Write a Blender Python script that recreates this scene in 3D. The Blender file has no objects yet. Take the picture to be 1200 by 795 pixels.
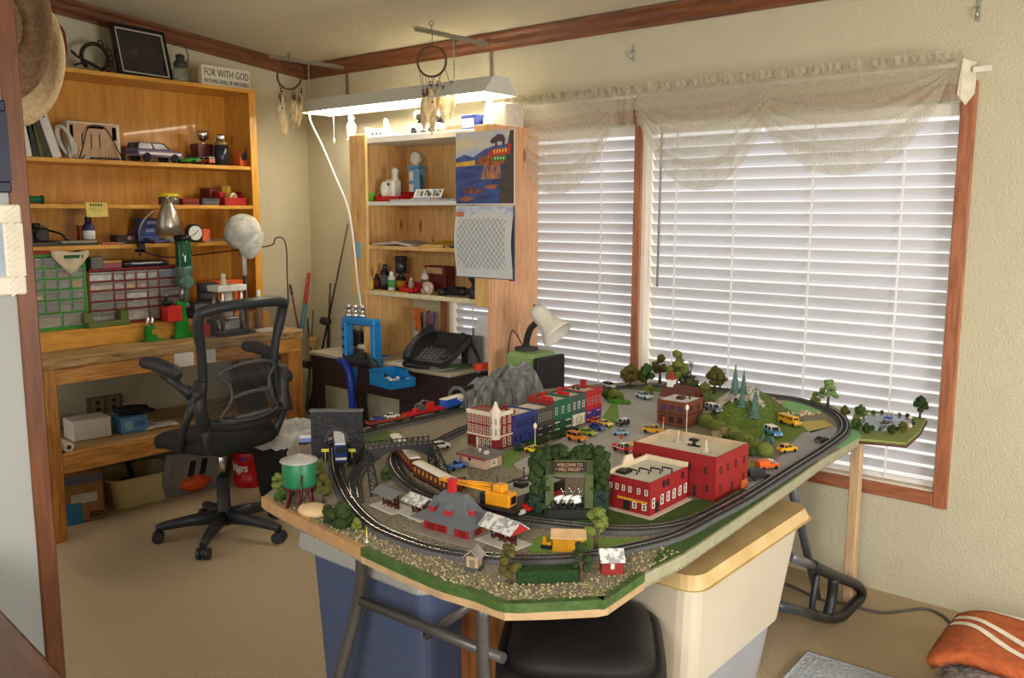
import bpy, math, random
from mathutils import Vector, Matrix, Euler
rnd = random.Random(7)
S = bpy.context.scene
COL = S.collection
PI = math.pi

# ------------------------------------------------------------------ camera and measuring
F, YAW, PIT, ROLL, H = 1030.73, -0.697535, 0.143811, -0.00124, 1.6
fw = Vector((math.sin(YAW) * math.cos(PIT), math.cos(YAW) * math.cos(PIT), -math.sin(PIT)))
rt = Vector((math.cos(YAW), -math.sin(YAW), 0))
dn = fw.cross(rt)
rt, dn = rt * math.cos(ROLL) + dn * math.sin(ROLL), dn * math.cos(ROLL) - rt * math.sin(ROLL)
cam_d = bpy.data.cameras.new('camera')
cam = bpy.data.objects.new('camera', cam_d)
COL.objects.link(cam)
cam_d.sensor_width = 36
cam_d.lens = F / 1200 * 36
cam_d.clip_start = 0.02
cam.matrix_world = Matrix(((rt.x, -dn.x, -fw.x, 0), (rt.y, -dn.y, -fw.y, 0), (rt.z, -dn.z, -fw.z, H), (0, 0, 0, 1)))
S.camera = cam


def ray(x, y):
    return rt * ((x - 600) / F) + dn * ((y - 397.5) / F) + fw


def atz(x, y, z):
    """the point at height z in the direction measured as (x, y) on the photograph"""
    d = ray(x, y)
    return Vector((0, 0, H)) + d * ((z - H) / d.z)


def atx(x, y, X):
    d = ray(x, y)
    return Vector((0, 0, H)) + d * (X / d.x)


def aty(x, y, Y):
    d = ray(x, y)
    return Vector((0, 0, H)) + d * (Y / d.y)


# ------------------------------------------------------------------ materials
def lin(c):
    o = []
    for v in c[:3]:
        v = v / 255
        o.append(v / 12.92 if v <= 0.04045 else ((v + 0.055) / 1.055) ** 2.4)
    return (o[0], o[1], o[2], 1)


MC = {}


def mat(c, rough=0.6, metal=0.0, var=0.12, scale=30, bump=0.0, bscale=None, spec=0.4, alpha=1.0, c2=None, stretch=None, trans=0.0, emit=0.0, detail=4, coat=0.0, sharp=False):
    """a noise-mottled material in colour c (0-255), cached"""
    key = (tuple(c), rough, metal, var, scale, bump, bscale, spec, alpha, tuple(c2) if c2 else None, stretch, trans, emit, detail, coat, sharp)
    if key in MC:
        return MC[key]
    m = bpy.data.materials.new('surface_%03d' % len(MC))
    MC[key] = m
    m.use_nodes = True
    nt = m.node_tree
    b = nt.nodes['Principled BSDF']
    b.inputs['Roughness'].default_value = rough
    b.inputs['Metallic'].default_value = metal
    b.inputs['Specular IOR Level'].default_value = spec
    b.inputs['Alpha'].default_value = alpha
    b.inputs['Transmission Weight'].default_value = trans
    b.inputs['Coat Weight'].default_value = coat
    base = lin(c)
    tc = nt.nodes.new('ShaderNodeTexCoord')
    src = tc.outputs['Object']
    if stretch:
        mp = nt.nodes.new('ShaderNodeMapping')
        mp.inputs['Scale'].default_value = stretch
        nt.links.new(src, mp.inputs['Vector'])
        src = mp.outputs['Vector']
    nz = nt.nodes.new('ShaderNodeTexNoise')
    nz.inputs['Scale'].default_value = scale
    nz.inputs['Detail'].default_value = detail
    nt.links.new(src, nz.inputs['Vector'])
    rp = nt.nodes.new('ShaderNodeValToRGB')
    rp.color_ramp.elements[0].position = 0.46 if sharp else 0.3
    rp.color_ramp.elements[1].position = 0.54 if sharp else 0.7
    if c2:
        a, d = lin(c2), base
    else:
        a = tuple(v * (1 - var) for v in base[:3]) + (1,)
        d = tuple(min(1, v * (1 + var)) for v in base[:3]) + (1,)
    rp.color_ramp.elements[0].color = a
    rp.color_ramp.elements[1].color = d
    nt.links.new(nz.outputs['Fac'], rp.inputs['Fac'])
    nt.links.new(rp.outputs['Color'], b.inputs['Base Color'])
    if emit:
        b.inputs['Emission Color'].default_value = base
        b.inputs['Emission Strength'].default_value = emit
    if bump:
        bn = nt.nodes.new('ShaderNodeTexNoise')
        bn.inputs['Scale'].default_value = bscale or scale
        bn.inputs['Detail'].default_value = 5
        nt.links.new(src, bn.inputs['Vector'])
        bp = nt.nodes.new('ShaderNodeBump')
        bp.inputs['Strength'].default_value = bump
        bp.inputs['Distance'].default_value = 0.02
        nt.links.new(bn.outputs['Fac'], bp.inputs['Height'])
        nt.links.new(bp.outputs['Normal'], b.inputs['Normal'])
    return m


def wood(c, c2, grain='y', rough=0.5, scale=9, knots=True, coat=0.0):
    """stretched-noise wood with the grain along an axis"""
    key = ('wood', tuple(c), tuple(c2), grain, rough, scale, knots, coat)
    if key in MC:
        return MC[key]
    m = bpy.data.materials.new('wood_%03d' % len(MC))
    MC[key] = m
    m.use_nodes = True
    nt = m.node_tree
    b = nt.nodes['Principled BSDF']
    b.inputs['Roughness'].default_value = rough
    b.inputs['Coat Weight'].default_value = coat
    tc = nt.nodes.new('ShaderNodeTexCoord')
    mp = nt.nodes.new('ShaderNodeMapping')
    sc = {'x': (0.7, 6, 6), 'y': (6, 0.7, 6), 'z': (6, 6, 0.7)}[grain]
    mp.inputs['Scale'].default_value = sc
    nt.links.new(tc.outputs['Object'], mp.inputs['Vector'])
    nz = nt.nodes.new('ShaderNodeTexNoise')
    nz.inputs['Scale'].default_value = scale
    nz.inputs['Detail'].default_value = 6
    nz.inputs['Distortion'].default_value = 0.6
    nt.links.new(mp.outputs['Vector'], nz.inputs['Vector'])
    rp = nt.nodes.new('ShaderNodeValToRGB')
    e = rp.color_ramp.elements
    e[0].position = 0.32
    e[1].position = 0.62
    e[0].color = lin(c2)
    e[1].color = lin(c)
    nt.links.new(nz.outputs['Fac'], rp.inputs['Fac'])
    out = rp.outputs['Color']
    if knots:
        mk = nt.nodes.new('ShaderNodeMapping')
        mk.inputs['Scale'].default_value = {'x': (3, 9, 9), 'y': (9, 3, 9), 'z': (9, 9, 3)}[grain]
        nt.links.new(tc.outputs['Object'], mk.inputs['Vector'])
        vo = nt.nodes.new('ShaderNodeTexVoronoi')
        vo.inputs['Scale'].default_value = 0.9
        nt.links.new(mk.outputs['Vector'], vo.inputs['Vector'])
        kr = nt.nodes.new('ShaderNodeValToRGB')
        kr.color_ramp.elements[0].position = 0.06
        kr.color_ramp.elements[1].position = 0.13
        kr.color_ramp.elements[0].color = (0.28, 0.16, 0.09, 1)
        kr.color_ramp.elements[1].color = (1, 1, 1, 1)
        nt.links.new(vo.outputs['Distance'], kr.inputs['Fac'])
        mx = nt.nodes.new('ShaderNodeMixRGB')
        mx.blend_type = 'MULTIPLY'
        mx.inputs['Fac'].default_value = 0.8
        nt.links.new(out, mx.inputs[1])
        nt.links.new(kr.outputs['Color'], mx.inputs[2])
        out = mx.outputs['Color']
    nt.links.new(out, b.inputs['Base Color'])
    return m


def glow(c, strength):
    key = ('glow', tuple(c), strength)
    if key not in MC:
        m = bpy.data.materials.new('lit_%03d' % len(MC))
        m.use_nodes = True
        b = m.node_tree.nodes['Principled BSDF']
        b.inputs['Base Color'].default_value = lin(c)
        b.inputs['Emission Color'].default_value = lin(c)
        b.inputs['Emission Strength'].default_value = strength
        MC[key] = m
    return MC[key]


# ------------------------------------------------------------------ mesh collecting
class MB:
    def __init__(s):
        s.v, s.f, s.m, s.s = [], [], [], []

    def add(s, vs, fs, mi=0, sm=False):
        k = len(s.v)
        s.v += [tuple(v) for v in vs]
        for f in fs:
            s.f.append([i + k for i in f])
            s.m.append(mi)
            s.s.append(sm)
        return s

    def bx(s, x0, x1, y0, y1, z0, z1, mi=0, bev=0.0):
        return s.box(((x0 + x1) / 2, (y0 + y1) / 2, (z0 + z1) / 2), (abs(x1 - x0), abs(y1 - y0), abs(z1 - z0)), mi=mi, bev=bev)

    def box(s, c, d, rot=None, mi=0, bev=0.0):
        hx, hy, hz = d[0] / 2, d[1] / 2, d[2] / 2
        M = rot if isinstance(rot, Matrix) else (Euler(rot).to_matrix() if rot else None)
        if bev <= 0:
            vs = [(sx * hx, sy * hy, sz * hz) for sx in (-1, 1) for sy in (-1, 1) for sz in (-1, 1)]
            fs = [(0, 1, 3, 2), (4, 6, 7, 5), (0, 4, 5, 1), (2, 3, 7, 6), (0, 2, 6, 4), (1, 5, 7, 3)]
        else:
            b = min(bev, hx * 0.9, hy * 0.9, hz * 0.9)
            vs, idx = [], {}
            for sx in (-1, 1):
                for sy in (-1, 1):
                    for sz in (-1, 1):
                        for a in range(3):
                            p = [sx * (hx - b), sy * (hy - b), sz * (hz - b)]
                            p[a] = (sx, sy, sz)[a] * (hx, hy, hz)[a]
                            idx[(sx, sy, sz, a)] = len(vs)
                            vs.append(tuple(p))
            fs = []
            for a in range(3):
                u, w = (a + 1) % 3, (a + 2) % 3
                for sg in (-1, 1):
                    q = []
                    for (p, r) in ((-1, -1), (1, -1), (1, 1), (-1, 1)):
                        k = [0, 0, 0]
                        k[a], k[u], k[w] = sg, p, r
                        q.append(idx[(k[0], k[1], k[2], a)])
                    fs.append(q if sg > 0 else q[::-1])
                for p in (-1, 1):
                    for r in (-1, 1):
                        def K(sa, ax):
                            k = [0, 0, 0]
                            k[a], k[u], k[w] = sa, p, r
                            return idx[(k[0], k[1], k[2], ax)]
                        q = [K(-1, u), K(1, u), K(1, w), K(-1, w)]
                        fs.append(q if p * r > 0 else q[::-1])
            for sx in (-1, 1):
                for sy in (-1, 1):
                    for sz in (-1, 1):
                        q = [idx[(sx, sy, sz, a)] for a in range(3)]
                        fs.append(q if sx * sy * sz > 0 else q[::-1])
        C = Vector(c)
        vs = [(M @ Vector(v) if M else Vector(v)) + C for v in vs]
        return s.add(vs, fs, mi)

    def cyl(s, p0, p1, r0, r1=None, n=14, mi=0, sm=True, cap=True):
        return s.rings([(Vector(p0), r0), (Vector(p1), r0 if r1 is None else r1)], n, mi, sm, cap)

    def rings(s, pr, n=12, mi=0, sm=True, cap=True):
        """a tube through (point, radius) pairs"""
        P = [Vector(p) for p, r in pr]
        up = None
        vs = []
        for i, (p, r) in enumerate(pr):
            t = (P[min(i + 1, len(P) - 1)] - P[max(i - 1, 0)])
            t = t.normalized() if t.length > 1e-9 else Vector((0, 0, 1))
            if up is None:
                a = Vector((0, 0, 1)) if abs(t.z) < 0.9 else Vector((1, 0, 0))
                up = t.cross(a).normalized()
            up = (up - t * up.dot(t))
            up = up.normalized() if up.length > 1e-6 else t.orthogonal().normalized()
            w = t.cross(up)
            for k in range(n):
                a = 2 * PI * k / n
                vs.append(P[i] + (up * math.cos(a) + w * math.sin(a)) * r)
        fs = []
        for i in range(len(pr) - 1):
            for k in range(n):
                fs.append((i * n + k, i * n + (k + 1) % n, (i + 1) * n + (k + 1) % n, (i + 1) * n + k))
        s.add(vs, fs, mi, sm)
        if cap:
            k0 = len(s.v) - len(vs)
            s.f.append([k0 + k for k in range(n)][::-1])
            s.f.append([len(s.v) - n + k for k in range(n)])
            s.m += [mi, mi]
            s.s += [False, False]
        return s

    def tube(s, pts, r, n=8, mi=0, smooth=0, cap=True):
        if smooth:
            pts = spline(pts, smooth)
        return s.rings([(p, r) for p in pts], n, mi, True, cap)

    def loop(s, pts, r, n=8, mi=0):
        pts = [Vector(p) for p in pts]
        return s.tube(pts + [pts[0]], r, n, mi)

    def lathe(s, prof, c=(0, 0, 0), n=20, mi=0, sm=True, sx=1, sy=1, rz=0):
        """profile of (radius, z) round a vertical axis"""
        vs = []
        for r, z in prof:
            for k in range(n):
                a = 2 * PI * k / n + rz
                vs.append((c[0] + r * sx * math.cos(a), c[1] + r * sy * math.sin(a), c[2] + z))
        fs = []
        for i in range(len(prof) - 1):
            for k in range(n):
                fs.append((i * n + k, i * n + (k + 1) % n, (i + 1) * n + (k + 1) % n, (i + 1) * n + k))
        s.add(vs, fs, mi, sm)
        k0 = len(s.v) - len(vs)
        if prof[0][0] > 1e-5:
            s.f.append([k0 + k for k in range(n)][::-1]); s.m.append(mi); s.s.append(False)
        if prof[-1][0] > 1e-5:
            s.f.append([len(s.v) - n + k for k in range(n)]); s.m.append(mi); s.s.append(False)
        return s

    def prism(s, poly, z0, z1, mi=0, mi_top=None):
        """a flat polygon (x, y) raised from z0 to z1"""
        n = len(poly)
        ar = sum(poly[i][0] * poly[(i + 1) % n][1] - poly[(i + 1) % n][0] * poly[i][1] for i in range(n))
        if ar < 0:
            poly = list(poly)[::-1]
        vs = [(p[0], p[1], z0) for p in poly] + [(p[0], p[1], z1) for p in poly]
        s.add(vs, [(i, (i + 1) % n, n + (i + 1) % n, n + i) for i in range(n)] + [tuple(range(n))[::-1]], mi)
        k = len(s.v) - n
        s.f.append([k + i for i in range(n)]); s.m.append(mi if mi_top is None else mi_top); s.s.append(False)
        return s

    def slab(s, poly, o, u, w, t, mi=0):
        """polygon (a, b) in the plane o + a*u + b*w, thick by vector t"""
        o, u, w, t = Vector(o), Vector(u), Vector(w), Vector(t)
        n = len(poly)
        A = [o + u * a + w * b for a, b in poly]
        B = [p + t for p in A]
        return s.add(A + B, [tuple(range(n))[::-1], tuple(range(n, 2 * n))] + [(i, (i + 1) % n, n + (i + 1) % n, n + i) for i in range(n)], mi)

    def ball(s, c, r, sub=2, jit=0.0, mi=0, sm=True, seed=None, squash=(1, 1, 1)):
        vs, fs = ico(sub)
        R = random.Random(seed if seed is not None else rnd.random())
        C = Vector(c)
        out = []
        for v in vs:
            k = r * (1 + (R.random() - 0.5) * 2 * jit)
            out.append(C + Vector((v[0] * k * squash[0], v[1] * k * squash[1], v[2] * k * squash[2])))
        return s.add(out, fs, mi, sm)

    def build(s, name, mats, parent=None, loc=None, rz=0.0, rot=None):
        me = bpy.data.meshes.new(name)
        me.from_pydata(s.v, [], s.f)
        if not isinstance(mats, (list, tuple)):
            mats = [mats]
        for m in mats:
            me.materials.append(m)
        me.polygons.foreach_set('material_index', [min(i, len(mats) - 1) for i in s.m])
        me.polygons.foreach_set('use_smooth', s.s)
        me.update()
        o = bpy.data.objects.new(name, me)
        COL.objects.link(o)
        if parent is not None:
            o.parent = parent
        if loc is not None:
            o.location = loc
        o.rotation_euler = rot if rot else (0, 0, rz)
        return o


_ICO = {}


def ico(sub):
    if sub not in _ICO:
        import bmesh
        bm = bmesh.new()
        bmesh.ops.create_icosphere(bm, subdivisions=sub, radius=1)
        bm.verts.ensure_lookup_table()
        _ICO[sub] = ([tuple(v.co) for v in bm.verts], [[v.index for v in f.verts] for f in bm.faces])
        bm.free()
    return _ICO[sub]


def spline(pts, k=6, closed=False):
    """Catmull-Rom through the points"""
    P = [Vector(p) for p in pts]
    n = len(P)
    out = []
    for i in range(n if closed else n - 1):
        g = (lambda j: P[j % n]) if closed else (lambda j: P[max(0, min(n - 1, j))])
        a, b, c, d = g(i - 1), g(i), g(i + 1), g(i + 2)
        for j in range(k):
            t = j / k
            out.append(0.5 * ((2 * b) + (c - a) * t + (2 * a - 5 * b + 4 * c - d) * t * t + (3 * b - a - 3 * c + d) * t ** 3))
    if not closed:
        out.append(P[-1])
    return out


def tag(o, label, cat, group=None, kind=None):
    o['label'] = label
    o['category'] = cat
    if group:
        o['group'] = group
    if kind:
        o['kind'] = kind
    return o


def thing(name, label, cat, loc=(0, 0, 0), rz=0.0, group=None, rot=None, scale=None):
    o = bpy.data.objects.new(name, None)
    COL.objects.link(o)
    o.empty_display_size = 0.05
    o.location = loc
    o.rotation_euler = rot if rot else (0, 0, rz)
    if scale:
        o.scale = (scale,) * 3
    return tag(o, label, cat, group)


def struct(o):
    o['kind'] = 'structure'
    return o


def text(body, size, m, parent, loc, rot, name='lettering', depth=0.0006, align='CENTER', sx=1.0):
    c = bpy.data.curves.new(name, 'FONT')
    c.body = body
    c.size = size
    c.extrude = depth
    c.align_x = align
    c.align_y = 'CENTER'
    c.materials.append(m)
    c.resolution_u = 2
    tmp = bpy.data.objects.new(name, c)
    me = bpy.data.meshes.new_from_object(tmp)
    bpy.data.objects.remove(tmp)
    o = bpy.data.objects.new(name, me)
    COL.objects.link(o)
    o.parent = parent
    o.location = loc
    o.rotation_euler = rot
    o.scale = (sx, 1, 1)
    return o


# shared colours
WHITE = mat((235, 233, 228), 0.5, var=0.03)
BLACK = mat((22, 22, 24), 0.45, var=0.1)
DARK = mat((45, 45, 48), 0.5)
GREY = mat((128, 128, 128), 0.55)
STEEL = mat((190, 190, 192), 0.3, metal=1.0, var=0.05)
CHROME = mat((225, 225, 228), 0.12, metal=1.0, var=0.03)
RED = mat((190, 30, 28), 0.4)
GLASSY = mat((30, 34, 42), 0.15, var=0.05)
CREAM = mat((222, 208, 178), 0.6)

# ------------------------------------------------------------------ the room
XL, YB = -4.93, 3.74           # inner faces of the left wall and of the window wall
WALL = mat((202, 196, 170), 0.75, var=0.025, scale=6, bump=0.35, bscale=120)
CEIL = mat((206, 200, 178), 0.85, var=0.02, scale=4, bump=0.2, bscale=90)
PALE = mat((160, 163, 162), 0.7, var=0.02, scale=5, bump=0.1, bscale=80)
CARPET = mat((214, 194, 164), 0.95, c2=(182, 158, 124), scale=160, bump=.7, bscale=240, detail=8, spec=0.1)
CASING = wood((176, 112, 78), (140, 82, 54), 'z', 0.45, knots=False)
CASINGX = wood((176, 112, 78), (140, 82, 54), 'x', 0.45, knots=False)
CROWN = wood((126, 74, 42), (92, 52, 28), 'x', 0.45, knots=False)
CROWNY = wood((126, 74, 42), (92, 52, 28), 'y', 0.45, knots=False)
XR = 2.2
struct(MB().bx(-6.5, XR + 0.1, -2.6, YB + 0.16, -0.06, 0).build('floor', CARPET))


def zc(y):
    return 2.55 + 0.1 * (YB - y)


struct(MB().add([(XL - .1, YB + .16, zc(YB + .16)), (XR + .1, YB + .16, zc(YB + .16)), (XR + .1, -2.6, zc(-2.6)), (XL - .1, -2.6, zc(-2.6)),
                 (XL - .1, YB + .16, zc(YB + .16) + .08), (XR + .1, YB + .16, zc(YB + .16) + .08), (XR + .1, -2.6, zc(-2.6) + .08), (XL - .1, -2.6, zc(-2.6) + .08)],
                [(0, 3, 2, 1)[::-1], (4, 5, 6, 7), (0, 1, 5, 4), (1, 2, 6, 5), (2, 3, 7, 6), (3, 0, 4, 7)]).build('ceiling', CEIL))
struct(MB().slab([(YB + .16, -0.06), (1.1, -0.06), (1.1, zc(1.1) + .03), (YB + .16, zc(YB) + .03)], (XL - .1, 0, 0), (0, 1, 0), (0, 0, 1), (.1, 0, 0)).build('wall_left', WALL))
# window wall, with one wide opening for the pair of windows
WX0, WX1, WZ0, WZ1 = -3.62, -0.90, 0.475, 2.03
wb = MB()
wb.bx(XL - .1, WX0, YB, YB + .16, -.06, 2.62)
wb.bx(WX1, XR + .1, YB, YB + .16, -.06, 2.62)
wb.bx(WX0, WX1, YB, YB + .16, -.06, WZ0)
wb.bx(WX0, WX1, YB, YB + .16, WZ1, 2.62)
struct(wb.build('wall_back', WALL))
struct(MB().bx(XR, XR + .1, -2.6, YB + .16, -.06, 3.2).build('wall_right', WALL))


def crown(name, a, b, ins, m):
    """a moulding with a stepped profile from a to b, ins pointing into the room"""
    a, b, ins = Vector(a), Vector(b), Vector(ins)
    prof = [(0, -.085), (.012, -.085), (.016, -.07), (.03, -.05), (.036, -.03), (.05, -.014), (.054, 0), (0, 0)]
    n = len(prof)
    vs = [p + ins * u + Vector((0, 0, w)) for p in (a, b) for u, w in prof]
    mb = MB().add(vs, [(i, (i + 1) % n, n + (i + 1) % n, n + i) for i in range(n)] + [tuple(range(n)), tuple(range(n, 2 * n))[::-1]])
    return struct(mb.build(name, m))


crown('trim_1', (XL, 1.1, zc(1.1)), (XL, YB, zc(YB)), (1, 0, 0), CROWNY)
crown('trim_2', (XL, YB, zc(YB)), (XR, YB, zc(YB)), (0, -1, 0), CROWN)

# near partition, seen along its face, with a wooden casing at its end; the hats hang past that end
px_e, py_e = -2.56, 1.0
struct(MB().bx(px_e - .11, px_e, -2.6, py_e, -.06, 3.0).build('wall_front', PALE))
struct(MB().bx(px_e - .115, px_e + .010, py_e - .04, py_e + .010, 0, 2.9, bev=.004).build('trim_3', wood((112, 64, 32), (84, 44, 20), 'z', 0.4, knots=False)))

# unseen header added behind the camera to keep light off the upper walls
struct(MB().bx(px_e, XR, -.62, -.5, 2.02, 3.1).build('shade_header', WALL))

# windows: casing, mullion, glass
def window(name, x0, x1):
    w = bpy.data.objects.new(name, None)
    COL.objects.link(w)
    w.location = ((x0 + x1) / 2, YB + .11, WZ0)
    struct(w)
    hw, hh = (x1 - x0) / 2, WZ1 - WZ0
    f = MB()
    for sx in (-1, 1):
        f.bx(sx * hw - .03 * (sx > 0), sx * hw + .03 * (sx < 0), -.02, .02, 0, hh, bev=.004)
    f.bx(-hw, hw, -.02, .02, 0, .03).bx(-hw, hw, -.02, .02, hh - .03, hh).bx(-hw, hw, -.018, .018, hh / 2 - .02, hh / 2 + .02)
    struct(f.build('window_frame', mat((240, 240, 240), .4, var=.02), w))
    gl = bpy.data.materials.get('window_glass') or bpy.data.materials.new('window_glass')
    gl.use_nodes = True
    nt = gl.node_tree
    nt.nodes.clear()
    o = nt.nodes.new('ShaderNodeOutputMaterial')
    mx = nt.nodes.new('ShaderNodeMixShader')
    mx.inputs[0].default_value = .06
    t = nt.nodes.new('ShaderNodeBsdfTransparent')
    g = nt.nodes.new('ShaderNodeBsdfGlossy')
    g.inputs['Roughness'].default_value = .02
    nt.links.new(t.outputs[0], mx.inputs[1])
    nt.links.new(g.outputs[0], mx.inputs[2])
    nt.links.new(mx.outputs[0], o.inputs[0])
    struct(MB().bx(-hw + .02, hw - .02, -.003, .003, .02, hh - .02).build('window_glass', gl, w))
    return w


MX = -2.305                      # the mullion between the two windows
window('window_1', WX0, MX)
window('window_2', MX, WX1)
cs = MB()
cs.bx(WX0 - .06, WX0 + .0, YB - .018, YB, WZ0 - .06, WZ1 + .06, bev=.004)
cs.bx(WX1, WX1 + .055, YB - .018, YB, WZ0 - .06, WZ1 + .06, bev=.004)
cs.bx(MX - .035, MX + .01, YB - .03, YB + .09, WZ0, WZ1, bev=.004)
struct(cs.build('trim_4', CASING))
cs = MB().bx(WX0, WX1, YB - .018, YB, WZ0 - .055, WZ0, bev=.004).bx(WX0, WX1, YB - .018, YB, WZ1, WZ1 + .055, bev=.004)
struct(cs.build('trim_5', CASINGX))
lining = MB().bx(WX1 - .004, WX1 + .0, YB, YB + .14, WZ0, WZ1).bx(WX0, WX1, YB, YB + .14, WZ0 - .0, WZ0 + .006).bx(MX + .01, MX + .03, YB - .02, YB + .09, WZ0, WZ1)
struct(lining.build('trim_6', mat((238, 226, 208), .5, var=.02)))

# blinds
SLAT = bpy.data.materials.new('blind_slat')
SLAT.use_nodes = True
nt = SLAT.node_tree
nt.nodes.clear()
o_ = nt.nodes.new('ShaderNodeOutputMaterial')
mx_ = nt.nodes.new('ShaderNodeMixShader')
mx_.inputs[0].default_value = .06
d_ = nt.nodes.new('ShaderNodeBsdfDiffuse')
d_.inputs['Color'].default_value = (.62, .62, .65, 1)
t_ = nt.nodes.new('ShaderNodeBsdfTranslucent')
t_.inputs['Color'].default_value = (.80, .80, .84, 1)
nt.links.new(d_.outputs[0], mx_.inputs[1])
nt.links.new(t_.outputs[0], mx_.inputs[2])
nt.links.new(mx_.outputs[0], o_.inputs[0])


def blind(x0, x1, label, ladders, wand=None):
    cx = (x0 + x1) / 2
    b = thing('window_blind', label, 'blind', (cx, YB + .045, WZ0 + .01))
    hw = (x1 - x0) / 2
    top = WZ1 - WZ0 - .02
    MB().bx(-hw, hw, -.028, .028, top - .05, top, bev=.004).build('head_rail', WHITE, b)
    sl = MB()
    pitch = .0515
    k = 0
    z = .055
    ang = math.radians(62)
    while z < top - .06:
        n = 4
        vs = []
        for sx in (-hw, hw):
            for i in range(n + 1):
                u = (i / n - .5) * .051
                bow = .0035 * (1 - (2 * i / n - 1) ** 2)
                # room edge up
                y = -u * math.cos(ang) - bow * math.sin(ang)
                zz = u * math.sin(ang) - bow * math.cos(ang)
                vs.append((sx, y, z + zz))
        sl.add(vs, [(i, i + 1, n + 2 + i, n + 1 + i) for i in range(n)], 0, True)
        z += pitch
    sl.build('slats', SLAT, b)
    MB().bx(-hw, hw, -.022, .022, 0, .022, bev=.004).build('bottom_rail', WHITE, b)
    for lx in ladders:
        MB().bx(lx - cx - .004, lx - cx + .004, -.0262, -.025, .01, top - .04).build('ladder_cord', mat((250, 250, 250), .6, var=.01), b)
    if wand is not None:
        MB().tube([(wand - cx, -.05, top - .03), (wand - cx, -.055, top - .1), (wand - cx - .004, -.055, top - .78)], .006, 8).build('tilt_wand', mat((150, 150, 152), .3), b)
    return b


blind(WX0 + .02, MX - .04, 'narrower white slatted blind left of the wooden window mullion', [-3.45, -3.02, -2.56])
blind(MX + .035, WX1 - .012, 'wide white slatted blind with a grey tilt wand, right of the mullion', [-2.13, -1.83, -1.47, -1.10], wand=-2.2)

# ------------------------------------------------------------------ light
S.view_settings.view_transform = 'Standard'
S.view_settings.look = 'None'
S.view_settings.gamma = 1
S.view_settings.use_curve_mapping = False
S.view_settings.exposure = 0.25
W = bpy.data.worlds.new('sky')
S.world = W
W.use_nodes = True
bg = W.node_tree.nodes['Background']
bg.inputs['Color'].default_value = (1.0, .97, .92, 1)
bg.inputs['Strength'].default_value = 0.9
S.cycles.max_bounces = 8
S.cycles.diffuse_bounces = 5
S.cycles.transparent_max_bounces = 24
S.cycles.use_denoising = True


def area(name, loc, target, sx, sy, power, color=(1, 1, 1)):
    l = bpy.data.lights.new(name, 'AREA')
    l.shape = 'RECTANGLE'
    l.size, l.size_y = sx, sy
    l.energy = power
    l.color = color
    o = bpy.data.objects.new(name, l)
    COL.objects.link(o)
    o.location = loc
    o.rotation_euler = (Vector(target) - Vector(loc)).to_track_quat('-Z', 'Y').to_euler()
    return o


area('daylight', (-1.9, 5.6, 2.6), (-2.0, 3.7, 1.2), 4.0, 2.6, 90, (1, .98, .96))
area('rear_fill_light', (.3, -1.5, 2.12), (-2.6, 2.3, .6), 1.4, 1.0, 105, (1, .94, .84))  # unseen fill added behind the camera to brighten the room
area('added_side_light', (2.1, 1.7, 1.1), (-2.3, 2.6, .4), 1.6, 1.3, 100, (1, .97, .93))  # soft light added from the right, with no window built there

# ------------------------------------------------------------------ workbench with the bookcase standing on it
PINE = wood((222, 166, 70), (196, 134, 44), 'y', 0.4, coat=.15)
PINEZ = wood((222, 166, 70), (196, 134, 44), 'z', 0.4, coat=.15)
BACKZ = wood((216, 156, 58), (192, 128, 38), 'z', 0.38, scale=5, knots=False, coat=.25)
BENCHW = wood((206, 150, 80), (160, 100, 44), 'y', 0.5)
BENCHZ = wood((196, 138, 68), (150, 92, 38), 'z', 0.5)
BENCHT = wood((190, 156, 108), (128, 96, 56), 'y', 0.6)

BX0, BX1, BY0, BY1, BZ = XL + .01, -4.30, 1.66, 3.19, .905
t = thing('workbench', 'heavy pine workbench with a lower shelf, against the left wall', 'workbench', (BX1, (BY0 + BY1) / 2, 0))
def wl(mb, name, m, par=None):
    """shift world-space shapes into the local space of a thing standing at its own place"""
    o = mb.build(name, m, par or t)
    k = t.matrix_world.inverted() if False else Matrix.Translation(-t.location)
    if par is None:
        o.data.transform(k)
    return o
wl(MB().bx(BX0, BX1, BY0, BY1, BZ - .05, BZ, bev=.004), 'bench_top', BENCHT)
wl(MB().bx(BX1 - .045, BX1 - .006, BY0 + .1, BY1 - .02, BZ - .13, BZ - .05, bev=.003), 'apron', BENCHW)
for x in (BX1 - .055, BX0 + .05):
    for y in (BY0 + .055, BY1 - .055):
        wl(MB().bx(x - .045, x + .045, y - .05, y + .05, 0, BZ - .05, bev=.004), 'leg', BENCHZ)
wl(MB().bx(BX0, BX1 - .05, BY0 + .02, BY1 - .02, .40, .43), 'lower_shelf', BENCHT)
wl(MB().bx(BX1 - .05, BX1 - .01, BY0 + .105, BY1 - .1, .335, .435, bev=.003), 'shelf_rail', BENCHW)
for i, py in enumerate((415, 409)):
    p = atx(216 + i * 26, py, BX1)
    o = wl(MB().bx(BX1 - .007, BX1 - .003, p.y - .055, p.y + .055, BZ - .125, BZ - .005), 'taped_note', mat((226, 224, 220), .7, var=.03))
    o['label'] = 'white sheet of notes taped to the bench front'

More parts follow.
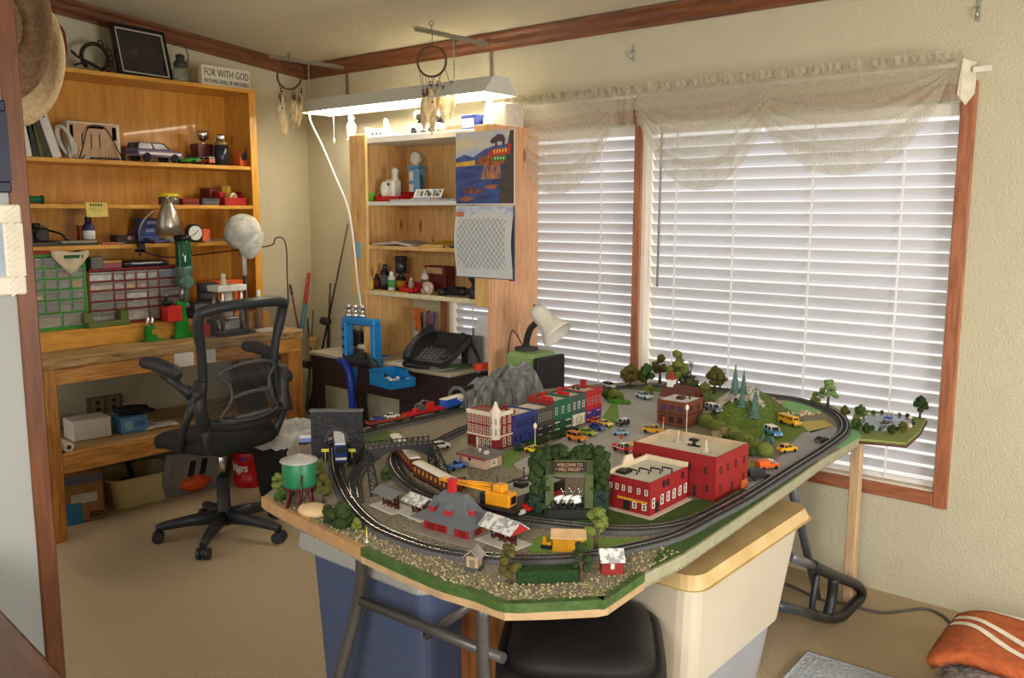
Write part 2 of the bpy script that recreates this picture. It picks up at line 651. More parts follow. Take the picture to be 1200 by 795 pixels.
SX0, SX1, SY0, SY1 = XL + .005, -4.62, 1.72, 3.135
t = thing('bookcase', 'tall pine bookcase of open shelves standing on the workbench', 'bookcase', (SX1, (SY0 + SY1) / 2, BZ))
for y0, y1 in ((SY0, SY0 + .022), (SY1 - .022, SY1)):
    wl(MB().bx(SX0, SX1, y0, y1, BZ, 2.31, bev=.002), 'side_panel', PINEZ)
wl(MB().bx(SX0, SX0 + .008, SY0 + .02, SY1 - .02, BZ, 2.30), 'back_panel', BACKZ)
wl(MB().bx(SX0, SX1 + .004, SY0, SY1, 2.29, 2.312, bev=.002), 'top_board', PINE)
for z in (1.865, 1.635, 1.425):
    wl(MB().bx(SX0 + .008, SX1 - .002, SY0 + .02, SY1 - .02, z - .022, z, bev=.002), 'shelf', PINE)
wl(MB().bx(SX0, SX1 + .07, SY0, SY1 + .0, BZ, 1.0, bev=.004), 'plinth', PINE)
wl(MB().bx(SX1 - .002, SX1 + .004, SY1 - .045, SY1, 1.0, 2.29), 'stile', PINEZ)

ZT, ZA, ZB_, ZC, ZD = 2.312, 1.865, 1.635, 1.425, 1.0


def sy(px, py, X):
    return atx(px, py, X).y


def carton(name, label, cat, loc, d, m, rz=0, group=None, marks=(), lid=True):
    """a closed box with flap seams; marks are (face, a0, a1, b0, b1, material) patches"""
    o = thing(name, label, cat, loc, rz, group)
    x, y, z = d
    MB().bx(-x / 2, x / 2, -y / 2, y / 2, 0, z, bev=min(d) * .05).build('carton_body', m, o)
    if lid:
        MB().bx(-x / 2 - .0008, x / 2 + .0008, -y / 2 - .0008, y / 2 + .0008, z * .8, z + .001, bev=min(d) * .04).build('carton_lid', m, o)
    for f, a0, a1, b0, b1, mm in marks:
        if f == 'x':
            mb = MB().bx(x / 2 + .0005, x / 2 + .0022, -y / 2 + a0 * y, -y / 2 + a1 * y, b0 * z, b1 * z)
        elif f == 'y':
            mb = MB().bx(-x / 2 + a0 * x, -x / 2 + a1 * x, -y / 2 - .0022, -y / 2 - .0005, b0 * z, b1 * z)
        else:
            mb = MB().bx(-x / 2 + a0 * x, -x / 2 + a1 * x, -y / 2 + b0 * y, -y / 2 + b1 * y, z + .0012, z + .0026)
        mb.build('printed_label', mm, o)
    return o


def bottle(name, label, cat, loc, prof, m, cap=None, capm=None, band=None, bandm=None, group=None):
    o = thing(name, label, cat, loc, 0, group)
    MB().lathe(prof, n=16).build('bottle_body', m, o)
    if cap:
        MB().lathe(cap, n=14).build('cap', capm, o)
    if band:
        r = max(p[0] for p in prof)
        MB().lathe([(r + .0006, band[0]), (r + .0009, band[0]), (r + .0009, band[1]), (r + .0006, band[1])], n=16).build('wrapper', bandm, o)
    return o


def cyl_prof(r, h, neck=None, nh=0, e=.003):
    p = [(r - e, 0), (r, e), (r, h - e), (r - e, h)]
    if neck:
        p += [(neck, h + .3 * nh), (neck, h + nh)]
    return p


def bin_tray(name, label, loc, d, m, rz=0, group=None, cat='bin', front=.55):
    """an open-fronted parts bin with low front lip; front faces +x"""
    o = thing(name, label, cat, loc, rz, group)
    x, y, z = d
    w = .004
    b = MB()
    b.bx(-x / 2, x / 2, -y / 2, y / 2, 0, w)
    b.bx(-x / 2, -x / 2 + w, -y / 2, y / 2, 0, z)
    side = [(-x / 2, 0), (x / 2, 0), (x / 2, z * front), (x * .22, z * (front + .1)), (x * .1, z), (-x / 2, z)]
    for yy in (-y / 2, y / 2 - w):
        b.slab(side, (0, yy, 0), (1, 0, 0), (0, 0, 1), (0, w, 0))
    b.bx(x / 2 - w, x / 2, -y / 2, y / 2, 0, z * front)
    b.build('tray', m, o)
    rim = MB().bx(-x / 2 - .003, x * .1, -y / 2 - .003, -y / 2 + w, z - .006, z).bx(-x / 2 - .003, x * .1, y / 2 - w, y / 2 + .003, z - .006, z).bx(x / 2 - w, x / 2 + .004, -y / 2, y / 2, z * front - .005, z * front)
    rim.build('rim', m, o)
    return o


# --- on the top board
p = Vector((-4.77, sy(54, 60, -4.77), ZT))
t = thing('barn_lantern', 'dark red metal barn lantern at the left end of the bookcase top', 'lantern', p)
LR = mat((110, 32, 26), .45)
MB().lathe([(.075, 0), (.085, .012), (.085, .05), (.06, .07), (.045, .075)]).build('fuel_tank', LR, t)
MB().lathe([(.045, .075), (.06, .11), (.062, .15), (.05, .19), (.04, .2)]).build('glass_globe', mat((150, 130, 110), .1, alpha=.35), t)
MB().lathe([(.03, .2), (.062, .215), (.058, .24), (.04, .25), (.04, .275), (.055, .28), (.03, .3)]).build('chimney_cap', LR, t)
for s in (-1, 1):
    MB().tube([(0, s * .075, .03), (0, s * .095, .1), (0, s * .09, .2), (0, s * .045, .245)], .009, 8, smooth=4).build('side_tube', LR, t)

p = Vector((-4.74, sy(112, 80, -4.74), ZT))
t = thing('horseshoe_ornament', 'rusty horseshoe ornament with wire loops, left of the black picture frame', 'ornament', p)
IRON = mat((62, 46, 36), .6, metal=.6)
arc = [(0, .07 * math.cos(a), .085 + .07 * math.sin(a)) for a in [math.radians(k) for k in range(-50, 231, 20)]]
MB().tube(arc, .011, 6).build('horseshoe', IRON, t)
for k in range(6):
    a = math.radians(-40 + 22 * k)
    MB().loop([(.012, .078 * math.cos(a) + .014 * math.cos(q), .085 + .078 * math.sin(a) + .014 * math.sin(q)) for q in [PI * 2 * j / 10 for j in range(10)]], .0035, 5).build('wire_loop', IRON, t)
MB().tube([(.02, -.13, .1), (.02, -.1, .075), (.02, -.02, .045), (.02, .03, .02)], .007, 6).tube([(.02, -.12, .03), (.02, -.06, .055), (.02, .0, .03)], .006, 6).build('hook', IRON, t)
MB().bx(-.025, .035, -.09, .07, 0, .016, bev=.004).build('base', IRON, t)

t = thing('picture_frame', 'black framed picture leaning on the bookcase top under the crown moulding', 'picture', (-4.70, sy(172, 88, -4.70), ZT), rot=(0, math.radians(-13), math.radians(8)))
fr = MB()
w_, h_ = .335, .285
for a in ((-w_ / 2, -w_ / 2 + .022, 0, h_), (w_ / 2 - .022, w_ / 2, 0, h_), (-w_ / 2, w_ / 2, 0, .022), (-w_ / 2, w_ / 2, h_ - .022, h_)):
    fr.bx(-.012, .012, a[0], a[1], a[2], a[3], bev=.004)
fr.build('frame', mat((26, 20, 20), .3), t)
fi = MB()
for a in ((-w_ / 2 + .022, -w_ / 2 + .028, .022, h_ - .022), (w_ / 2 - .028, w_ / 2 - .022, .022, h_ - .022), (-w_ / 2 + .022, w_ / 2 - .022, .022, .028), (-w_ / 2 + .022, w_ / 2 - .022, h_ - .028, h_ - .022)):
    fi.bx(0, .01, *a)
fi.build('inner_border', mat((190, 186, 178), .4), t)
MB().bx(-.006, .003, -w_ / 2 + .02, w_ / 2 - .02, .02, h_ - .02).build('picture_sheet', mat((26, 28, 34), .06, c2=(52, 44, 46), scale=9, spec=.8), t)

p = Vector((-4.70, sy(212, 90, -4.70), ZT))
t = thing('glass_jar_lantern', 'small glass lantern with a wire handle beside the lettered sign', 'lantern', p)
MB().lathe([(.04, 0), (.045, .01), (.045, .07), (.03, .09)], n=16).build('glass_jar', mat((150, 150, 130), .08, alpha=.45), t)
MB().lathe([(.032, .085), (.036, .09), (.036, .11), (.022, .13), (.026, .15), (.01, .16)], n=16).build('lid', mat((58, 54, 50), .5), t)
MB().tube([(0, .036, .1), (0, .05, .15), (0, .035, .2), (0, 0, .215), (0, -.035, .2)], .003, 6, smooth=4).build('handle', IRON, t)

t = thing('lettered_sign', 'white block sign reading FOR WITH GOD on the bookcase top', 'sign', (-4.68, sy(264, 100, -4.68), ZT), rz=math.radians(4))
MB().bx(-.018, .018, -.165, .165, 0, .115, bev=.004).build('sign_block', mat((216, 210, 192), .6, var=.04), t)
INK = mat((40, 36, 32), .6)
text('FOR WITH GOD', .058, INK, t, (.019, 0, .073), (PI / 2, 0, PI / 2), sx=.72)
text('NOTHING SHALL BE IMPOSSIBLE', .034, INK, t, (.019, 0, .027), (PI / 2, 0, PI / 2), sx=.62)

# --- first shelf down
xs = -4.74
bk = [(33, 190, 'thin white binder at the left end of the row', (222, 220, 210), .03, .3, 4),
      (41, 190, 'black book between the white binder and the green book', (40, 38, 34), .035, .27, 8),
      (49, 190, 'olive green book leaning in the middle of the row', (86, 88, 40), .022, .26, 13),
      (56, 190, 'dark book with a yellow edge leaning on the green book', (62, 58, 36), .03, .27, 15),
      (66, 190, 'thick white binder with a dark slot, right end of the row', (214, 212, 204), .045, .31, 16)]
for i, (px_, py_, lab, c, th, hh, tilt) in enumerate(bk):
    o = thing('binder' if 'binder' in lab else 'book', lab + ' on the upper shelf', 'binder' if 'binder' in lab else 'book', (xs, sy(px_, py_, -4.66) , ZA), group='books leaning on the upper shelf', rot=(math.radians(tilt), 0, 0))
    MB().bx(-.1, .1, -th / 2, -th / 2 + .003, 0, hh).bx(-.1, .1, th / 2 - .003, th / 2, 0, hh).bx(.092, .1, -th / 2, th / 2, 0, hh, bev=.002).build('cover', mat(c, .5), o)
    MB().bx(-.095, .094, -th / 2 + .003, th / 2 - .003, .004, hh - .006).build('pages', mat((225, 220, 205), .8), o)
    if i == 4:
        MB().bx(.1, .1015, -.008, .008, hh - .11, hh - .03, bev=.0006).build('spine_slot', BLACK, o)

o = thing('coiled_cable', 'loose coil of thick white cable beside the leaning binders', 'cable', (-4.72, sy(80, 182, -4.7), ZA))
MB().tube([(.03 * math.cos(a), .05 * math.sin(a) * (1 - a / 30), .09 + .075 * math.cos(a + 1)) for a in [k * .45 for k in range(34)]], .009, 8).build('cable', mat((206, 206, 200), .5), o)
MB().tube([(.03, .03, .012), (.05, .07, .01), (.06, .11, .012), (.05, .16, .01)], .007, 8, smooth=4).build('cable_end', mat((206, 206, 200), .5), o)

BEI = mat((206, 168, 132), .7)
o = carton('keyboard_box', 'upright white box with a beige printed face behind a wire easel', 'box', (-4.75, sy(114, 185, -4.7), ZA), (.07, .275, .195), mat((224, 220, 212), .6), marks=[('x', .03, .93, .06, .96, BEI), ('x', .04, .1, .25, .9, DARK), ('x', .84, .92, .55, .9, DARK), ('x', .36, .68, .84, .9, mat((150, 110, 84))), ('x', .25, .27, .3, .7, mat((170, 132, 102))), ('x', .42, .44, .3, .7, mat((170, 132, 102))), ('x', .58, .6, .3, .7, mat((170, 132, 102)))], lid=False)
o = thing('wire_easel', 'black wire easel standing in front of the beige box', 'stand', (-4.675, sy(119, 187, -4.66), ZA))
MB().tube([(.02, -.115, .004), (.0, -.08, .08), (-.01, -.05, .16), (-.012, 0, .178), (-.01, .05, .16), (0, .085, .08), (.02, .115, .004)], .0035, 6, smooth=4).build('wire', BLACK, o)
MB().tube([(.02, -.115, .004), (.045, -.11, .004), (.045, -.1, .02)], .0035, 6).tube([(.02, .115, .004), (.045, .11, .004), (.045, .1, .02)], .0035, 6).build('wire_foot', BLACK, o)
o = thing('spiral_notebook', 'black wire-bound pad lying in front of the beige box', 'notebook', (-4.66, sy(124, 187, -4.64), ZA))
MB().bx(-.03, .03, -.075, .075, 0, .012, bev=.003).build('pad', BLACK, o)
for k in range(9):
    MB().loop([(.03 + .006 * math.cos(q), -.064 + k * .016, .007 + .006 * math.sin(q)) for q in [PI * 2 * j / 8 for j in range(8)]], .0016, 5).build('ring', STEEL, o)

o = carton('wooden_crate', 'low unpainted wooden box with a black slot along its lid, behind the purple car', 'box', (-4.80, sy(172, 186, -4.78), ZA), (.1, .27, .085), mat((178, 138, 92), .6), marks=[('z', .2, .6, .15, .75, BLACK)])

# --- vehicles, large and small, from one profile builder
TYRE = mat((26, 26, 27), .8)


def vehicle(name, label, cat, loc, rz, L, col, style='sedan', group=None, roof=None, col2=None, H_=None, tilt=None, wheels=True):
    """a toy car along +x at its base; style picks the side profile"""
    o = thing(name, label, cat, loc, rz, group, rot=tilt)
    W_ = L * {'bus': .3, 'box': .4, 'sedan': .4, 'suv': .42, 'classic': .38, 'pickup': .4, 'sport': .43, 'wagon': .38, 'truck': .38}[style]
    cm = mat(col, .28, var=.03, coat=.4)
    c2 = mat(col2, .35, var=.03) if col2 else cm
    rm = mat(roof, .35, var=.03) if roof else cm
    u = L
    g = .1 * u                                     # lowest edge of the body
    bodies = {
        'sedan': [(-.5, .1), (.5, .1), (.5, .19), (.46, .23), (.2, .255), (-.3, .265), (-.48, .25), (-.5, .2)],
        'sport': [(-.5, .09), (.5, .09), (.5, .15), (.42, .19), (.12, .225), (-.3, .235), (-.5, .22)],
        'suv': [(-.5, .11), (.5, .11), (.5, .24), (.46, .28), (.2, .29), (-.5, .29)],
        'classic': [(-.5, .1), (.5, .1), (.5, .2), (.46, .235), (.1, .24), (-.25, .24), (-.5, .27), (-.52, .2)],
        'wagon': [(-.5, .1), (.5, .1), (.5, .19), (.46, .23), (.2, .245), (-.5, .25), (-.53, .2)],
        'pickup': [(-.5, .11), (.5, .11), (.5, .24), (.46, .27), (.2, .28), (-.5, .28)],
        'box': [(-.5, .1), (.5, .1), (.5, .3), (-.5, .3)],
        'truck': [(-.5, .1), (.5, .1), (.5, .22), (.46, .25), (.2, .26), (-.5, .2)],
        'bus': [(-.5, .08), (.5, .08), (.5, .2), (.36, .22), (-.5, .22)],
    }
    cabins = {
        'sedan': [(-.36, .26), (.22, .255), (.06, .38), (-.24, .385)],
        'sport': [(-.4, .225), (.16, .22), (-.02, .325), (-.24, .33)],
        'suv': [(-.49, .29), (.22, .29), (.1, .43), (-.46, .43)],
        'classic': [(-.2, .24), (.18, .24), (.1, .36), (-.14, .36)],
        'wagon': [(-.5, .245), (.2, .245), (.08, .355), (-.46, .355)],
        'pickup': [(-.08, .28), (.24, .28), (.12, .41), (-.06, .41)],
        'box': [(-.49, .3), (.49, .3), (.46, .42), (-.46, .42)],
        'truck': [(.02, .25), (.3, .25), (.2, .4), (.04, .4)],
        'bus': [(-.5, .22), (.36, .22), (.34, .36), (-.5, .36)],
    }
    prof = [(a * u, b * u) for a, b in bodies[style]]
    mb = MB()
    hw = W_ / 2
    ins = .08 * W_
    n = len(prof)
    # lower body with rounded flanks
    sect = [(-hw + ins * .0, .0), (hw - ins * .0, .0)]
    vs = []
    for yy, k in ((-hw, .94), (-hw * .9, 1.0), (hw * .9, 1.0), (hw, .94)):
        for a, b in prof:
            vs.append((a * (1 if k == 1 else .985), yy, b if k == 1 else (g + (b - g) * .88)))
    fs = []
    for r in range(3):
        for i in range(n):
            fs.append((r * n + i, r * n + (i + 1) % n, (r + 1) * n + (i + 1) % n, (r + 1) * n + i))
    fs += [tuple(range(n))[::-1], tuple(range(3 * n, 4 * n))]
    mb.add(vs, fs)
    mb.build('car_body', cm, o)
    cb = [(a * u, b * u) for a, b in cabins[style]]
    z0, z1 = cb[0][1], cb[2][1]
    tw = hw * (.74 if style not in ('bus', 'box', 'suv', 'wagon') else .86)
    bw = hw * .9
    vs = []
    for s in (-1, 1):
        for a, b in cb:
            f = (b - z0) / max(1e-6, z1 - z0)
            vs.append((a, s * (bw + (tw - bw) * f), b))
    MB().add(vs, [(0, 1, 5, 4), (1, 2, 6, 5), (2, 3, 7, 6), (3, 0, 4, 7), (0, 3, 2, 1), (4, 5, 6, 7)]).build('window_band', GLASSY, o)
    # roof panel and pillars
    r0, r1 = cb[3][0], cb[2][0]
    rp = MB().bx(r0 - .005 * u, r1 + .005 * u, -tw - .004 * u, tw + .004 * u, z1 - .012 * u, z1 + .012 * u, bev=.006 * u)
    for s in (-1, 1):
        for (a0, a1) in ((cb[0][0], cb[3][0]), (cb[1][0], cb[2][0]), ((cb[0][0] + cb[1][0]) / 2, (cb[3][0] + cb[2][0]) / 2)):
            rp.cyl((a0, s * bw, z0), (a1, s * (tw + .003 * u), z1), .014 * u, n=5)
    if style == 'bus':
        rp.bx(-.5 * u, .36 * u, -hw * .93, hw * .93, .2 * u, .245 * u).bx(-.5 * u, .35 * u, -hw * .9, hw * .9, .33 * u, .365 * u)
        for k in range(8):
            for s in (-1, 1):
                rp.bx((-.46 + k * .11) * u, (-.44 + k * .11) * u, s * hw * .9 - .004 * u, s * hw * .9 + .004 * u, .23 * u, .35 * u)
    rp.build('roof', rm, o)
    tr = MB()
    for x_, s in ((.505, 1), (-.505, -1)):
        tr.bx(x_ * u - .012 * u, x_ * u + .012 * u, -hw * .92, hw * .92, .11 * u, .145 * u, bev=.006 * u)
    tr.build('bumper', mat((180, 180, 182), .25, metal=.8), o)
    MB().bx(.49 * u, .505 * u, -hw * .85, -hw * .55, .165 * u, .205 * u).bx(.49 * u, .505 * u, hw * .55, hw * .85, .165 * u, .205 * u).build('headlight', mat((240, 238, 220), .2), o)
    if style == 'pickup':
        MB().bx(-.47 * u, -.1 * u, -hw * .78, hw * .78, .275 * u, .285 * u).build('bed', BLACK, o)
    if style == 'classic' and col2:
        for s in (-1, 1):
            MB().bx(-.5 * u, .2 * u, s * hw * .985 - .003 * u, s * hw * .985 + .003 * u, .17 * u, .2 * u).build('side_stripe', c2, o)
    if style == 'wagon' and col2:
        for s in (-1, 1):
            MB().bx(-.48 * u, .46 * u, s * hw - .004 * u, s * hw + .004 * u, .14 * u, .185 * u).build('side_stripe', c2, o)
    R_ = {'suv': .1, 'pickup': .1, 'bus': .075, 'box': .1}.get(style, .088) * u
    if wheels:
        for xw in ((.31, -.31) if style != 'bus' else (.36, -.28)):
            for s in (-1, 1):
                wm = MB().lathe([(R_ * .6, -.03 * u), (R_ * .95, -.03 * u), (R_, -.02 * u), (R_, .02 * u), (R_ * .95, .03 * u), (R_ * .6, .03 * u)], n=14)
                wm.lathe([(.0, .018 * u), (R_ * .6, .022 * u), (R_ * .62, .0), (R_ * .6, -.022 * u), (0, -.018 * u)], n=12, mi=1)
                wm.build('wheel', [TYRE, STEEL], o, loc=(xw * u, s * hw * .9, R_), rot=(PI / 2, 0, 0))
    return o


vehicle('model_car', 'large purple model station wagon with white wheels, on the upper shelf', 'toy car', (-4.665, sy(184, 190, -4.65), ZA), math.radians(98), .28, (92, 66, 110), 'wagon', col2=(214, 206, 216))
vehicle('toy_truck', 'black toy truck with a bright green nose beside the purple wagon', 'toy truck', (-4.67, sy(223, 191, -4.65), ZA), math.radians(40), .13, (60, 170, 40), 'truck', roof=(30, 34, 30))
vehicle('toy_truck', 'little red and white toy truck right of the green-nosed one', 'toy truck', (-4.66, sy(243, 192, -4.65), ZA), math.radians(10), .1, (196, 60, 44), 'box', roof=(226, 224, 220))

p = Vector((-4.79, sy(241, 185, -4.75), ZA))
carton('maroon_tin', 'tall maroon tin behind the chrome goblets', 'tin', p, (.09, .1, .125), mat((92, 30, 32), .4))
for k, (dx, dy, r, h) in enumerate(((.0, -.005, .036, .15), (.0, .065, .026, .13))):
    q = thing('chrome_goblet', ('larger' if k == 0 else 'smaller') + ' polished chrome goblet on top of the maroon tin' if k == 0 else 'smaller polished chrome goblet on a dark stem right of the larger one', 'goblet', (p.x + .08 * (k > 0) + .0, p.y + dy + .015, ZA + .126 if k == 0 else ZA), group='chrome goblets on the upper shelf')
    z0 = 0 if k == 0 else .11
    if k:
        MB().lathe([(.025, 0), (.02, .006), (.007, .012), (.006, z0)], n=14).build('stem', mat((70, 60, 50), .4), q)
    MB().lathe([(.02, z0), (.008, z0 + .008), (.01, z0 + .015), (r, z0 + .035), (r * 1.05, z0 + .06), (r, z0 + .075), (r * .9, z0 + .075), (r * .85, z0 + .045), (.004, z0 + .03)], n=18).build('bowl', CHROME, q)
bottle('glass_jar', 'dark blue glass jar with a brass lid right of the goblets', 'jar', (-4.68, sy(262, 192, -4.66), ZA), cyl_prof(.042, .115), mat((24, 34, 46), .15, var=.3), [(.03, .115), (.036, .118), (.036, .135), (.03, .138)], mat((156, 136, 80), .35, metal=.7))
o = thing('tape_gun', 'orange tape dispenser at the right end of the upper shelf', 'dispenser', (-4.68, sy(286, 195, -4.66), ZA), rz=.3)
MB().slab([(-.03, 0), (.04, 0), (.035, .05), (.02, .09), (-.02, .09), (-.035, .04)], (-.014, 0, 0), (0, 1, 0), (0, 0, 1), (.028, 0, 0)).build('housing', mat((206, 88, 40), .4), o)
MB().cyl((-.018, 0, .06), (.018, 0, .06), .026, n=16).build('wheel', DARK, o)
bottle('clear_jar', 'small clear jar at the far right of the upper shelf', 'jar', (-4.68, sy(297, 195, -4.67), ZA), cyl_prof(.024, .05), mat((170, 120, 110), .1, alpha=.7), [(.02, .05), (.022, .052), (.022, .06), (.018, .062)], mat((120, 50, 50)))

# --- second shelf down
bottle('paper_roll', 'small white paper roll at the left end of the second shelf', 'roll', (-4.68, sy(31, 238, -4.66), ZB_), cyl_prof(.016, .055), mat((220, 218, 210), .6), [(.006, .055), (.008, .055), (.008, .058), (.006, .058)], DARK)
o = thing('ribbon_spool', 'green ribbon spool lying beside the small paper roll', 'spool', (-4.67, sy(42, 236, -4.65), ZB_))
MB().cyl((0, -.035, .022), (0, .035, .022), .017, n=16).build('ribbon', mat((20, 110, 70), .5), o)
MB().cyl((0, -.042, .022), (0, -.035, .022), .022, n=16).cyl((0, .035, .022), (0, .042, .022), .022, n=16).build('flange', mat((16, 84, 56), .5), o)
bottle('lidded_tin', 'grey tin with a yellow lid on the second shelf', 'tin', (-4.69, sy(201, 238, -4.66), ZB_), cyl_prof(.055, .045), mat((92, 88, 84), .4, metal=.4), [(.056, .045), (.058, .047), (.058, .06), (.052, .064)], mat((226, 206, 40), .4))
carton('ammunition_box', 'long low red box right of the yellow-lidded tin', 'box', (-4.69, sy(223, 239, -4.66), ZB_), (.08, .1, .035), mat((140, 34, 30), .5), marks=[('x', .1, .9, .2, .6, mat((90, 24, 22)))])
carton('ammunition_box', 'low dark grey box between the long red box and the red bin', 'box', (-4.685, sy(246, 239, -4.66), ZB_), (.08, .11, .038), mat((74, 72, 72), .5), marks=[('x', .1, .9, .2, .6, mat((96, 94, 92)))])
carton('dice_box', 'maroon cardboard box tipped behind the red bin', 'box', (-4.80, sy(251, 232, -4.78), ZB_), (.08, .12, .1), mat((98, 30, 30), .5), rz=.3)
carton('sponge_block', 'yellow foam block resting in the back of the red bin', 'block', (-4.77, sy(268, 232, -4.75), ZB_ + .03), (.035, .05, .085), mat((206, 176, 62), .9, bump=.3), rz=.6, lid=False)
bin_tray('parts_bin', 'small red plastic bin at the right end of the second shelf', (-4.70, sy(274, 239, -4.66), ZB_), (.12, .15, .08), mat((176, 36, 32), .4))
o = thing('masking_tape', 'roll of masking tape standing in the red bin', 'tape', (-4.69, sy(276, 234, -4.66), ZB_ + .005), rz=.4)
MB().lathe([(.018, -.012), (.034, -.012), (.034, .012), (.018, .012), (.018, -.012)], n=20).build('tape_roll', mat((206, 186, 146), .6), o, loc=(0, 0, .036), rot=(0, PI / 2, 0))

o = thing('sticky_note', 'yellow handwritten note stuck to the edge of the middle shelf', 'note', (SX1 + .001, sy(113, 247, SX1), 1.57))
MB().add([(0, -.056, .075), (0, .056, .075), (.006, .057, 0), (.006, -.055, 0), (.001, -.056, .075), (.001, .056, .075), (.007, .057, 0), (.007, -.055, 0)], [(0, 1, 2, 3), (4, 7, 6, 5), (0, 4, 5, 1), (2, 6, 7, 3), (1, 5, 6, 2), (0, 3, 7, 4)]).build('note_paper', mat((216, 198, 110), .7), o)
sc = MB()
for k in range(5):
    sc.box((.0025, -.03 + k * .014, .062), (.001, .008, .012), rot=(.2 * (k % 2), 0, 0))
for k in range(3):
    sc.box((.0045, -.03 + k * .02, .042 - k * .006), (.001, .016, .002), rot=(.5, 0, 0))
sc.build('handwriting', mat((70, 62, 30)), o)

# --- third shelf down
o = thing('camera', 'black film camera on the third shelf, left end', 'camera', (-4.72, sy(45, 284, -4.7), ZC + .02))
MB().bx(-.03, .03, -.05, .05, 0, .07, bev=.006).bx(-.02, .02, -.02, .02, .07, .095, bev=.006).build('camera_body', BLACK, o)
MB().cyl((.03, 0, .035), (.075, 0, .035), .028, n=18).build('lens', DARK, o)
MB().cyl((0, .04, .07), (0, .04, .08), .01, n=10).cyl((0, -.038, .07), (0, -.038, .078), .013, n=10).build('dial', STEEL, o)
MB().tube([(.0, .05, .06), (.05, .1, .04), (.06, .12, .01), (.03, .15, .006)], .006, 6, smooth=4).build('strap', BLACK, o)
o = carton('flat_case', 'flat dark grey case lying under the black camera', 'case', (-4.71, sy(52, 288, -4.69), ZC), (.14, .19, .02), mat((70, 66, 62), .5), lid=False)
for i, (c, w, lab) in enumerate((((60, 58, 52), .2, 'dark magazine at the bottom of the small stack left of the spray bottle'), ((150, 140, 120), .18, 'tan magazine on top of the small stack left of the spray bottle'))):
    o = thing('magazine', lab, 'magazine', (-4.70, sy(89, 287, -4.67), ZC + i * .013), rz=.08 * i, group='magazines on the third shelf')
    MB().bx(-.07, .07, -w / 2, w / 2, .001, .011).build('pages', mat((214, 208, 190)), o)
    MB().bx(-.071, .071, -w / 2 - .001, w / 2 + .001, .011, .013).bx(-.071, .071, -w / 2 - .001, w / 2 + .001, 0, .0012).bx(.068, .071, -w / 2, w / 2, 0, .013).build('cover', mat(c), o)
o = bottle('cleaner_bottle', 'blue and white cleaner bottle with a dark cap below the yellow note', 'bottle', (-4.68, sy(107, 284, -4.66), ZC), [(.026, 0), (.029, .004), (.029, .09), (.022, .11), (.014, .118)], mat((40, 44, 88), .35), [(.014, .116), (.017, .118), (.017, .14), (.012, .15)], mat((40, 36, 36)), (.03, .075), mat((226, 224, 224)))
carton('orange_carton', 'slim rust-orange carton behind the cleaner bottle', 'box', (-4.72, sy(99, 284, -4.7), ZC), (.04, .04, .1), mat((150, 74, 36)))
o = thing('pocket_knife', 'pink-handled scraper lying on the third shelf', 'tool', (-4.66, sy(132, 286, -4.64), ZC), rz=1.5)
MB().bx(-.05, .03, -.01, .01, 0, .012, bev=.004).build('handle', mat((206, 110, 90)), o)
MB().bx(.03, .07, -.008, .008, .004, .007).build('blade', STEEL, o)
carton('parts_case', 'dark brown hinged parts case with a chrome catch, left of the silver lamp', 'case', (-4.70, sy(147, 286, -4.67), ZC), (.08, .1, .045), mat((64, 44, 36), .5), marks=[('x', .6, .8, .5, .9, STEEL)])
for i, (dx, z) in enumerate(((0, 0), (.0, .045), (.0, .09))):
    carton('blue_carton', ('lowest', 'middle', 'topmost')[i] + ' of the three stacked blue cartons behind the silver lamp', 'box', (-4.80, sy(172, 284, -4.78) + .01 * i, ZC + z * 1.02), (.09, .12, .044), mat((60, 82, 150), .5), marks=[('x', .3, .7, .3, .7, mat((160, 176, 214)))], group='blue cartons on the third shelf', lid=False)
for i, (px_, c, lab) in enumerate(((188, (88, 90, 150), 'blue plastic sorting tray lying under the silver lamp'), (204, (150, 160, 140), 'pale green sorting tray right of the blue one'))):
    bin_tray('sorting_tray', lab, (-4.70 + .02 * i, sy(px_, 284, -4.67), ZC), (.1, .1, .03), mat(c), cat='tray')
o = thing('dial_gauge', 'round black dial gauge with a white face on the third shelf', 'gauge', (-4.655, sy(230, 285, -4.65), ZC))
MB().bx(-.03, .01, -.03, .03, 0, .012, bev=.003).build('base', BLACK, o)
MB().cyl((-.03, 0, .052), (.0, 0, .052), .05, n=28).lathe([(.04, 0), (.05, 0), (.05, .006), (.043, .006)], n=28).build('rim', BLACK, o)
o.children[-1].data.transform(Matrix.Identity(4))
MB().cyl((.0, 0, .052), (.003, 0, .052), .041, n=28).build('face', mat((222, 222, 220), .4, var=.02), o)
MB().box((.0045, .0, .052), (.002, .05, .004), rot=(.7, 0, 0)).box((.0045, 0, .052), (.002, .006, .006)).build('needle', BLACK, o)
carton('orange_carton', 'short bright orange carton right of the dial gauge', 'box', (-4.70, sy(243, 284, -4.67), ZC), (.05, .05, .07), mat((226, 98, 44)))
o = thing('combination_wrench', 'steel wrench lying on the third shelf near the grey cap', 'wrench', (-4.67, sy(259, 284, -4.65), ZC), rz=1.4)
MB().bx(-.06, .06, -.008, .008, .004, .012, bev=.002).build('handle', STEEL, o)
MB().lathe([(.009, 0), (.018, 0), (.018, .014), (.009, .014), (.009, 0)], n=14, c=(.07, 0, 0)).box((-.068, .011, .008), (.024, .008, .014)).box((-.068, -.011, .008), (.024, .008, .014)).build('jaw', STEEL, o)

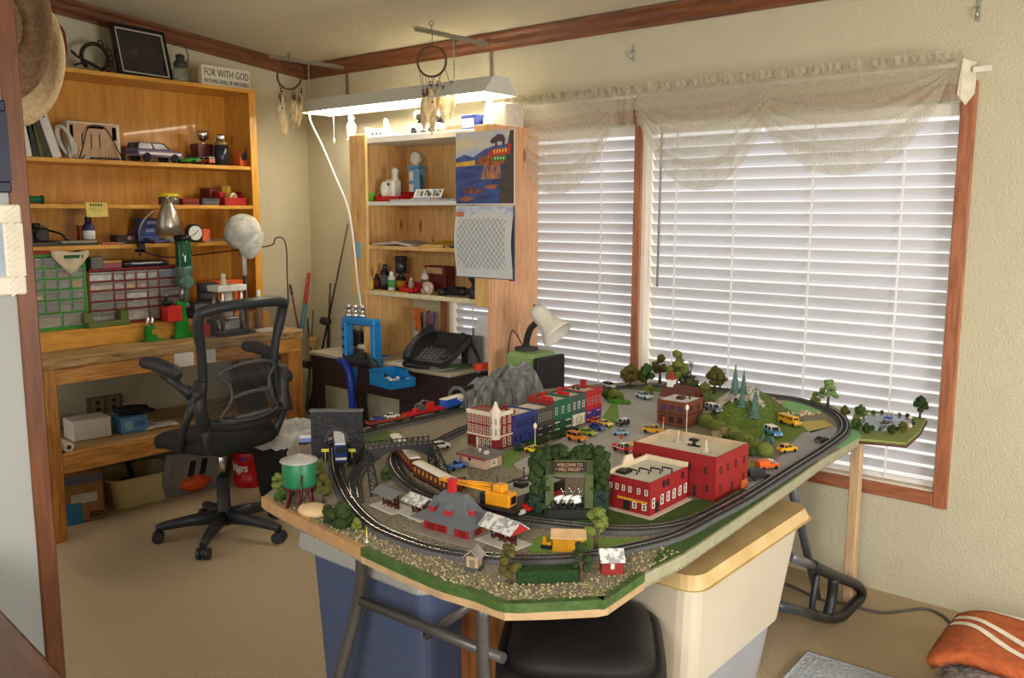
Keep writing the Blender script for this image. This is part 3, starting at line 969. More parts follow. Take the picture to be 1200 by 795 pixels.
# clamp-on silver lamp with its cord
p = Vector((SX1 + .012, sy(163, 292, SX1), ZC))
o = thing('clamp_lamp', 'brushed silver clamp lamp gripping the edge of the third shelf', 'lamp', p)
NICK = mat((176, 170, 160), .32, metal=.9, var=.04)
MB().bx(-.03, .02, -.018, .018, -.045, -.028, bev=.003).bx(-.03, .02, -.018, .018, .0, .014, bev=.003).bx(.008, .02, -.018, .018, -.045, .014).cyl((-.005, 0, -.065), (-.005, 0, -.03), .006).build('clamp', DARK, o)
MB().tube([(0, 0, .014), (.02, -.006, .08), (.04, .02, .14), (.06, .06, .18)], .006, 8, smooth=5).build('arm', NICK, o)
sh = MB().lathe([(.008, .19), (.018, .185), (.03, .165), (.05, .12), (.062, .06), (.066, .0), (.064, .0), (.06, .055), (.045, .115), (.012, .17)], n=28)
sh.build('lamp_shade', NICK, o, loc=(.08, .125, .05), rot=(math.radians(2), math.radians(4), 0))
MB().lathe([(.006, 0), (.01, .004), (.006, .02)], n=10).build('finial', NICK, o, loc=(.085, .125, .24))
MB().tube([(0, .01, -.04), (-.03, .12, -.07), (-.1, .25, -.085), (-.12, .5, -.07), (-.1, .75, -.05), (-.02, .85, -.03), (.0, .865, .01), (.03, .9, .01), (.04, .915, -.06), (.03, .92, -.2), (.02, .93, -.4)], .004, 6, smooth=6).build('cord', BLACK, o)

# cap on its post
p = Vector((-4.43, sy(288, 350, -4.43), ZD))
o = thing('cap_stand', 'dark metal post with a pale upper sleeve holding the grey cap', 'stand', (p.x, p.y, BZ))
MB().lathe([(.05, 0), (.05, .01), (.012, .018), (.012, .33)], n=14).build('post', mat((52, 40, 36), .5), o)
MB().cyl((0, 0, .33), (0, 0, .58), .013).build('sleeve', mat((196, 192, 186), .4), o)
o = thing('baseball_cap', 'grey camouflage baseball cap hanging on the post, brim down', 'cap', (p.x, p.y, BZ + .56), rz=math.radians(-35))
CAP = mat((204, 202, 196), .9, c2=(164, 164, 158), scale=26)
dome = MB()
rr = [(.1, -.02), (.102, .01), (.098, .05), (.086, .08), (.066, .098), (.035, .108), (0, .11)]
dome.lathe(rr, n=24, sx=1.08)
dome.build('crown', CAP, o, rot=(0, math.radians(35), 0))
MB().tube([(.1 * math.cos(a) * 1.04, .1 * math.sin(a), .004) for a in [PI * 2 * k / 24 for k in range(25)]], .006, 6).build('sweatband', mat((120, 118, 112), .9), o, rot=(0, math.radians(35), 0))
br = []
for i in range(9):
    s = i / 4 - 1
    for j in range(4):
        t_ = j / 3 * math.sqrt(max(.02, 1 - .75 * s * s))
        br.append((.095 + .02 * t_ - .05 * s * s, .035 + s * .082 * (1 - .1 * t_), .0 - .13 * t_ + .025 * s * s))
bm_ = MB().add(br, [(i * 4 + j, i * 4 + j + 1, i * 4 + j + 5, i * 4 + j + 4) for i in range(8) for j in range(3)], 0, True)
bo = bm_.build('brim', mat((196, 196, 190), .9, c2=(150, 150, 146), scale=20), o)
bo.modifiers.new('thick', 'SOLIDIFY').thickness = .004
MB().lathe([(0, .117), (.006, .115), (.007, .108)], n=10).build('button', CAP, o, rot=(0, math.radians(35), 0))

# ------------------------------------------------------------------ drawer cabinets and tools on the bench
def drawer_cabinet(name, label, loc, W_, H_, D_, m, rows, wall=.012, rail=.007):
    """rows: list of (height share, [drawer width shares with contents colour]); opens to +x"""
    o = thing(name, label, 'drawer cabinet', loc)
    b = MB()
    b.bx(-D_, 0, -W_ / 2, -W_ / 2 + wall, 0, H_).bx(-D_, 0, W_ / 2 - wall, W_ / 2, 0, H_).bx(-D_, 0, -W_ / 2, W_ / 2, 0, wall).bx(-D_, 0, -W_ / 2, W_ / 2, H_ - wall, H_).bx(-D_, -D_ + .004, -W_ / 2, W_ / 2, 0, H_)
    tot = sum(r[0] for r in rows)
    z = H_ - wall
    shelves = []
    for hgt, cols in rows:
        dh = (H_ - 2 * wall) * hgt / tot
        zt, zb = z, z - dh
        b.bx(-D_, .002, -W_ / 2, W_ / 2, zb - rail / 2, zb + rail / 2)
        cw = sum(c[0] for c in cols)
        y = -W_ / 2 + wall
        for share, col in cols:
            dw = (W_ - 2 * wall) * share / cw
            y0, y1 = y + .003, y + dw - .003
            z0, z1 = zb + rail / 2 + .001, zt - rail / 2 - .002
            dr = MB()
            dr.bx(-.006, -.003, y0, y1, z0, z1)
            dr.bx(-D_ + .02, -.004, y0, y0 + .002, z0, z1 - .004).bx(-D_ + .02, -.004, y1 - .002, y1, z0, z1 - .004).bx(-D_ + .02, -.004, y0, y1, z0, z0 + .002)
            dr.bx(-.004, .006, y0, y1, z1 - .007, z1)
            d_o = dr.build('drawer', mat((226, 226, 222), .15, alpha=.2, var=.05), o)
            R = random.Random(int(y0 * 9999 + z0 * 777))
            ct = MB().bx(-.016, -.01, y0 + .004, y1 - .004, z0 + .002, z0 + (z1 - z0) * R.uniform(.5, .8))
            for k in range(5):
                ct.box((-.02 - R.random() * .03, y0 + (y1 - y0) * (.15 + .7 * R.random()), z0 + .004 + (z1 - z0) * .3 * R.random()), (.018, (y1 - y0) * .3, (z1 - z0) * .45), rot=(R.random(), R.random(), R.random()))
            ct.build('contents', mat(col, .6, var=.4, scale=60), d_o)
            y += dw
            b.bx(-D_, .0015, y - .0026, y + .0026, zb, zt)
        z = zb
    b.build('cabinet_body', m, o)
    return o


gx = (-4.615)
y0, y1 = sy(37, 386, gx), sy(105, 380, gx)
G4 = lambda *c: [(1, k) for k in c]
gcab = drawer_cabinet('drawer_cabinet', 'green framed cabinet of clear drawers at the left end of the bench', (gx, (y0 + y1) / 2, ZD), y1 - y0, .385, .2, mat((62, 150, 52), .35),
                      [(1.05, G4((110, 60, 46), (70, 74, 80), (80, 70, 60), (90, 90, 94))), (1, G4((60, 66, 76), (84, 66, 60), (150, 60, 44), (90, 100, 120))), (1, G4((90, 90, 70), (96, 86, 60), (110, 124, 140), (196, 130, 50))),
                       (1, G4((190, 160, 40), (90, 84, 86), (90, 88, 84), (90, 90, 92))), (1.2, G4((70, 66, 62), (86, 66, 80), (90, 90, 90), (40, 90, 60))), (1.4, [(1.3, (150, 140, 96)), (1.1, (120, 116, 90))])])
o = thing('folded_cloth', 'cream cloth with a green band draped over the green cabinet', 'cloth', (gx + .006, sy(81, 300, gx), ZD + .385))
vs, fs = [], []
for i in range(9):
    u = i / 8
    for j in range(7):
        v = j / 6
        yy = (u - .5) * .19
        drop = max(0, v - .35) / .65 * (.12 - .2 * abs(u - .5))
        xx = -.1 + min(v, .35) / .35 * .108 + .006 * math.sin(9 * u + 2 * v)
        vs.append((xx, yy, .004 + .01 * math.sin(u * 7) * (1 - v) + .006 - drop))
fs = [(i * 7 + j, (i + 1) * 7 + j, (i + 1) * 7 + j + 1, i * 7 + j + 1) for i in range(8) for j in range(6)]
c_ = MB().add(vs, fs, 0, True).build('cloth', mat((206, 192, 164), .9, bump=.3), o)
c_.modifiers.new('thick', 'SOLIDIFY').thickness = .003
MB().bx(.0, .016, -.03, .06, -.022, -.006).build('green_band', mat((38, 90, 52), .8), o)
carton('red_packet', 'flat red packet on top of the green cabinet, left of the cloth', 'packet', (-4.66, sy(44, 302, -4.66), ZD + .385), (.1, .08, .02), mat((136, 44, 32)))

y0, y1 = sy(106, 383, gx), sy(217, 372, gx)
rc = (128, 34, 42)
W_S = (226, 224, 222)
drawer_cabinet('drawer_cabinet', 'maroon framed cabinet of clear drawers beside the green one', (gx, (y0 + y1) / 2, ZD), y1 - y0, .30, .17, mat(rc, .4),
               [(.8, [(1.6, W_S), (.8, (190, 186, 190)), (.8, (200, 190, 190)), (.8, (206, 206, 206)), (.8, (190, 190, 186)), (1.7, (60, 80, 140))]),
                (.7, [(1.6, (206, 190, 170)), (.8, (190, 176, 180)), (.8, (206, 176, 70)), (.8, (196, 120, 110)), (.8, (96, 90, 90)), (1.7, (90, 80, 80))]),
                (.8, [(1.6, (60, 90, 70)), (.8, (180, 60, 60)), (1.6, W_S), (.8, (150, 140, 140)), (1.7, (120, 100, 96))]),
                (.7, [(1.6, (40, 42, 44)), (.8, (90, 60, 60)), (1.6, (170, 170, 186)), (.8, (170, 160, 150)), (1.7, (96, 84, 84))]),
                (1, [(1.6, (150, 150, 160)), (.8, (60, 50, 50)), (1.6, (196, 196, 206)), (.8, (96, 60, 56)), (1.7, (110, 40, 40))])])
carton('grey_packet', 'grey mesh box on the left end of the maroon cabinet', 'box', (-4.66, sy(111, 318, -4.66), ZD + .30), (.07, .065, .06), mat((126, 124, 120), c2=(90, 88, 86), scale=200))
carton('card_packet', 'pink and yellow card packet on top of the maroon cabinet', 'packet', (-4.66, sy(129, 320, -4.66), ZD + .30), (.07, .1, .04), mat((150, 84, 96)), marks=[('x', 0, 1, .8, 1, mat((206, 176, 60)))])
o = thing('zip_pouch', 'black zipped tool pouch lying on top of the maroon cabinet', 'pouch', (-4.67, sy(168, 320, -4.67), ZD + .30))
MB().bx(-.05, .05, -.13, .13, 0, .032, bev=.012).build('pouch_body', mat((44, 44, 48), .7, bump=.2), o)
MB().bx(-.052, .052, -.128, .128, .02, .023, bev=.001).build('zip', mat((150, 150, 154), .4, metal=.7), o)
MB().tube([(.052, -.09, .022), (.062, -.05, .02), (.06, 0, .022), (.062, .05, .021), (.054, .08, .022)], .005, 6, smooth=3).build('strap', mat((196, 196, 196)), o)

p = Vector((-4.585, (sy(110, 384, -4.53) + sy(153, 378, -4.53)) / 2, ZD))
o = thing('tool_cradle', 'olive green metal cradle standing before the maroon cabinet', 'cradle', p)
OL = mat((104, 116, 66), .5)
MB().bx(-.028, .03, -.11, .11, 0, .03, bev=.004).build('base', OL, o)
for s in (-1, 1):
    MB().slab([(-.022, .03), (.022, .03), (.018, .085), (.006, .075), (-.006, .075), (-.018, .085)], (-.02, s * .095 - .008, 0), (0, 1, 0), (0, 0, 1), (.04, 0, 0)).build('upright', OL, o)
carton('red_box', 'small bright red box at the right end of the maroon cabinet', 'box', (-4.53, sy(202, 376, -4.53), ZD), (.07, .085, .085), mat((206, 46, 34), .4))
o = thing('rubber_bulb', 'black rubber bulb resting on the small red box', 'bulb', (-4.53, sy(196, 360, -4.53), ZD + .086))
MB().lathe([(.005, 0), (.022, .006), (.028, .02), (.02, .036), (.009, .042), (.008, .056)], n=16).build('bulb', BLACK, o)
MB().lathe([(.011, .054), (.013, .057), (.011, .064)], n=12).build('collar', STEEL, o)

# green powder measure on its stand
p = atz(211, 397, BZ)
o = thing('powder_measure', 'tall green powder measure with a crank, on a green stand', 'powder measure', (p.x - .05, p.y + .03, BZ))
GRN = mat((12, 132, 44), .3, coat=.4)
HAM = mat((96, 128, 112), .4, metal=.3, var=.2, scale=80)
MB().bx(-.05, .05, -.055, .055, 0, .016, bev=.004).slab([(-.042, .016), (.042, .016), (.022, .2), (-.022, .2)], (.03, 0, 0), (0, 1, 0), (0, 0, 1), (-.012, 0, 0)).slab([(.03, .016), (-.045, .016), (.018, .2)], (0, -.006, 0), (1, 0, 0), (0, 0, 1), (0, .012, 0)).build('stand', GRN, o)
MB().cyl((.01, .012, .2), (.01, .03, .30), .011).build('lever', STEEL, o)
MB().cyl((-.02, .03, .31), (.06, .03, .31), .036, n=20).cyl((.06, .03, .31), (.066, .03, .31), .026, n=16).build('drum', HAM, o)
MB().lathe([(.014, .19), (.02, .2), (.02, .27), (.036, .34), (.046, .38), (.046, .395)], n=18, c=(.0, .045, 0)).lathe([(.012, .16), (.02, .165), (.02, .19)], n=14, c=(0, .045, 0)).build('funnel_body', HAM, o)
MB().lathe([(.042, .39), (.043, .395), (.043, .535), (.04, .54)], n=22, c=(0, .045, 0)).build('hopper_tube', mat((18, 82, 56), .12, coat=.5), o)
MB().lathe([(.046, .535), (.046, .56), (.03, .566)], n=22, c=(0, .045, 0)).build('hopper_cap', BLACK, o)

p = atz(180, 400, BZ)
o = thing('priming_tool', 'small green priming tool with two steel pins on the bench edge', 'press', (p.x - .02, p.y, BZ))
MB().bx(-.04, .04, -.055, .055, 0, .01, bev=.003).slab([(-.03, .01), (.03, .01), (.03, .03), (.0, .035), (-.005, .06), (.02, .065), (.018, .08), (-.028, .08), (-.035, .05)], (.014, 0, 0), (0, 1, 0), (0, 0, 1), (-.028, 0, 0)).build('frame', GRN, o)
for s in (-.018, .008):
    MB().cyl((0, s, .075), (0, s, .125), .009).cyl((0, s, .12), (0, s, .13), .006).build('pin', CHROME, o)

# press with steel posts and a white head, and its neighbours
p = Vector((-4.425, sy(268, 385, -4.425), BZ))
o = thing('bench_press', 'steel four-post case trimmer with a white head at the bench back', 'press', p)
MB().bx(-.07, .07, -.1, .1, 0, .03, bev=.004).build('base', DARK, o)
for x, y in ((-.04, -.06), (.04, -.06), (-.04, .06), (.04, .06)):
    MB().cyl((x, y, .03), (x, y, .27), .011).build('post', STEEL, o)
MB().bx(-.06, .06, -.09, .09, .25, .285, bev=.004).build('head_plate', mat((216, 214, 208), .4), o)
MB().lathe([(.02, .1), (.028, .11), (.03, .25)], n=14).lathe([(.016, .285), (.018, .29), (.012, .33), (.016, .335), (.006, .35)], n=14, c=(0, -.02, 0)).build('spindle', mat((206, 200, 186), .4), o)
carton('orange_case', 'bright orange plastic case behind the steel case trimmer', 'case', (-4.72, sy(268, 350, -4.70), ZD), (.1, .19, .19), mat((222, 92, 32), .35), marks=[('x', .3, .7, .84, .9, mat((240, 140, 80)))])
for i, lab in enumerate(('lower', 'upper')):
    bottle('grey_tin', lab + ' of two stacked dark grey tins left of the steel trimmer', 'tin', (-4.62, sy(246, 355, -4.6), ZD + .09 + .052 * i), cyl_prof(.06, .05), mat((88, 88, 90), .4, metal=.3), group='grey tins on the bench')
drawer_cabinet('sorting_case', 'low clear sorting case under the two grey tins', (-4.55, sy(244, 362, -4.55), ZD), .17, .088, .15, mat((96, 96, 92), .4), [(1, [(1, (90, 96, 90)), (1, (120, 110, 90))]), (1, [(1, (80, 90, 80)), (1, (120, 60, 50))])], wall=.006, rail=.004)
p = atz(272, 392, BZ)
o = thing('powder_scale', 'grey powder scale with a clear front, seen through the chair back', 'scale', (p.x - .05, p.y, BZ))
MB().slab([(-.07, 0), (.07, 0), (.07, .03), (.03, .085), (-.07, .085)], (0, -.085, 0), (1, 0, 0), (0, 0, 1), (0, .17, 0)).build('scale_body', mat((70, 70, 74), .4), o)
MB().bx(-.05, .025, -.07, .07, .086, .092, bev=.003).build('pan_plate', STEEL, o)
MB().slab([(-.06, 0), (.06, 0), (.06, .05), (-.06, .05)], (.068, 0, .034), (0, 1, 0), (-.58, 0, .8), (.002, 0, .001)).build('display', mat((140, 140, 140), .2), o)
carton('red_jar_box', 'small red carton on the bench left of the powder scale', 'box', (p.x - .05, p.y - .16, BZ), (.07, .07, .065), mat((186, 36, 34)))
bottle('solvent_bottle', 'small white-capped amber bottle at the right end of the bench', 'bottle', (-4.52, sy(303, 352, -4.52), BZ), cyl_prof(.022, .19, .011, .01), mat((150, 120, 80), .3), [(.012, .19), (.014, .195), (.014, .225), (.01, .23)], WHITE)
o = thing('notepad', 'white notepad at the right end of the workbench', 'notepad', (-4.42, sy(312, 383, -4.42), BZ), rz=.15)
MB().bx(-.06, .06, -.09, .09, 0, .006).build('pages', WHITE, o)
MB().bx(-.062, .062, .08, .092, .0, .008, bev=.001).build('binding', mat((150, 150, 146)), o)

# --- lower shelf
ZL = .43
p = atz(124, 512, ZL)
carton('white_box', 'plain white box on the lower bench shelf', 'box', (p.x - .07, p.y - .06, ZL), (.15, .19, .105), mat((224, 220, 212), .6, var=.03), rz=math.radians(-6))
p = atz(159, 507, ZL)
o = carton('tissue_box', 'blue tissue box beside the white box on the lower shelf', 'box', (p.x - .06, p.y, ZL), (.12, .14, .085), mat((92, 148, 206), .5), marks=[('x', .1, .4, .2, .8, mat((150, 190, 226))), ('x', .55, .9, .4, .7, mat((60, 110, 170)))])
o = thing('black_cloth', 'crumpled black cloth heaped on the blue tissue box', 'cloth', (p.x - .09, p.y + .03, ZL + .087))
MB().ball((0, 0, .02), .09, 3, .1, squash=(.8, 1.05, .26), seed=4).build('cloth', mat((26, 26, 32), .9, bump=.4), o)
MB().ball((.05, .06, .012), .045, 2, .12, squash=(1, 1, .3), seed=5).build('hem', mat((34, 34, 40), .9), o)
p = atz(188, 504, ZL)
for i in range(2):
    o = thing('paper_sheet', ('pale lavender' if i else 'white') + ' crumpled sheet of paper beside the blue tissue box', 'paper', (p.x - .08 - .05 * i, p.y + .03 - .09 * i, ZL), group='loose papers on the lower shelf')
    vs = [(-.06 + .03 * a, -.09 + .03 * b, .006 + .012 * rnd.random() + .01 * i) for a in range(5) for b in range(7)]
    s_ = MB().add(vs, [(a * 7 + b, a * 7 + 7 + b, a * 7 + 8 + b, a * 7 + b + 1) for a in range(4) for b in range(6)]).build('sheet', mat((206, 204, 224) if i else (226, 224, 220), .8), o)
    s_.modifiers.new('thick', 'SOLIDIFY').thickness = .0015
p = atz(79, 530, ZL)
o = thing('paper_roll', 'small roll of white paper on the lower shelf beside the bench leg', 'roll', (p.x - .03, p.y, ZL))
MB().lathe([(.009, -.05), (.026, -.05), (.026, .05), (.009, .05), (.009, -.05)], n=18).build('roll', WHITE, o, loc=(0, 0, .027), rot=(0, PI / 2, 0))
MB().lathe([(.008, -.052), (.011, -.052), (.011, .052), (.008, .052), (.008, -.052)], n=12).build('core', mat((120, 96, 70)), o, loc=(0, 0, .027), rot=(0, PI / 2, 0))
q = atx(122, 474, XL)
o = thing('outlet_board', 'wooden board with two wall outlets, fixed low behind the bench', 'outlet', (XL, q.y, q.z))
MB().bx(0, .018, -.1, .1, -.05, .05, bev=.003).build('board', wood((130, 104, 74), (104, 80, 56), 'y', .6, knots=False), o)
for s in (-1, 1):
    MB().bx(.018, .022, s * .045 - .036, s * .045 + .036, -.045, .045, bev=.002).build('outlet_plate', mat((140, 126, 104)), o)
    MB().bx(.022, .0235, s * .045 - .012, s * .045 + .012, .008, .03).bx(.022, .0235, s * .045 - .012, s * .045 + .012, -.03, -.008).build('socket', DARK, o)

# --- on the carpet under the bench
p = atz(106, 615, 0)
BLT = mat((44, 118, 160), .7)
carton('cardboard_carton', 'cardboard carton with blue tape under the workbench', 'box', (p.x - .18, p.y, 0), (.26, .25, .27), mat((150, 108, 70), .8), rz=math.radians(-12), marks=[('x', .12, .55, .0, .42, BLT), ('x', .35, .86, .4, .58, mat((190, 182, 170))), ('x', .1, .98, .78, .93, mat((96, 100, 120))), ('x', .68, .95, .08, .2, mat((70, 54, 44)))], lid=False)
p = atz(172, 592, 0)
o = thing('dish_pan', 'cream plastic dish pan full of odds and ends under the bench', 'tub', (p.x - .14, p.y + .02, 0), rz=math.radians(-4))
PAN = mat((214, 200, 150), .4, var=.03)


def tub(mb, x, y, h, tp=.82, w=.006, lip=.014, e=.05, mi=0):
    """a tapering open tub with a rolled rim, outer top size x by y"""
    def rr(sx, sy_, z, rad):
        out = []
        for cx, cy, a0 in ((1, 1, 0), (-1, 1, 90), (-1, -1, 180), (1, -1, 270)):
            for k in range(5):
                a = math.radians(a0 + 22.5 * k)
                out.append((cx * (sx / 2 - rad) + rad * math.cos(a), cy * (sy_ / 2 - rad) + rad * math.sin(a), z))
        return out
    L = [rr(x * tp, y * tp, 0, e), rr(x, y, h * .97, e), rr(x + lip * 2, y + lip * 2, h * .97, e + lip), rr(x + lip * 2, y + lip * 2, h, e + lip), rr(x - w * 2, y - w * 2, h, e), rr(x * tp - w * 2, y * tp - w * 2, w, e)]
    n = 20
    vs = [q for l in L for q in l]
    fs = [(i * n + k, i * n + (k + 1) % n, (i + 1) * n + (k + 1) % n, (i + 1) * n + k) for i in range(5) for k in range(n)]
    fs += [tuple(range(n))[::-1], tuple(range(5 * n, 6 * n))]
    return mb.add(vs, fs, mi)


tub(MB(), .30, .38, .17).build('tub_shell', PAN, o)
o2 = thing('hand_brush', 'dark brush lying in the cream dish pan, handle up', 'brush', (p.x - .14, p.y + .02, .012), rz=.5)
MB().bx(-.1, .1, -.04, .04, .06, .1, bev=.01).build('brush_head', mat((40, 34, 30), .8, bump=.5), o2)
MB().bx(-.095, .095, -.035, .035, .0, .06).build('bristle', mat((30, 26, 24), .9), o2)
MB().tube([(-.02, 0, .1), (-.06, .02, .18), (-.1, .03, .26)], .014, 8, smooth=4).build('handle', mat((34, 30, 30), .5), o2)
o2 = thing('work_glove', 'crumpled tan work glove heaped in the dish pan', 'glove', (p.x - .13, p.y + .06, .04))
MB().ball((0, 0, .03), .06, 3, .06, squash=(.8, 1.2, .5), seed=8).build('palm', mat((150, 128, 90), .9, bump=.4), o2)
for k in range(4):
    MB().rings([((.02 + .01 * k, -.05 + .022 * k, .035), .012), ((.06, -.06 + .028 * k, .04), .012), ((.075, -.06 + .028 * k, .03), .008)], 8).build('finger', mat((150, 128, 90), .9, bump=.4), o2)

p = atz(250, 588, 0)
o = thing('plastic_case', 'grey plastic case with dark slots leaning under the bench', 'case', (p.x - .26, p.y + .02, .0), rot=(0, math.radians(24), math.radians(-4)))
MB().bx(-.03, .03, -.19, .19, 0, .3, bev=.02).build('case_shell', mat((136, 134, 134), .45), o)
for yy in (-.06, .01):
    MB().bx(.03, .033, yy, yy + .035, .14, .25, bev=.001).build('slot', BLACK, o)
MB().tube([(.0, .06, .3), (.0, .08, .33), (.0, .14, .33), (.0, .16, .3)], .01, 8).build('handle', DARK, o)
for i, (px_, py_, lab) in enumerate(((243, 575, 'glossy orange bag slumped on the carpet, nearer one under the bench'), (247, 556, 'glossy orange bag leaning behind the nearer orange bag'))):
    p = atz(px_, 586 - 4 * i, 0)
    o = thing('snack_bag', lab, 'bag', (p.x - .16 - .02 * i, p.y + .02 + .03 * i, .01), rz=.3 * i, group='orange bags under the bench')
    MB().ball((0, 0, .06 + .05 * i), .1, 3, .05, squash=(.6, 1.0, .55 + .45 * i), seed=20 + i).build('bag', mat((206, 84, 30), .25, bump=.5, bscale=25), o)
    MB().bx(-.01, .01, -.1, .1, .10 + .09 * i, .13 + .09 * i, bev=.004).build('seal', mat((216, 110, 50), .3), o)

p = atz(293, 573, 0)
o = thing('coffee_can', 'big red plastic coffee can with a black lid on the carpet', 'can', (p.x - .08, p.y + .06, .0))
MB().lathe([(.088, 0), (.094, .006), (.096, .05), (.09, .06), (.09, .13), (.096, .145), (.096, .205), (.09, .215)], n=28).build('can_body', mat((196, 24, 30), .35), o)
MB().lathe([(.093, .21), (.097, .214), (.097, .232), (.06, .238), (0, .238)], n=28).build('lid', mat((24, 22, 22), .4), o)
# the maker's word wraps round the can
for i, (chx, a) in enumerate(zip('Folgers', (-1.02, -.74, -.56, -.38, -.18, .0, .18))):
    aa = math.radians(-52) + a * .9 - .1
    text(chx, .072 if i else .085, WHITE, o, (.0945 * math.cos(aa), .0945 * math.sin(aa), .12), (PI / 2, 0, aa + PI / 2), name='lettering', depth=.002)
aa = math.radians(8)
MB().box((.0965 * math.cos(aa), .0965 * math.sin(aa), .05), (.003, .035, .05), rot=(0, 0, aa)).build('printed_label', WHITE, o)
aa = math.radians(-55)
MB().box((.0925 * math.cos(aa), .0925 * math.sin(aa), .175), (.006, .04, .03), rot=(0, 0, aa)).build('printed_emblem', mat((110, 50, 130)), o)

p = atz(335, 590, 0)
o = thing('waste_bin', 'black waste bin with a pale plastic liner between bench and railway', 'bin', (p.x - .03, p.y + .05, 0), rz=.2)
tub(MB(), .27, .36, .40, tp=.78, lip=.006).build('bin_body', mat((24, 23, 25), .5), o)
ln = MB()
n = 40
R = random.Random(3)
rings_ = []
for (sx_, sy__, z) in ((.30, .39, .34), (.31, .40, .39), (.30, .385, .42), (.27, .35, .418), (.24, .32, .38), (.2, .28, .32)):
    rings_.append([(sx_ / 2 * math.copysign(abs(math.cos(2 * PI * k / n)) ** .5, math.cos(2 * PI * k / n)) * (1 + R.uniform(-.03, .03)), sy__ / 2 * math.copysign(abs(math.sin(2 * PI * k / n)) ** .5, math.sin(2 * PI * k / n)) * (1 + R.uniform(-.03, .03)), z + R.uniform(-.012, .012)) for k in range(n)])
ln.add([q for r in rings_ for q in r], [(i * n + k, i * n + (k + 1) % n, (i + 1) * n + (k + 1) % n, (i + 1) * n + k) for i in range(5) for k in range(n)] + [tuple(range(5 * n, 6 * n))], 0, True)
ln.build('bin_liner', mat((196, 196, 196), .4, bump=.6, bscale=30, var=.06), o)

# ------------------------------------------------------------------ office chair
cc = atz(263, 605, .1)
cpos = Vector((cc.x, cc.y, 0))
CH = thing('office_chair', 'black mesh-back office chair with flip-up arms at the workbench', 'chair', cpos, rz=math.radians(188))
PL = mat((44, 46, 49), .42, var=.05)
SPK = -22
SEATM = mat((30, 31, 33), .75, var=.1, bump=.2, bscale=300)
MB().lathe([(.035, .06), (.05, .07), (.05, .12), (.034, .13), (.03, .3), (.028, .3)], n=18).build('column', PL, CH)
MB().cyl((0, 0, .3), (0, 0, .45), .016, n=16).build('gas_lift', CHROME, CH)
for k in range(5):
    a = math.radians(SPK + 72 * k)
    d = Vector((math.cos(a), math.sin(a), 0))
    MB().rings([(d * .03 + Vector((0, 0, .1)), .036), (d * .16 + Vector((0, 0, .095)), .028), (d * .29 + Vector((0, 0, .078)), .021), (d * .315 + Vector((0, 0, .07)), .018)], 10).cyl(d * .3 + Vector((0, 0, .05)), d * .3 + Vector((0, 0, .08)), .012, n=8).build('base_spoke', PL, CH)
    w = Vector((-d.y, d.x, 0))
    cm = MB()
    for s in (-1, 1):
        cm.cyl(d * .31 + w * (s * .012) + Vector((0, 0, .028)), d * .31 + w * (s * .03) + Vector((0, 0, .028)), .028, n=16)
    cm.cyl(d * .31 + w * -.013 + Vector((0, 0, .03)), d * .31 + w * .013 + Vector((0, 0, .03)), .024, n=12)
    cm.build('caster', PL, CH)
MB().bx(-.1, .1, -.09, .09, .43, .475, bev=.015).cyl((0, -.09, .45), (0, -.2, .45), .007, n=8).cyl((0, -.2, .45), (0, -.235, .45), .014, n=8).build('tilt_mechanism', PL, CH)
# seat (front towards +x), a padded slab with rounded corners and a waterfall front
st = MB()
n = 36
lv = [(.82, .465), (.97, .475), (1.0, .505), (.97, .535), (.85, .55), (.5, .545), (0.01, .54)]
vs = []
for k_, z in lv:
    for k in range(n):
        a = 2 * PI * k / n
        x = .245 * math.copysign(abs(math.cos(a)) ** .55, math.cos(a)) * k_ + .03
        y = .25 * math.copysign(abs(math.sin(a)) ** .55, math.sin(a)) * k_
        vs.append((x, y, z - .03 * max(0, x - .12) / .15 + .01 * (abs(y) / .25) ** 2))
st.add(vs, [(i * n + k, i * n + (k + 1) % n, (i + 1) * n + (k + 1) % n, (i + 1) * n + k) for i in range(len(lv) - 1) for k in range(n)] + [tuple(range(n))[::-1]], 0, True)
st.build('seat', SEATM, CH)


def bp(u, z):
    """the curved plane of the chair back: u across, z up"""
    t_ = (z - .6) / .56
    return Vector((-.235 - .03 * math.sin(t_ * PI * .9) * -1 - .09 * max(0, t_ - .35) ** 1.3 + .06 * (u / .23) ** 2, u, z))


bz0, bz1 = .60, 1.17
outline = []
for u, z in ((-.19, bz0 + .02), (0, bz0 + .0), (.19, bz0 + .02), (.235, bz0 + .07), (.215, .82), (.222, .96), (.25, bz1 - .05), (.21, bz1 - .005), (0, bz1 + .012), (-.21, bz1 - .005), (-.25, bz1 - .05), (-.222, .96), (-.215, .82), (-.235, bz0 + .07)):
    outline.append(bp(u, z))
oc = spline(outline, 5, closed=True)
fr = MB()
fr.rings([(q, .021 + .006 * (q.z < .6) + .004 * (q.z > 1.0)) for q in oc + [oc[0]]], 10)
fr.build('back_frame', PL, CH)
# see-through mesh, a woven material on the curved plane
MESHM = bpy.data.materials.new('chair_mesh')
MESHM.use_nodes = True
nt = MESHM.node_tree
b = nt.nodes['Principled BSDF']
b.inputs['Base Color'].default_value = (.02, .02, .022, 1)
b.inputs['Roughness'].default_value = .7
b.inputs['Alpha'].default_value = .5
ms = MB()
vs = []
for i in range(13):
    z = bz0 + .015 + (bz1 - bz0 - .02) * i / 12
    hw = .225
    for j in range(9):
        vs.append(bp(hw * (j / 4 - 1), z))
ms.add(vs, [(i * 9 + j, i * 9 + j + 1, i * 9 + j + 10, i * 9 + j + 9) for i in range(12) for j in range(8)], 0, True)
ms.build('back_mesh', MESHM, CH)
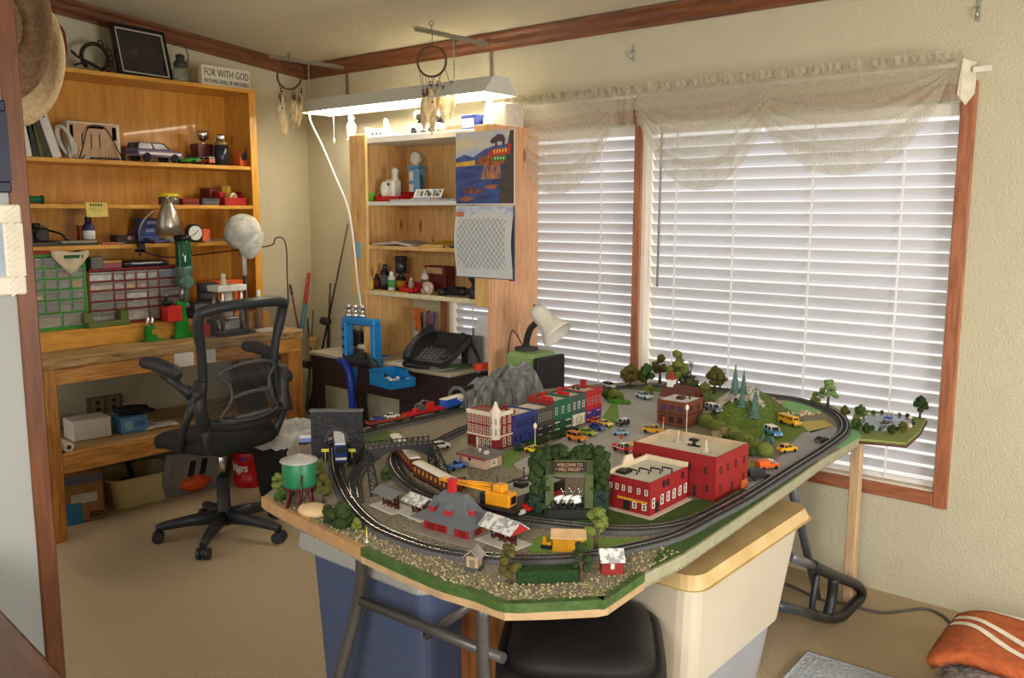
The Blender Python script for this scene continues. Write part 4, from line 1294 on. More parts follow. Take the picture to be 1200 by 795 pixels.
# lumbar panel with its ribs
lm = MB()
def lp(u, z):
    return bp(u, z) + Vector((-.028, 0, 0))
pts = [(x * 1.1, z + .075 + (z - .56) * .1) for x, z in ((-.16, .575), (-.06, .56), (.06, .56), (.16, .575), (.105, .65), (.11, .72), (.155, .76), (.08, .795), (-.08, .795), (-.155, .76), (-.11, .72), (-.105, .65))]
lm.tube([lp(u, z) for u, z in pts] + [lp(*pts[0])], .009, 8, smooth=3)
for z in (.65, .745):
    lm.tube([lp(-.11, z), lp(0, z + (.0 if z < .7 else .015)), lp(.11, z)], .011, 8, smooth=3)
lm.build('lumbar_frame', mat((72, 74, 78), .4), CH)
lb = MB()
for k in range(16):
    z = .77 + .0074 * k
    lb.tube([lp(-.105 - .002 * max(0, k - 6), z), lp(0, z + .004), lp(.105 + .002 * max(0, k - 6), z)], .0026, 5)
for k in range(22):
    u = -.1 + .0095 * k
    lb.tube([lp(u, .77), lp(u * 1.15, .885)], .0026, 5)
lb.build('lumbar_grid', PL, CH)
MB().add([lp(-.09, .665), lp(.09, .665), lp(.08, .745), lp(-.08, .745)], [(0, 1, 2, 3)]).build('lumbar_pad', mat((30, 30, 32), .6), CH)
for s in (-1, 1):
    MB().rings([(bp(s * .22, .64), .03), (Vector((-.2, s * .25, .62)), .03), (Vector((-.17, s * .255, .72)), .032), (Vector((-.18, s * .25, .84)), .026)], 10).rings([(Vector((-.19, s * .235, .62)), .022), (Vector((-.16, s * .2, .5)), .022), (Vector((-.06, s * .16, .475)), .02)], 8).build('back_bracket', PL, CH)
    arm = MB()
    arm.cyl((-.17, s * .245, .78), (-.17, s * .295, .78), .034, n=18)
    arm.rings([((-.165, s * .28, .78), .028), ((-.08, s * .295, .83), .024), ((0, s * .30, .865), .022)], 10)
    arm.build('armrest', PL, CH)
    MB().rings([((-.1, s * .295, .86), .018), ((-.07, s * .297, .885), .03), ((.05, s * .30, .905), .033), ((.14, s * .30, .905), .028), ((.16, s * .30, .895), .014)], 12).build('arm_pad', mat((52, 54, 57), .55), CH)
    MB().rings([((-.17, s * .275, .76), .02), ((-.1, s * .285, .62), .018), ((-.02, s * .25, .5), .018), ((0, s * .2, .478), .016)], 8).build('arm_support', PL, CH)

# ------------------------------------------------------------------ hats, frames and dresser by the near partition
for k, (HX, col, c2, lab, dx, fi) in enumerate(((aty(-4, 28, 1.10), (150, 118, 88), (120, 90, 64), 'brown felt cowboy hat hanging past the end of the partition, nearer one', 0, 58), (aty(8, 62, 1.14), (228, 204, 164), (204, 174, 130), 'tan straw cowboy hat hanging behind the brown one', 0, 64))):
    o = thing('cowboy_hat', lab, 'hat', HX, group='cowboy hats on the partition', rz=math.radians(fi))
    HM = mat(col, .9, c2=c2, scale=70, bump=.2)
    # the brim stands upright, the crown points back along the partition
    br = MB()
    n = 48
    R0, R1 = .085, .19
    vs = []
    for j in range(5):
        f = j / 4
        for i in range(n):
            a = 2 * PI * i / n
            r = R0 + (R1 - R0) * f
            x = r * math.cos(a) * (.86)
            z = r * math.sin(a) * 1.15
            curl = .075 * f ** 2 * abs(math.cos(a)) ** 2 - .035 * f ** 2 * abs(math.sin(a)) ** 2
            vs.append((x, -curl, z))
    br.add(vs, [(j * n + i, j * n + (i + 1) % n, (j + 1) * n + (i + 1) % n, (j + 1) * n + i) for j in range(4) for i in range(n)], 0, True)
    b_ = br.build('brim', HM, o)
    b_.modifiers.new('thick', 'SOLIDIFY').thickness = .004
    MB().lathe([(.088, 0), (.086, .05), (.08, .09), (.062, .115), (.03, .105), (0, .095)], n=28, sx=.86, sy=1.15).build('crown', HM, o, rot=(-PI / 2, 0, 0))
    MB().lathe([(.089, .004), (.0905, .004), (.09, .026), (.0885, .026), (.089, .004)], n=28, sx=.86, sy=1.15).build('hat_band', mat((40, 40, 70) if k == 0 else (80, 58, 40)), o, rot=(-PI / 2, 0, 0))

def wall_frame(label, ya, za, yb, zb, m, bw, sheet, carved):
    o = thing('picture_frame', label, 'picture', (px_e, (ya + yb) / 2, za))
    w, h = (yb - ya) / 2, zb - za
    tk = .014
    fm = MB().bx(0, tk, -w, w, 0, bw, bev=.004).bx(0, tk, -w, w, h - bw, h, bev=.004).bx(0, tk, -w, -w + bw, bw, h - bw).bx(0, tk, w - bw, w, bw, h - bw)
    if carved:
        for k in range(int(h / .0155)):
            fm.box((tk + .0015, w - bw / 2, .01 + k * .0155), (.006, bw * .8, .006), rot=(.6, 0, 0))
    fm.build('frame', m, o)
    MB().bx(.002, .008, -w + bw, w - bw, bw, h - bw).build('picture_sheet', sheet, o)


f0, f1 = atx(22, 240, px_e), atx(22, 345, px_e)
wall_frame('white carved picture frame hanging on the near pale partition', f0.y - .42, f1.z, f0.y, f0.z, mat((222, 216, 200), .5, var=.05), .05, mat((120, 140, 170), .3, c2=(180, 190, 200), scale=14), True)
f0, f1 = atx(4, 118, px_e), atx(4, 226, px_e)
wall_frame('dark blue framed picture above the white carved frame', f0.y - .4, f1.z, f0.y, f0.z, mat((30, 38, 62), .4), .03, mat((70, 90, 130), .3, c2=(150, 160, 180), scale=12), False)

DW = wood((92, 54, 34), (62, 34, 22), 'x', .35, knots=False, coat=.3)
o = thing('dresser', 'dark stained wooden dresser top in the near corner', 'dresser', (-1.93, .5, 0), rz=math.radians(-5))
MB().bx(-.45, .45, -.25, .14, .76, .79, bev=.008).build('dresser_top', DW, o)
MB().bx(-.43, .43, -.23, .115, .05, .76).build('dresser_body', DW, o)
for i in range(3):
    d_ = MB().bx(-.41, .41, .115, .128, .09 + i * .22, .29 + i * .22, bev=.006).build('drawer', DW, o)
    for s in (-1, 1):
        MB().lathe([(.006, 0), (.008, .015), (.016, .024), (.012, .032), (0, .034)], n=12).build('knob', mat((120, 90, 50), .3, metal=.8), d_, loc=(s * .22, .128, .19 + i * .22), rot=(math.radians(-90), 0, 0))
for x in (-.4, .4):
    for y in (-.2, .09):
        MB().lathe([(.02, 0), (.028, .05), (.03, .06)], n=10, c=(x, y, 0)).build('foot', DW, o)

# ------------------------------------------------------------------ corner desk and hutch
DESK = mat((50, 34, 34), .45, var=.1)
DTOP = mat((176, 170, 152), .5, var=.06)
o = thing('corner_desk', 'dark brown desk with a grey top under the pine hutch', 'desk', (-3.8, 3.5, 0))
MB().bx(-.6, .60, -.2, .2, .725, .75, bev=.006).build('desk_top', DTOP, o)
MB().bx(-.59, .585, -.19, .19, .55, .725, bev=.004).build('apron', DESK, o)
for x in (-.56, .56):
    for y in (-.165, .165):
        MB().bx(x - .03, x + .03, y - .03, y + .03, 0, .55, bev=.004).build('leg', DESK, o)
MB().bx(.2, .56, -.195, .19, .15, .55, bev=.004).build('drawer_pedestal', DESK, o)
ZD2 = .75

HP = wood((228, 186, 124), (206, 158, 96), 'z', .5)
HPX = wood((228, 186, 124), (206, 158, 96), 'x', .5)
HPINK = wood((226, 176, 134), (208, 152, 110), 'z', .5)
o = thing('pine_hutch', 'knotty pine hutch of open shelves standing over the corner desk', 'hutch', (-3.48, 3.54, ZD2))
z0 = -ZD2
MB().bx(-.47, -.45, -.18, .19, 0, 2.03 + z0).build('side_panel', HP, o)
MB().bx(.512, .534, -.19, .19, -.74, 2.03 + z0).build('side_panel', HPINK, o)
MB().bx(-.54, -.40, -.20, -.18, 1.125 + z0, 2.03 + z0, bev=.002).build('stile', HP, o)
MB().bx(.43, .53, -.20, -.18, 1.115 + z0, 2.03 + z0, bev=.002).build('stile', HP, o)
MB().bx(-.45, .512, .17, .19, 1.14 + z0, 2.0 + z0).build('back_panel', HP, o)
for z, m, tk in ((2.015, WHITE, .035), (1.655, WHITE, .022), (1.41, HPX, .022), (1.15, mat((216, 206, 170), .5), .025)):
    MB().bx(-.45, .512, -.185, .17, z - tk + z0, z + z0, bev=.002).build('shelf', m, o)
MB().bx(-.36, -.1, -.186, -.176, 1.1515 + z0, 1.1545 + z0).build('yellow_ruler', mat((240, 216, 40), .5), o)
tp = MB().bx(-.52, -.455, -.2032, -.2012, 1.335 + z0, 1.425 + z0)
n_ = tp.build('taped_note', mat((130, 186, 196), .7), o)
n_['label'] = 'pale blue paper note stuck on the stile'

# wall calendar hung on the right stile: generic lakeside picture and blank day grid
o = thing('wall_calendar', 'wall calendar with a lake picture hanging on the front of the pine hutch', 'calendar', (-2.965, 3.325, 1.63), rz=math.radians(2))
CW = .187
MB().bx(-CW, CW, -.003, .003, .005, .365).build('picture_page', WHITE, o)


def blob(poly, d, c, par, name, **k):
    MB().slab(poly, (0, -.0035 - d * .0006, 0), (1, 0, 0), (0, 0, 1), (0, -.0006, 0)).build(name, mat(c, .45, **k), par)


blob([(-CW, .2), (CW, .2), (CW, .365), (-CW, .365)], 0, (150, 176, 224), o, 'printed_sky', c2=(236, 214, 150), scale=9, stretch=(.4, 1, 1))
blob([(-CW, .235), (-.13, .255), (-.07, .24), (0, .275), (.06, .29), (CW, .3), (CW, .17), (-CW, .17)], 1, (86, 104, 164), o, 'printed_mountain', c2=(60, 76, 128), scale=25)
blob([(-CW, .195), (-.06, .2), (-.06, .225), (-CW, .215)], 2, (232, 196, 70), o, 'printed_shore', c2=(206, 160, 60), scale=30)
blob([(-CW, .01), (CW, .01), (CW, .2), (-CW, .19)], 2, (72, 96, 160), o, 'printed_water', c2=(38, 46, 92), scale=22, stretch=(.4, 1, 1.6))
blob([(-.05, .2), (.13, .2), (.13, .235), (.1, .255), (.06, .24), (.03, .252), (-.03, .235)], 3, (196, 110, 54), o, 'printed_cabin', c2=(110, 56, 34), scale=60)
blob([(-.02, .13), (.11, .13), (.1, .2), (0, .2)], 3, (214, 140, 56), o, 'printed_reflection', c2=(54, 60, 110), scale=50, stretch=(2, 1, .5))
blob([(.10, .01), (CW, .01), (CW, .36), (.165, .36), (.15, .3), (.13, .22), (.1, .12)], 3, (52, 62, 66), o, 'printed_trees', c2=(92, 70, 46), scale=45)
blob([(-.15, .075), (-.12, .06), (-.02, .058), (.0, .075), (-.06, .085), (-.08, .098), (-.1, .088)], 4, (150, 90, 70), o, 'printed_boat', c2=(60, 44, 60), scale=40)
blob([(.0, .09), (.03, .08), (.07, .082), (.09, .1), (.04, .105)], 4, (170, 96, 62), o, 'printed_boat')
blob([(-.17, .03), (-.12, .02), (-.06, .035), (-.12, .05)], 4, (160, 100, 64), o, 'printed_boat')
blob([(.025, .258), (.06, .228), (.06, .24), (.165, .25), (.172, .295), (.155, .3), (.15, .275), (.06, .275)], 5, (196, 60, 40), o, 'printed_arrow')
blob([(.055, .215), (.145, .22), (.145, .246), (.055, .24)], 5, (60, 120, 60), o, 'printed_placard')
blob([(.05, .325), (.04, .31), (.055, .3), (.07, .305), (.075, .285), (.085, .285), (.085, .31), (.115, .31), (.118, .285), (.128, .285), (.135, .32), (.125, .34), (.09, .347), (.07, .335)], 5, (84, 60, 66), o, 'printed_bison')
scr = MB()
for k in range(5):
    scr.box((.068 + k * .018, -.0078, .262 + k * .0015), (.009, .001, .019), rot=(0, .25 * (k % 2), 0))
scr.build('printed_letters', mat((250, 190, 80)), o)
scr = MB()
for k in range(4):
    scr.box((.072 + k * .018, -.0078, .23), (.008, .001, .012), rot=(0, .3 * (k % 2), 0))
scr.build('printed_letters', mat((200, 230, 150)), o)
pg = MB()
vs = []
for i in range(9):
    f = i / 8
    y = -.006 - .018 * math.sin(f * PI) ** 2
    z = .0 - f * .36
    for j in range(5):
        vs.append((CW * (j / 2 - 1) , y - .006 * (j / 4) * f, z))
pg.add(vs, [(i * 5 + j, i * 5 + j + 1, i * 5 + j + 6, i * 5 + j + 5) for i in range(8) for j in range(4)], 0, True)
dp = pg.build('day_page', mat((206, 208, 208), .5, var=.02), o)
MB().bx(-CW, CW, 0, .004, -.365, .0).bx(CW - .035, CW + .004, -.004, .003, -.37, .0, bev=.002).build('back_pages', mat((70, 72, 96), .5), o)
gl = MB()


def pgy(z, x):
    f = -z / .36
    return -.0075 - .018 * math.sin(f * PI) ** 2 - .006 * (x / CW / 2 + .5) * f


for k in range(-7, 8):
    for sg in (-1, 1):
        seg = [Vector((x * .0105 - .168, pgy(z, x * .0105 - .168), z)) for x, z in [(x, -.185 + k * .034 + sg * 1.15 * (x * .0105 - .158)) for x in range(31)] if -.32 < z < -.06]
        if len(seg) > 1:
            gl.tube(seg, .0009, 4)
gl.build('day_grid', mat((120, 122, 130)), o)
blob([(-CW, -.005), (CW, -.005), (CW, -.05), (.1, -.035), (-.02, -.02), (-.08, -.05), (-CW, -.055)], 9, (150, 166, 196), o, 'printed_header', c2=(216, 220, 226), scale=30)
blob([(-CW + .005, -.03), (-.13, -.03), (-.13, -.055), (-CW + .005, -.055)], 12, (200, 120, 80), o, 'printed_header')


def hx(px_, py_, Y):
    return aty(px_, py_, Y).x


# --- on top of the hutch
TZ = 2.015
PORC = mat((230, 226, 214), .35, var=.03)
o = thing('figurine', 'small white standing figurine at the left end of the hutch top', 'figurine', (hx(412, 155, 3.5), 3.5, TZ + .0))
MB().lathe([(.028, 0), (.03, .01), (.02, .02), (.026, .06), (.03, .09), (.016, .115), (.012, .12)], n=16).ball((0, 0, .135), .019, 2).build('figure', PORC, o)
MB().ball((.0, -.018, .075), .012, 1).ball((.012, -.014, .1), .008, 1).build('face', mat((120, 150, 170)), o)
o = thing('paper_boat', 'white sculpted boat with small windows on the hutch top', 'model boat', (hx(446, 156, 3.5), 3.5, TZ))
MB().slab([(-.07, 0), (.09, 0), (.1, .03), (.03, .055), (-.1, .07), (-.085, .03)], (0, -.035, 0), (1, 0, 0), (0, 0, 1), (0, .07, 0)).slab([(.03, .05), (.085, .03), (.055, .11), (.04, .115)], (0, -.006, 0), (1, 0, 0), (0, 0, 1), (0, .012, 0)).build('hull', PORC, o)
pt = MB()
for k in range(3):
    pt.bx(-.035 + k * .032, -.02 + k * .032, -.037, -.0345, .022, .034)
pt.build('porthole', BLACK, o)['kind'] = 'stuff'
for i, (px_, py_, zz, lab) in enumerate(((478, 152, 0, 'cream model jeep on the hutch top, lower one of the stack'), (507, 141, .075, 'cream model jeep with big wheels, parked on top of the other'))):
    vehicle('model_jeep', lab, 'toy car', (hx(505, 150, 3.46) - .03 + .03 * i, 3.46, TZ + zz), math.radians(185), .2 - .02 * i, (206, 200, 176), 'suv', roof=(150, 150, 140), group='model jeeps on the hutch')
o = carton('blue_tin', 'small blue tin with a white label on the hutch top', 'tin', (hx(554, 138, 3.42), 3.42, TZ + .0), (.1, .07, .075), mat((44, 66, 140), .4), marks=[('y', .1, .9, .15, .75, mat((206, 212, 226)))])
o = thing('figurine', 'tall white figurine beside the blue tin on the hutch top', 'figurine', (hx(572, 138, 3.44), 3.45, TZ))
MB().lathe([(.03, 0), (.032, .012), (.018, .025), (.026, .07), (.024, .11), (.01, .14)], n=14).ball((0, 0, .15), .02, 2).build('figure', PORC, o)
MB().lathe([(.024, .02), (.036, .02), (.03, .06), (.02, .065)], n=14).build('skirt', mat((216, 206, 196), .4), o)
carton('white_carton', 'tall white carton at the right end of the hutch top', 'box', (hx(588, 138, 3.5), 3.54, TZ), (.11, .15, .13), mat((216, 206, 190), .6), marks=[('y', .5, .95, .1, .9, mat((186, 150, 140)))])

# --- hutch shelf 1
S1, S2, S3 = 1.655, 1.41, 1.15
HY = 3.5
o = thing('green_cup', 'bright green plastic cup at the left end of the upper hutch shelf', 'cup', (hx(434, 234, 3.42), 3.42, S1))
MB().lathe([(.02, 0), (.028, .05), (.024, .05), (.017, .004), (0, .004)], n=16).build('cup_body', mat((110, 200, 60), .35), o)
MB().lathe([(.027, .046), (.031, .049), (.028, .053)], n=16).build('rim', mat((120, 210, 70), .35), o)
p_ = hx(452, 234, 3.42)
bin_tray('red_tray', 'red plastic tray holding a white figurine on the upper hutch shelf', (p_ + .03, 3.46, S1), (.12, .2, .055), RED, rz=-PI / 2, cat='tray')
o = thing('figurine', 'white bear-like figurine with a chimney standing in the red tray', 'figurine', (hx(459, 225, 3.46), 3.47, S1 + .006))
MB().bx(-.04, .04, -.035, .035, 0, .12, bev=.012).lathe([(.02, .11), (.016, .14), (.022, .17), (.012, .185)], n=12, c=(.02, 0, 0)).ball((-.03, -.035, .06), .035, 2, squash=(.8, .7, 1.5)).build('figure', PORC, o)
MB().bx(-.005, .01, -.038, -.035, .085, .1).build('eye', BLACK, o)
o = thing('gas_pump_bank', 'blue toy gas pump with a round white globe on the upper hutch shelf', 'toy', (hx(489, 222, 3.56), 3.56, S1))
PB = mat((110, 160, 196), .35)
MB().bx(-.045, .045, -.035, .035, 0, .02, bev=.004).bx(-.04, .04, -.03, .03, .02, .19, bev=.006).bx(-.045, .045, -.034, .034, .19, .205, bev=.004).build('pump_body', PB, o)
MB().cyl((0, -.018, .245), (0, .018, .245), .034, n=24).cyl((0, 0, .2), (0, 0, .22), .014).build('globe', PORC, o)
MB().bx(-.033, .0, -.032, -.0295, .12, .17).bx(-.033, .0, -.032, -.0295, .05, .1).build('panel', PORC, o)
MB().tube([(.042, -.01, .15), (.06, -.02, .1), (.055, -.02, .05), (.043, -.015, .03)], .005, 6, smooth=3).build('hose', DARK, o)
for i, (px_, dz, w, c, lab) in enumerate(((480, 0, .3, (222, 222, 226), 'loose white papers on the upper hutch shelf, under the photo strip'), (505, .012, .2, (236, 236, 238), 'white card with black and white photos on the upper hutch shelf'), (520, .0, .16, (206, 206, 210), 'white spiral pad jutting over the edge of the upper hutch shelf'))):
    o = thing('paper_stack', lab, 'papers', (hx(px_, 236, 3.4) + .04 * (i == 0), 3.41, S1 + dz), rz=.1 * i - .05)
    st_ = MB()
    for k in range(3 if i != 1 else 1):
        st_.box((0, .003 * k, .002 + .004 * k), (w, .12, .003), rot=(0, 0, .04 * k))
    if i == 1:
        st_.box((0, -.03, .03), (w, .003, .05), rot=(-.5, 0, 0))
    st_.build('sheet', mat(c, .6, var=.02), o)
    if i == 1:
        for k in range(3):
            MB().box((-.06 + k * .062, -.0335, .031), (.05, .002, .036), rot=(-.5, 0, 0)).build('photo', mat((52, 54, 54), .4, c2=(190, 190, 188), scale=40, sharp=True), o)
    if i == 2:
        rg = MB()
        for k in range(7):
            rg.loop([(.07 - k * .02, -.06 + .005 * math.cos(q), .012 + .006 * math.sin(q)) for q in [PI * 2 * j / 8 for j in range(8)]], .0014, 4)
        rg.build('spiral', BLACK, o)['kind'] = 'stuff'
# --- hutch shelf 2
o = thing('open_magazine', 'grey open magazine lying on the middle hutch shelf', 'magazine', (hx(470, 278, 3.42), 3.44, S2), rz=.1)
MB().box((-.07, 0, .012), (.15, .2, .012), rot=(0, -.06, 0)).box((.07, 0, .013), (.15, .2, .012), rot=(0, .12, 0)).build('pages', mat((176, 170, 160), .6), o)
MB().box((.01, -.02, .02), (.09, .06, .002), rot=(0, .05, .4)).build('printed_picture', mat((80, 66, 60), c2=(150, 140, 130), scale=40), o)
carton('white_booklet_box', 'upright white slip box at the left end of the middle hutch shelf', 'box', (hx(441, 274, 3.55), 3.55, S2), (.06, .14, .1), mat((216, 196, 150), .6))
o = thing('yellow_folder', 'yellow folder lying on the middle hutch shelf', 'folder', (hx(518, 286, 3.42), 3.45, S2))
MB().box((0, 0, .005), (.22, .18, .006)).box((0, .02, .02), (.22, .15, .004), rot=(.12, 0, 0)).build('cover', mat((220, 176, 30), .5), o)
MB().bx(-.1, .1, -.08, .08, .008, .011).build('sheets', WHITE, o)
o = thing('utility_knife', 'dark utility knife at the front of the middle hutch shelf', 'knife', (hx(528, 288, 3.37), 3.375, S2), rz=.2)
MB().bx(-.05, .03, -.008, .008, 0, .012, bev=.003).build('handle', DARK, o)
MB().bx(.03, .06, -.005, .005, .004, .006).build('blade', STEEL, o)
# --- hutch shelf 3: bottles and odds and ends
bt = [(434, 337, 'yellow and white squeeze bottle at the left end of the lowest hutch shelf', 3.385, .018, .075, (226, 206, 60), (226, 226, 220), None),
      (441, 334, 'brown jar with a black lid behind the yellow bottle', 3.45, .024, .085, (64, 32, 26), (24, 24, 24), (120, 40, 36)),
      (445, 330, 'slim white tube left of the tall black bottle', 3.5, .014, .15, (200, 198, 196), (180, 180, 180), None),
      (451, 330, 'tall black bottle with a grey base label on the lowest hutch shelf', 3.45, .024, .14, (28, 28, 32), (40, 40, 44), (96, 96, 100)),
      (459, 333, 'white glue bottle with a green band on the lowest hutch shelf', 3.42, .022, .105, (206, 206, 196), (230, 230, 224), (80, 150, 80)),
      (470, 330, 'black and yellow tin on the lowest hutch shelf', 3.5, .034, .09, (40, 36, 34), (70, 66, 60), (196, 150, 30)),
      (482, 332, 'small pale bottle with a pointed nozzle in the red rack', 3.45, .018, .075, (176, 150, 140), (216, 200, 196), None),
      (498, 334, 'clear spray bottle with a white collar on the lowest hutch shelf', 3.44, .022, .13, (196, 186, 176), (150, 146, 140), (110, 80, 76))]
for px_, py_, lab, Y, r, h, c, cc_, bd in bt:
    bottle('bottle' if 'bottle' in lab else 'jar', lab, 'bottle' if 'bottle' in lab else 'jar', (hx(px_, py_, Y), Y, S3), [(r - .003, 0), (r, .004), (r, h * .72), (r * .55, h * .86), (r * .5, h * .88)], mat(c, .35), [(r * .55, h * .86), (r * .6, h * .88), (r * .5, h), (r * .3, h * 1.06)], mat(cc_, .4), (h * .2, h * .6) if bd else None, mat(bd) if bd else None, group='bottles on the lowest hutch shelf')
bottle('ink_jar', 'fat dark jar standing on the black and yellow tin', 'jar', (hx(470, 312, 3.5), 3.5, S3 + .097), cyl_prof(.035, .075), mat((40, 40, 48), .25), [(.036, .075), (.037, .078), (.037, .095), (.03, .098)], mat((30, 30, 32)))
o = bin_tray('red_rack', 'red plastic rack in the middle of the lowest hutch shelf', (hx(482, 333, 3.43), 3.45, S3), (.12, .12, .05), mat((190, 34, 40), .4), rz=-PI / 2, cat='rack')
carton('maroon_carton', 'dark red carton at the back of the lowest hutch shelf', 'box', (hx(515, 318, 3.62), 3.62, S3), (.16, .08, .14), mat((110, 30, 34), .5), marks=[('y', .1, .9, .7, .95, mat((196, 160, 120)))])
o = thing('tape_reel', 'clear tape reel lying against the spray bottle', 'tape', (hx(502, 338, 3.39), 3.40, S3), rot=(.25, 0, 0))
MB().lathe([(.018, -.01), (.036, -.01), (.036, .01), (.018, .01), (.018, -.01)], n=20).build('tape_roll', mat((196, 170, 150), .3), o, loc=(0, 0, .038), rot=(PI / 2, 0, 0))
MB().lathe([(.014, -.011), (.018, -.011), (.018, .011), (.014, .011), (.014, -.011)], n=16).build('core', mat((230, 226, 220)), o, loc=(0, 0, .038), rot=(PI / 2, 0, 0))
o = thing('hand_drill', 'black cordless tool lying at the right of the lowest hutch shelf', 'tool', (hx(535, 338, 3.42), 3.44, S3))
MB().bx(-.09, .05, -.025, .025, .004, .05, bev=.014).cyl((.05, 0, .028), (.08, 0, .028), .016).bx(-.1, -.05, -.08, .0, .004, .04, bev=.012).build('tool_body', mat((30, 30, 34), .5), o)
MB().cyl((.08, 0, .028), (.1, 0, .028), .006).build('chuck', STEEL, o)
bottle('magnifier_jar', 'grey glass jar with a black base at the right end of the lowest hutch shelf', 'jar', (hx(556, 348, 3.375), 3.385, S3), [(.034, 0), (.038, .005), (.036, .05), (.026, .06), (.02, .08), (.036, .1), (.036, .12)], mat((40, 46, 50), .3), [(.036, .12), (.038, .122), (.036, .135)], mat((150, 150, 146), .3))

# --- on the desk
o = thing('blotter_sheet', 'stack of white papers under the desk telephone', 'papers', (atz(520, 425, ZD2).x, 3.44, ZD2), rz=.05)
MB().box((-.04, 0, .002), (.42, .24, .003)).box((.03, .01, .0055), (.3, .22, .003), rot=(0, 0, .2)).build('sheet', mat((216, 216, 214), .6, var=.02), o)
MB().box((.16, .0, .0085), (.1, .2, .002), rot=(0, 0, -.3)).build('green_sheet', mat((86, 140, 80)), o)
p = atz(512, 418, ZD2)
o = thing('desk_telephone', 'black desk telephone with keypad and tilted screen on the corner desk', 'telephone', (p.x + .26, 3.42, ZD2 + .01), rz=math.radians(6), scale=1.08)
TP = mat((46, 47, 50), .4)
# wedge body: low at the front, raised at the back on a strut
U = Vector((1, 0, 0))
Wd = Vector((0, math.cos(.5), math.sin(.5)))
Nn = Vector((0, -math.sin(.5), math.cos(.5)))
MB().slab([(-.13, 0), (.12, 0), (.14, .05), (.145, .22), (.13, .25), (-.12, .25), (-.14, .22), (-.145, .04)], (0, -.12, .012), U, Wd, Nn * .03).build('telephone_body', TP, o)
MB().slab([(-.055, .135), (.125, .135), (.13, .235), (-.05, .235)], Vector((0, -.12, .012)) + Nn * .0302, U, Wd, Nn * .003).build('screen', mat((34, 38, 44), .12, spec=.7), o)
ky = MB()
for i in range(5):
    for j in range(5):
        c_ = Vector((0, -.12, .012)) + U * (-.045 + i * .027) + Wd * (.025 + j * .019) + Nn * .032
        ky.box(c_, (.018, .011, .006), rot=(.5, 0, 0), bev=.002)
ky.build('keypad', mat((96, 96, 98), .4), o)
MB().cyl(Vector((0, -.12, .012)) + U * .1 + Wd * .05 + Nn * .03, Vector((0, -.12, .012)) + U * .1 + Wd * .05 + Nn * .038, .018, n=18).build('dial_button', TP, o)
MB().cyl(Vector((0, -.12, .012)) + U * -.03 + Wd * .118 + Nn * .03, Vector((0, -.12, .012)) + U * -.03 + Wd * .118 + Nn * .036, .006, n=10).build('lamp', RED, o)
hs = [Vector((0, -.12, .012)) + U * -.105 + Wd * t_ + Nn * nn for t_, nn in ((-.01, .035), (.02, .052), (.06, .068), (.12, .075), (.18, .07), (.23, .055), (.25, .04))]
MB().rings([(hs[0], .02), (hs[1], .027), (hs[2], .019), (hs[3], .018), (hs[4], .019), (hs[5], .027), (hs[6], .02)], 12).build('handset', TP, o)
MB().slab([(0, 0), (.05, 0), (.01, .16), (0, .16)], (.06, .1, 0), (0, 1, 0), (0, 0, 1), (.02, 0, 0)).tube([(.12, .09, .13), (.16, .11, .04), (.19, .08, .006)], .008, 6).build('rear_stand', TP, o)
MB().tube([(-.12, -.14, .02), (-.1, -.16, .012), (-.05, -.165, .012), (0, -.16, .012), (.04, -.15, .014), (.0, -.14, .016)], .009, 6, smooth=4).build('cord', BLACK, o)

p = atz(521, 409, ZD2)
o = thing('pencil_cup', 'large cream cup of pens and scissors on the corner desk', 'cup', (aty(498, 390, 3.61).x, 3.61, ZD2))
MB().lathe([(.06, 0), (.066, .15), (.062, .15), (.056, .005), (0, .005)], n=22).build('cup_body', mat((214, 208, 190), .5), o)
MB().lathe([(.064, .146), (.069, .15), (.064, .155)], n=22).build('rim', mat((224, 218, 200), .5), o)
cupc = o.location.copy()
pens = [((206, 96, 30), 'orange', -.03, .0), ((30, 32, 36), 'black', .0, .02), ((40, 44, 90), 'navy', .022, -.01), ((176, 30, 34), 'red', .03, .022), ((70, 110, 170), 'blue', .04, 0), ((200, 200, 200), 'grey', -.012, .03), ((30, 60, 46), 'dark green', .012, -.03), ((150, 60, 110), 'plum', .034, -.02)]
for c, nm, dx, dy in pens:
    o = thing('pen', nm + ' pen standing in the cream cup', 'pen', (cupc.x + dx * .8, cupc.y + dy * .8, ZD2 + .03), group='pens in the cream cup', rot=(-dy * 3, dx * 4, 0))
    MB().cyl((0, 0, 0), (0, 0, .19), .007, n=8).build('barrel', mat(c, .4), o)
    MB().lathe([(.008, .16), (.008, .235), (.003, .243)], n=8).box((.0085, 0, .2), (.002, .003, .045)).build('cap', mat(c, .35), o)
for i, (dx, lab) in enumerate(((-.05, 'orange-handled scissors at the left of the cream cup'), (-.02, 'second orange-handled pair of scissors, nearest the pens'))):
    o = thing('scissors', lab, 'scissors', (cupc.x + dx * .8, cupc.y - .02, ZD2 + .06), rot=(0, dx * 2, 0), group='scissors in the cream cup')
    MB().bx(-.006, -.001, -.002, .002, 0, .13).bx(.001, .006, -.003, .001, 0, .13).build('blade', STEEL, o)
    for s in (-1, 1):
        MB().loop([(s * .014 + .016 * math.cos(a), 0, .2 + .028 * math.sin(a)) for a in [PI * 2 * k / 14 for k in range(14)]], .0045, 6).tube([(s * .003, 0, .1), (s * .008, 0, .175)], .006, 6).build('handle', mat((226, 110, 30), .4), o)
o = thing('webcam_ball', 'glossy black ball camera on a stand at the back of the desk', 'webcam', (atz(455, 400, ZD2).x - .05, 3.62, ZD2))
MB().lathe([(.04, 0), (.045, .006), (.02, .02), (.012, .12)], n=16).build('stand', BLACK, o)
MB().ball((0, 0, .165), .045, 3).build('ball', mat((14, 14, 16), .08), o)
MB().cyl((0, -.04, .165), (0, -.048, .165), .016, n=16).build('lens', GLASSY, o)
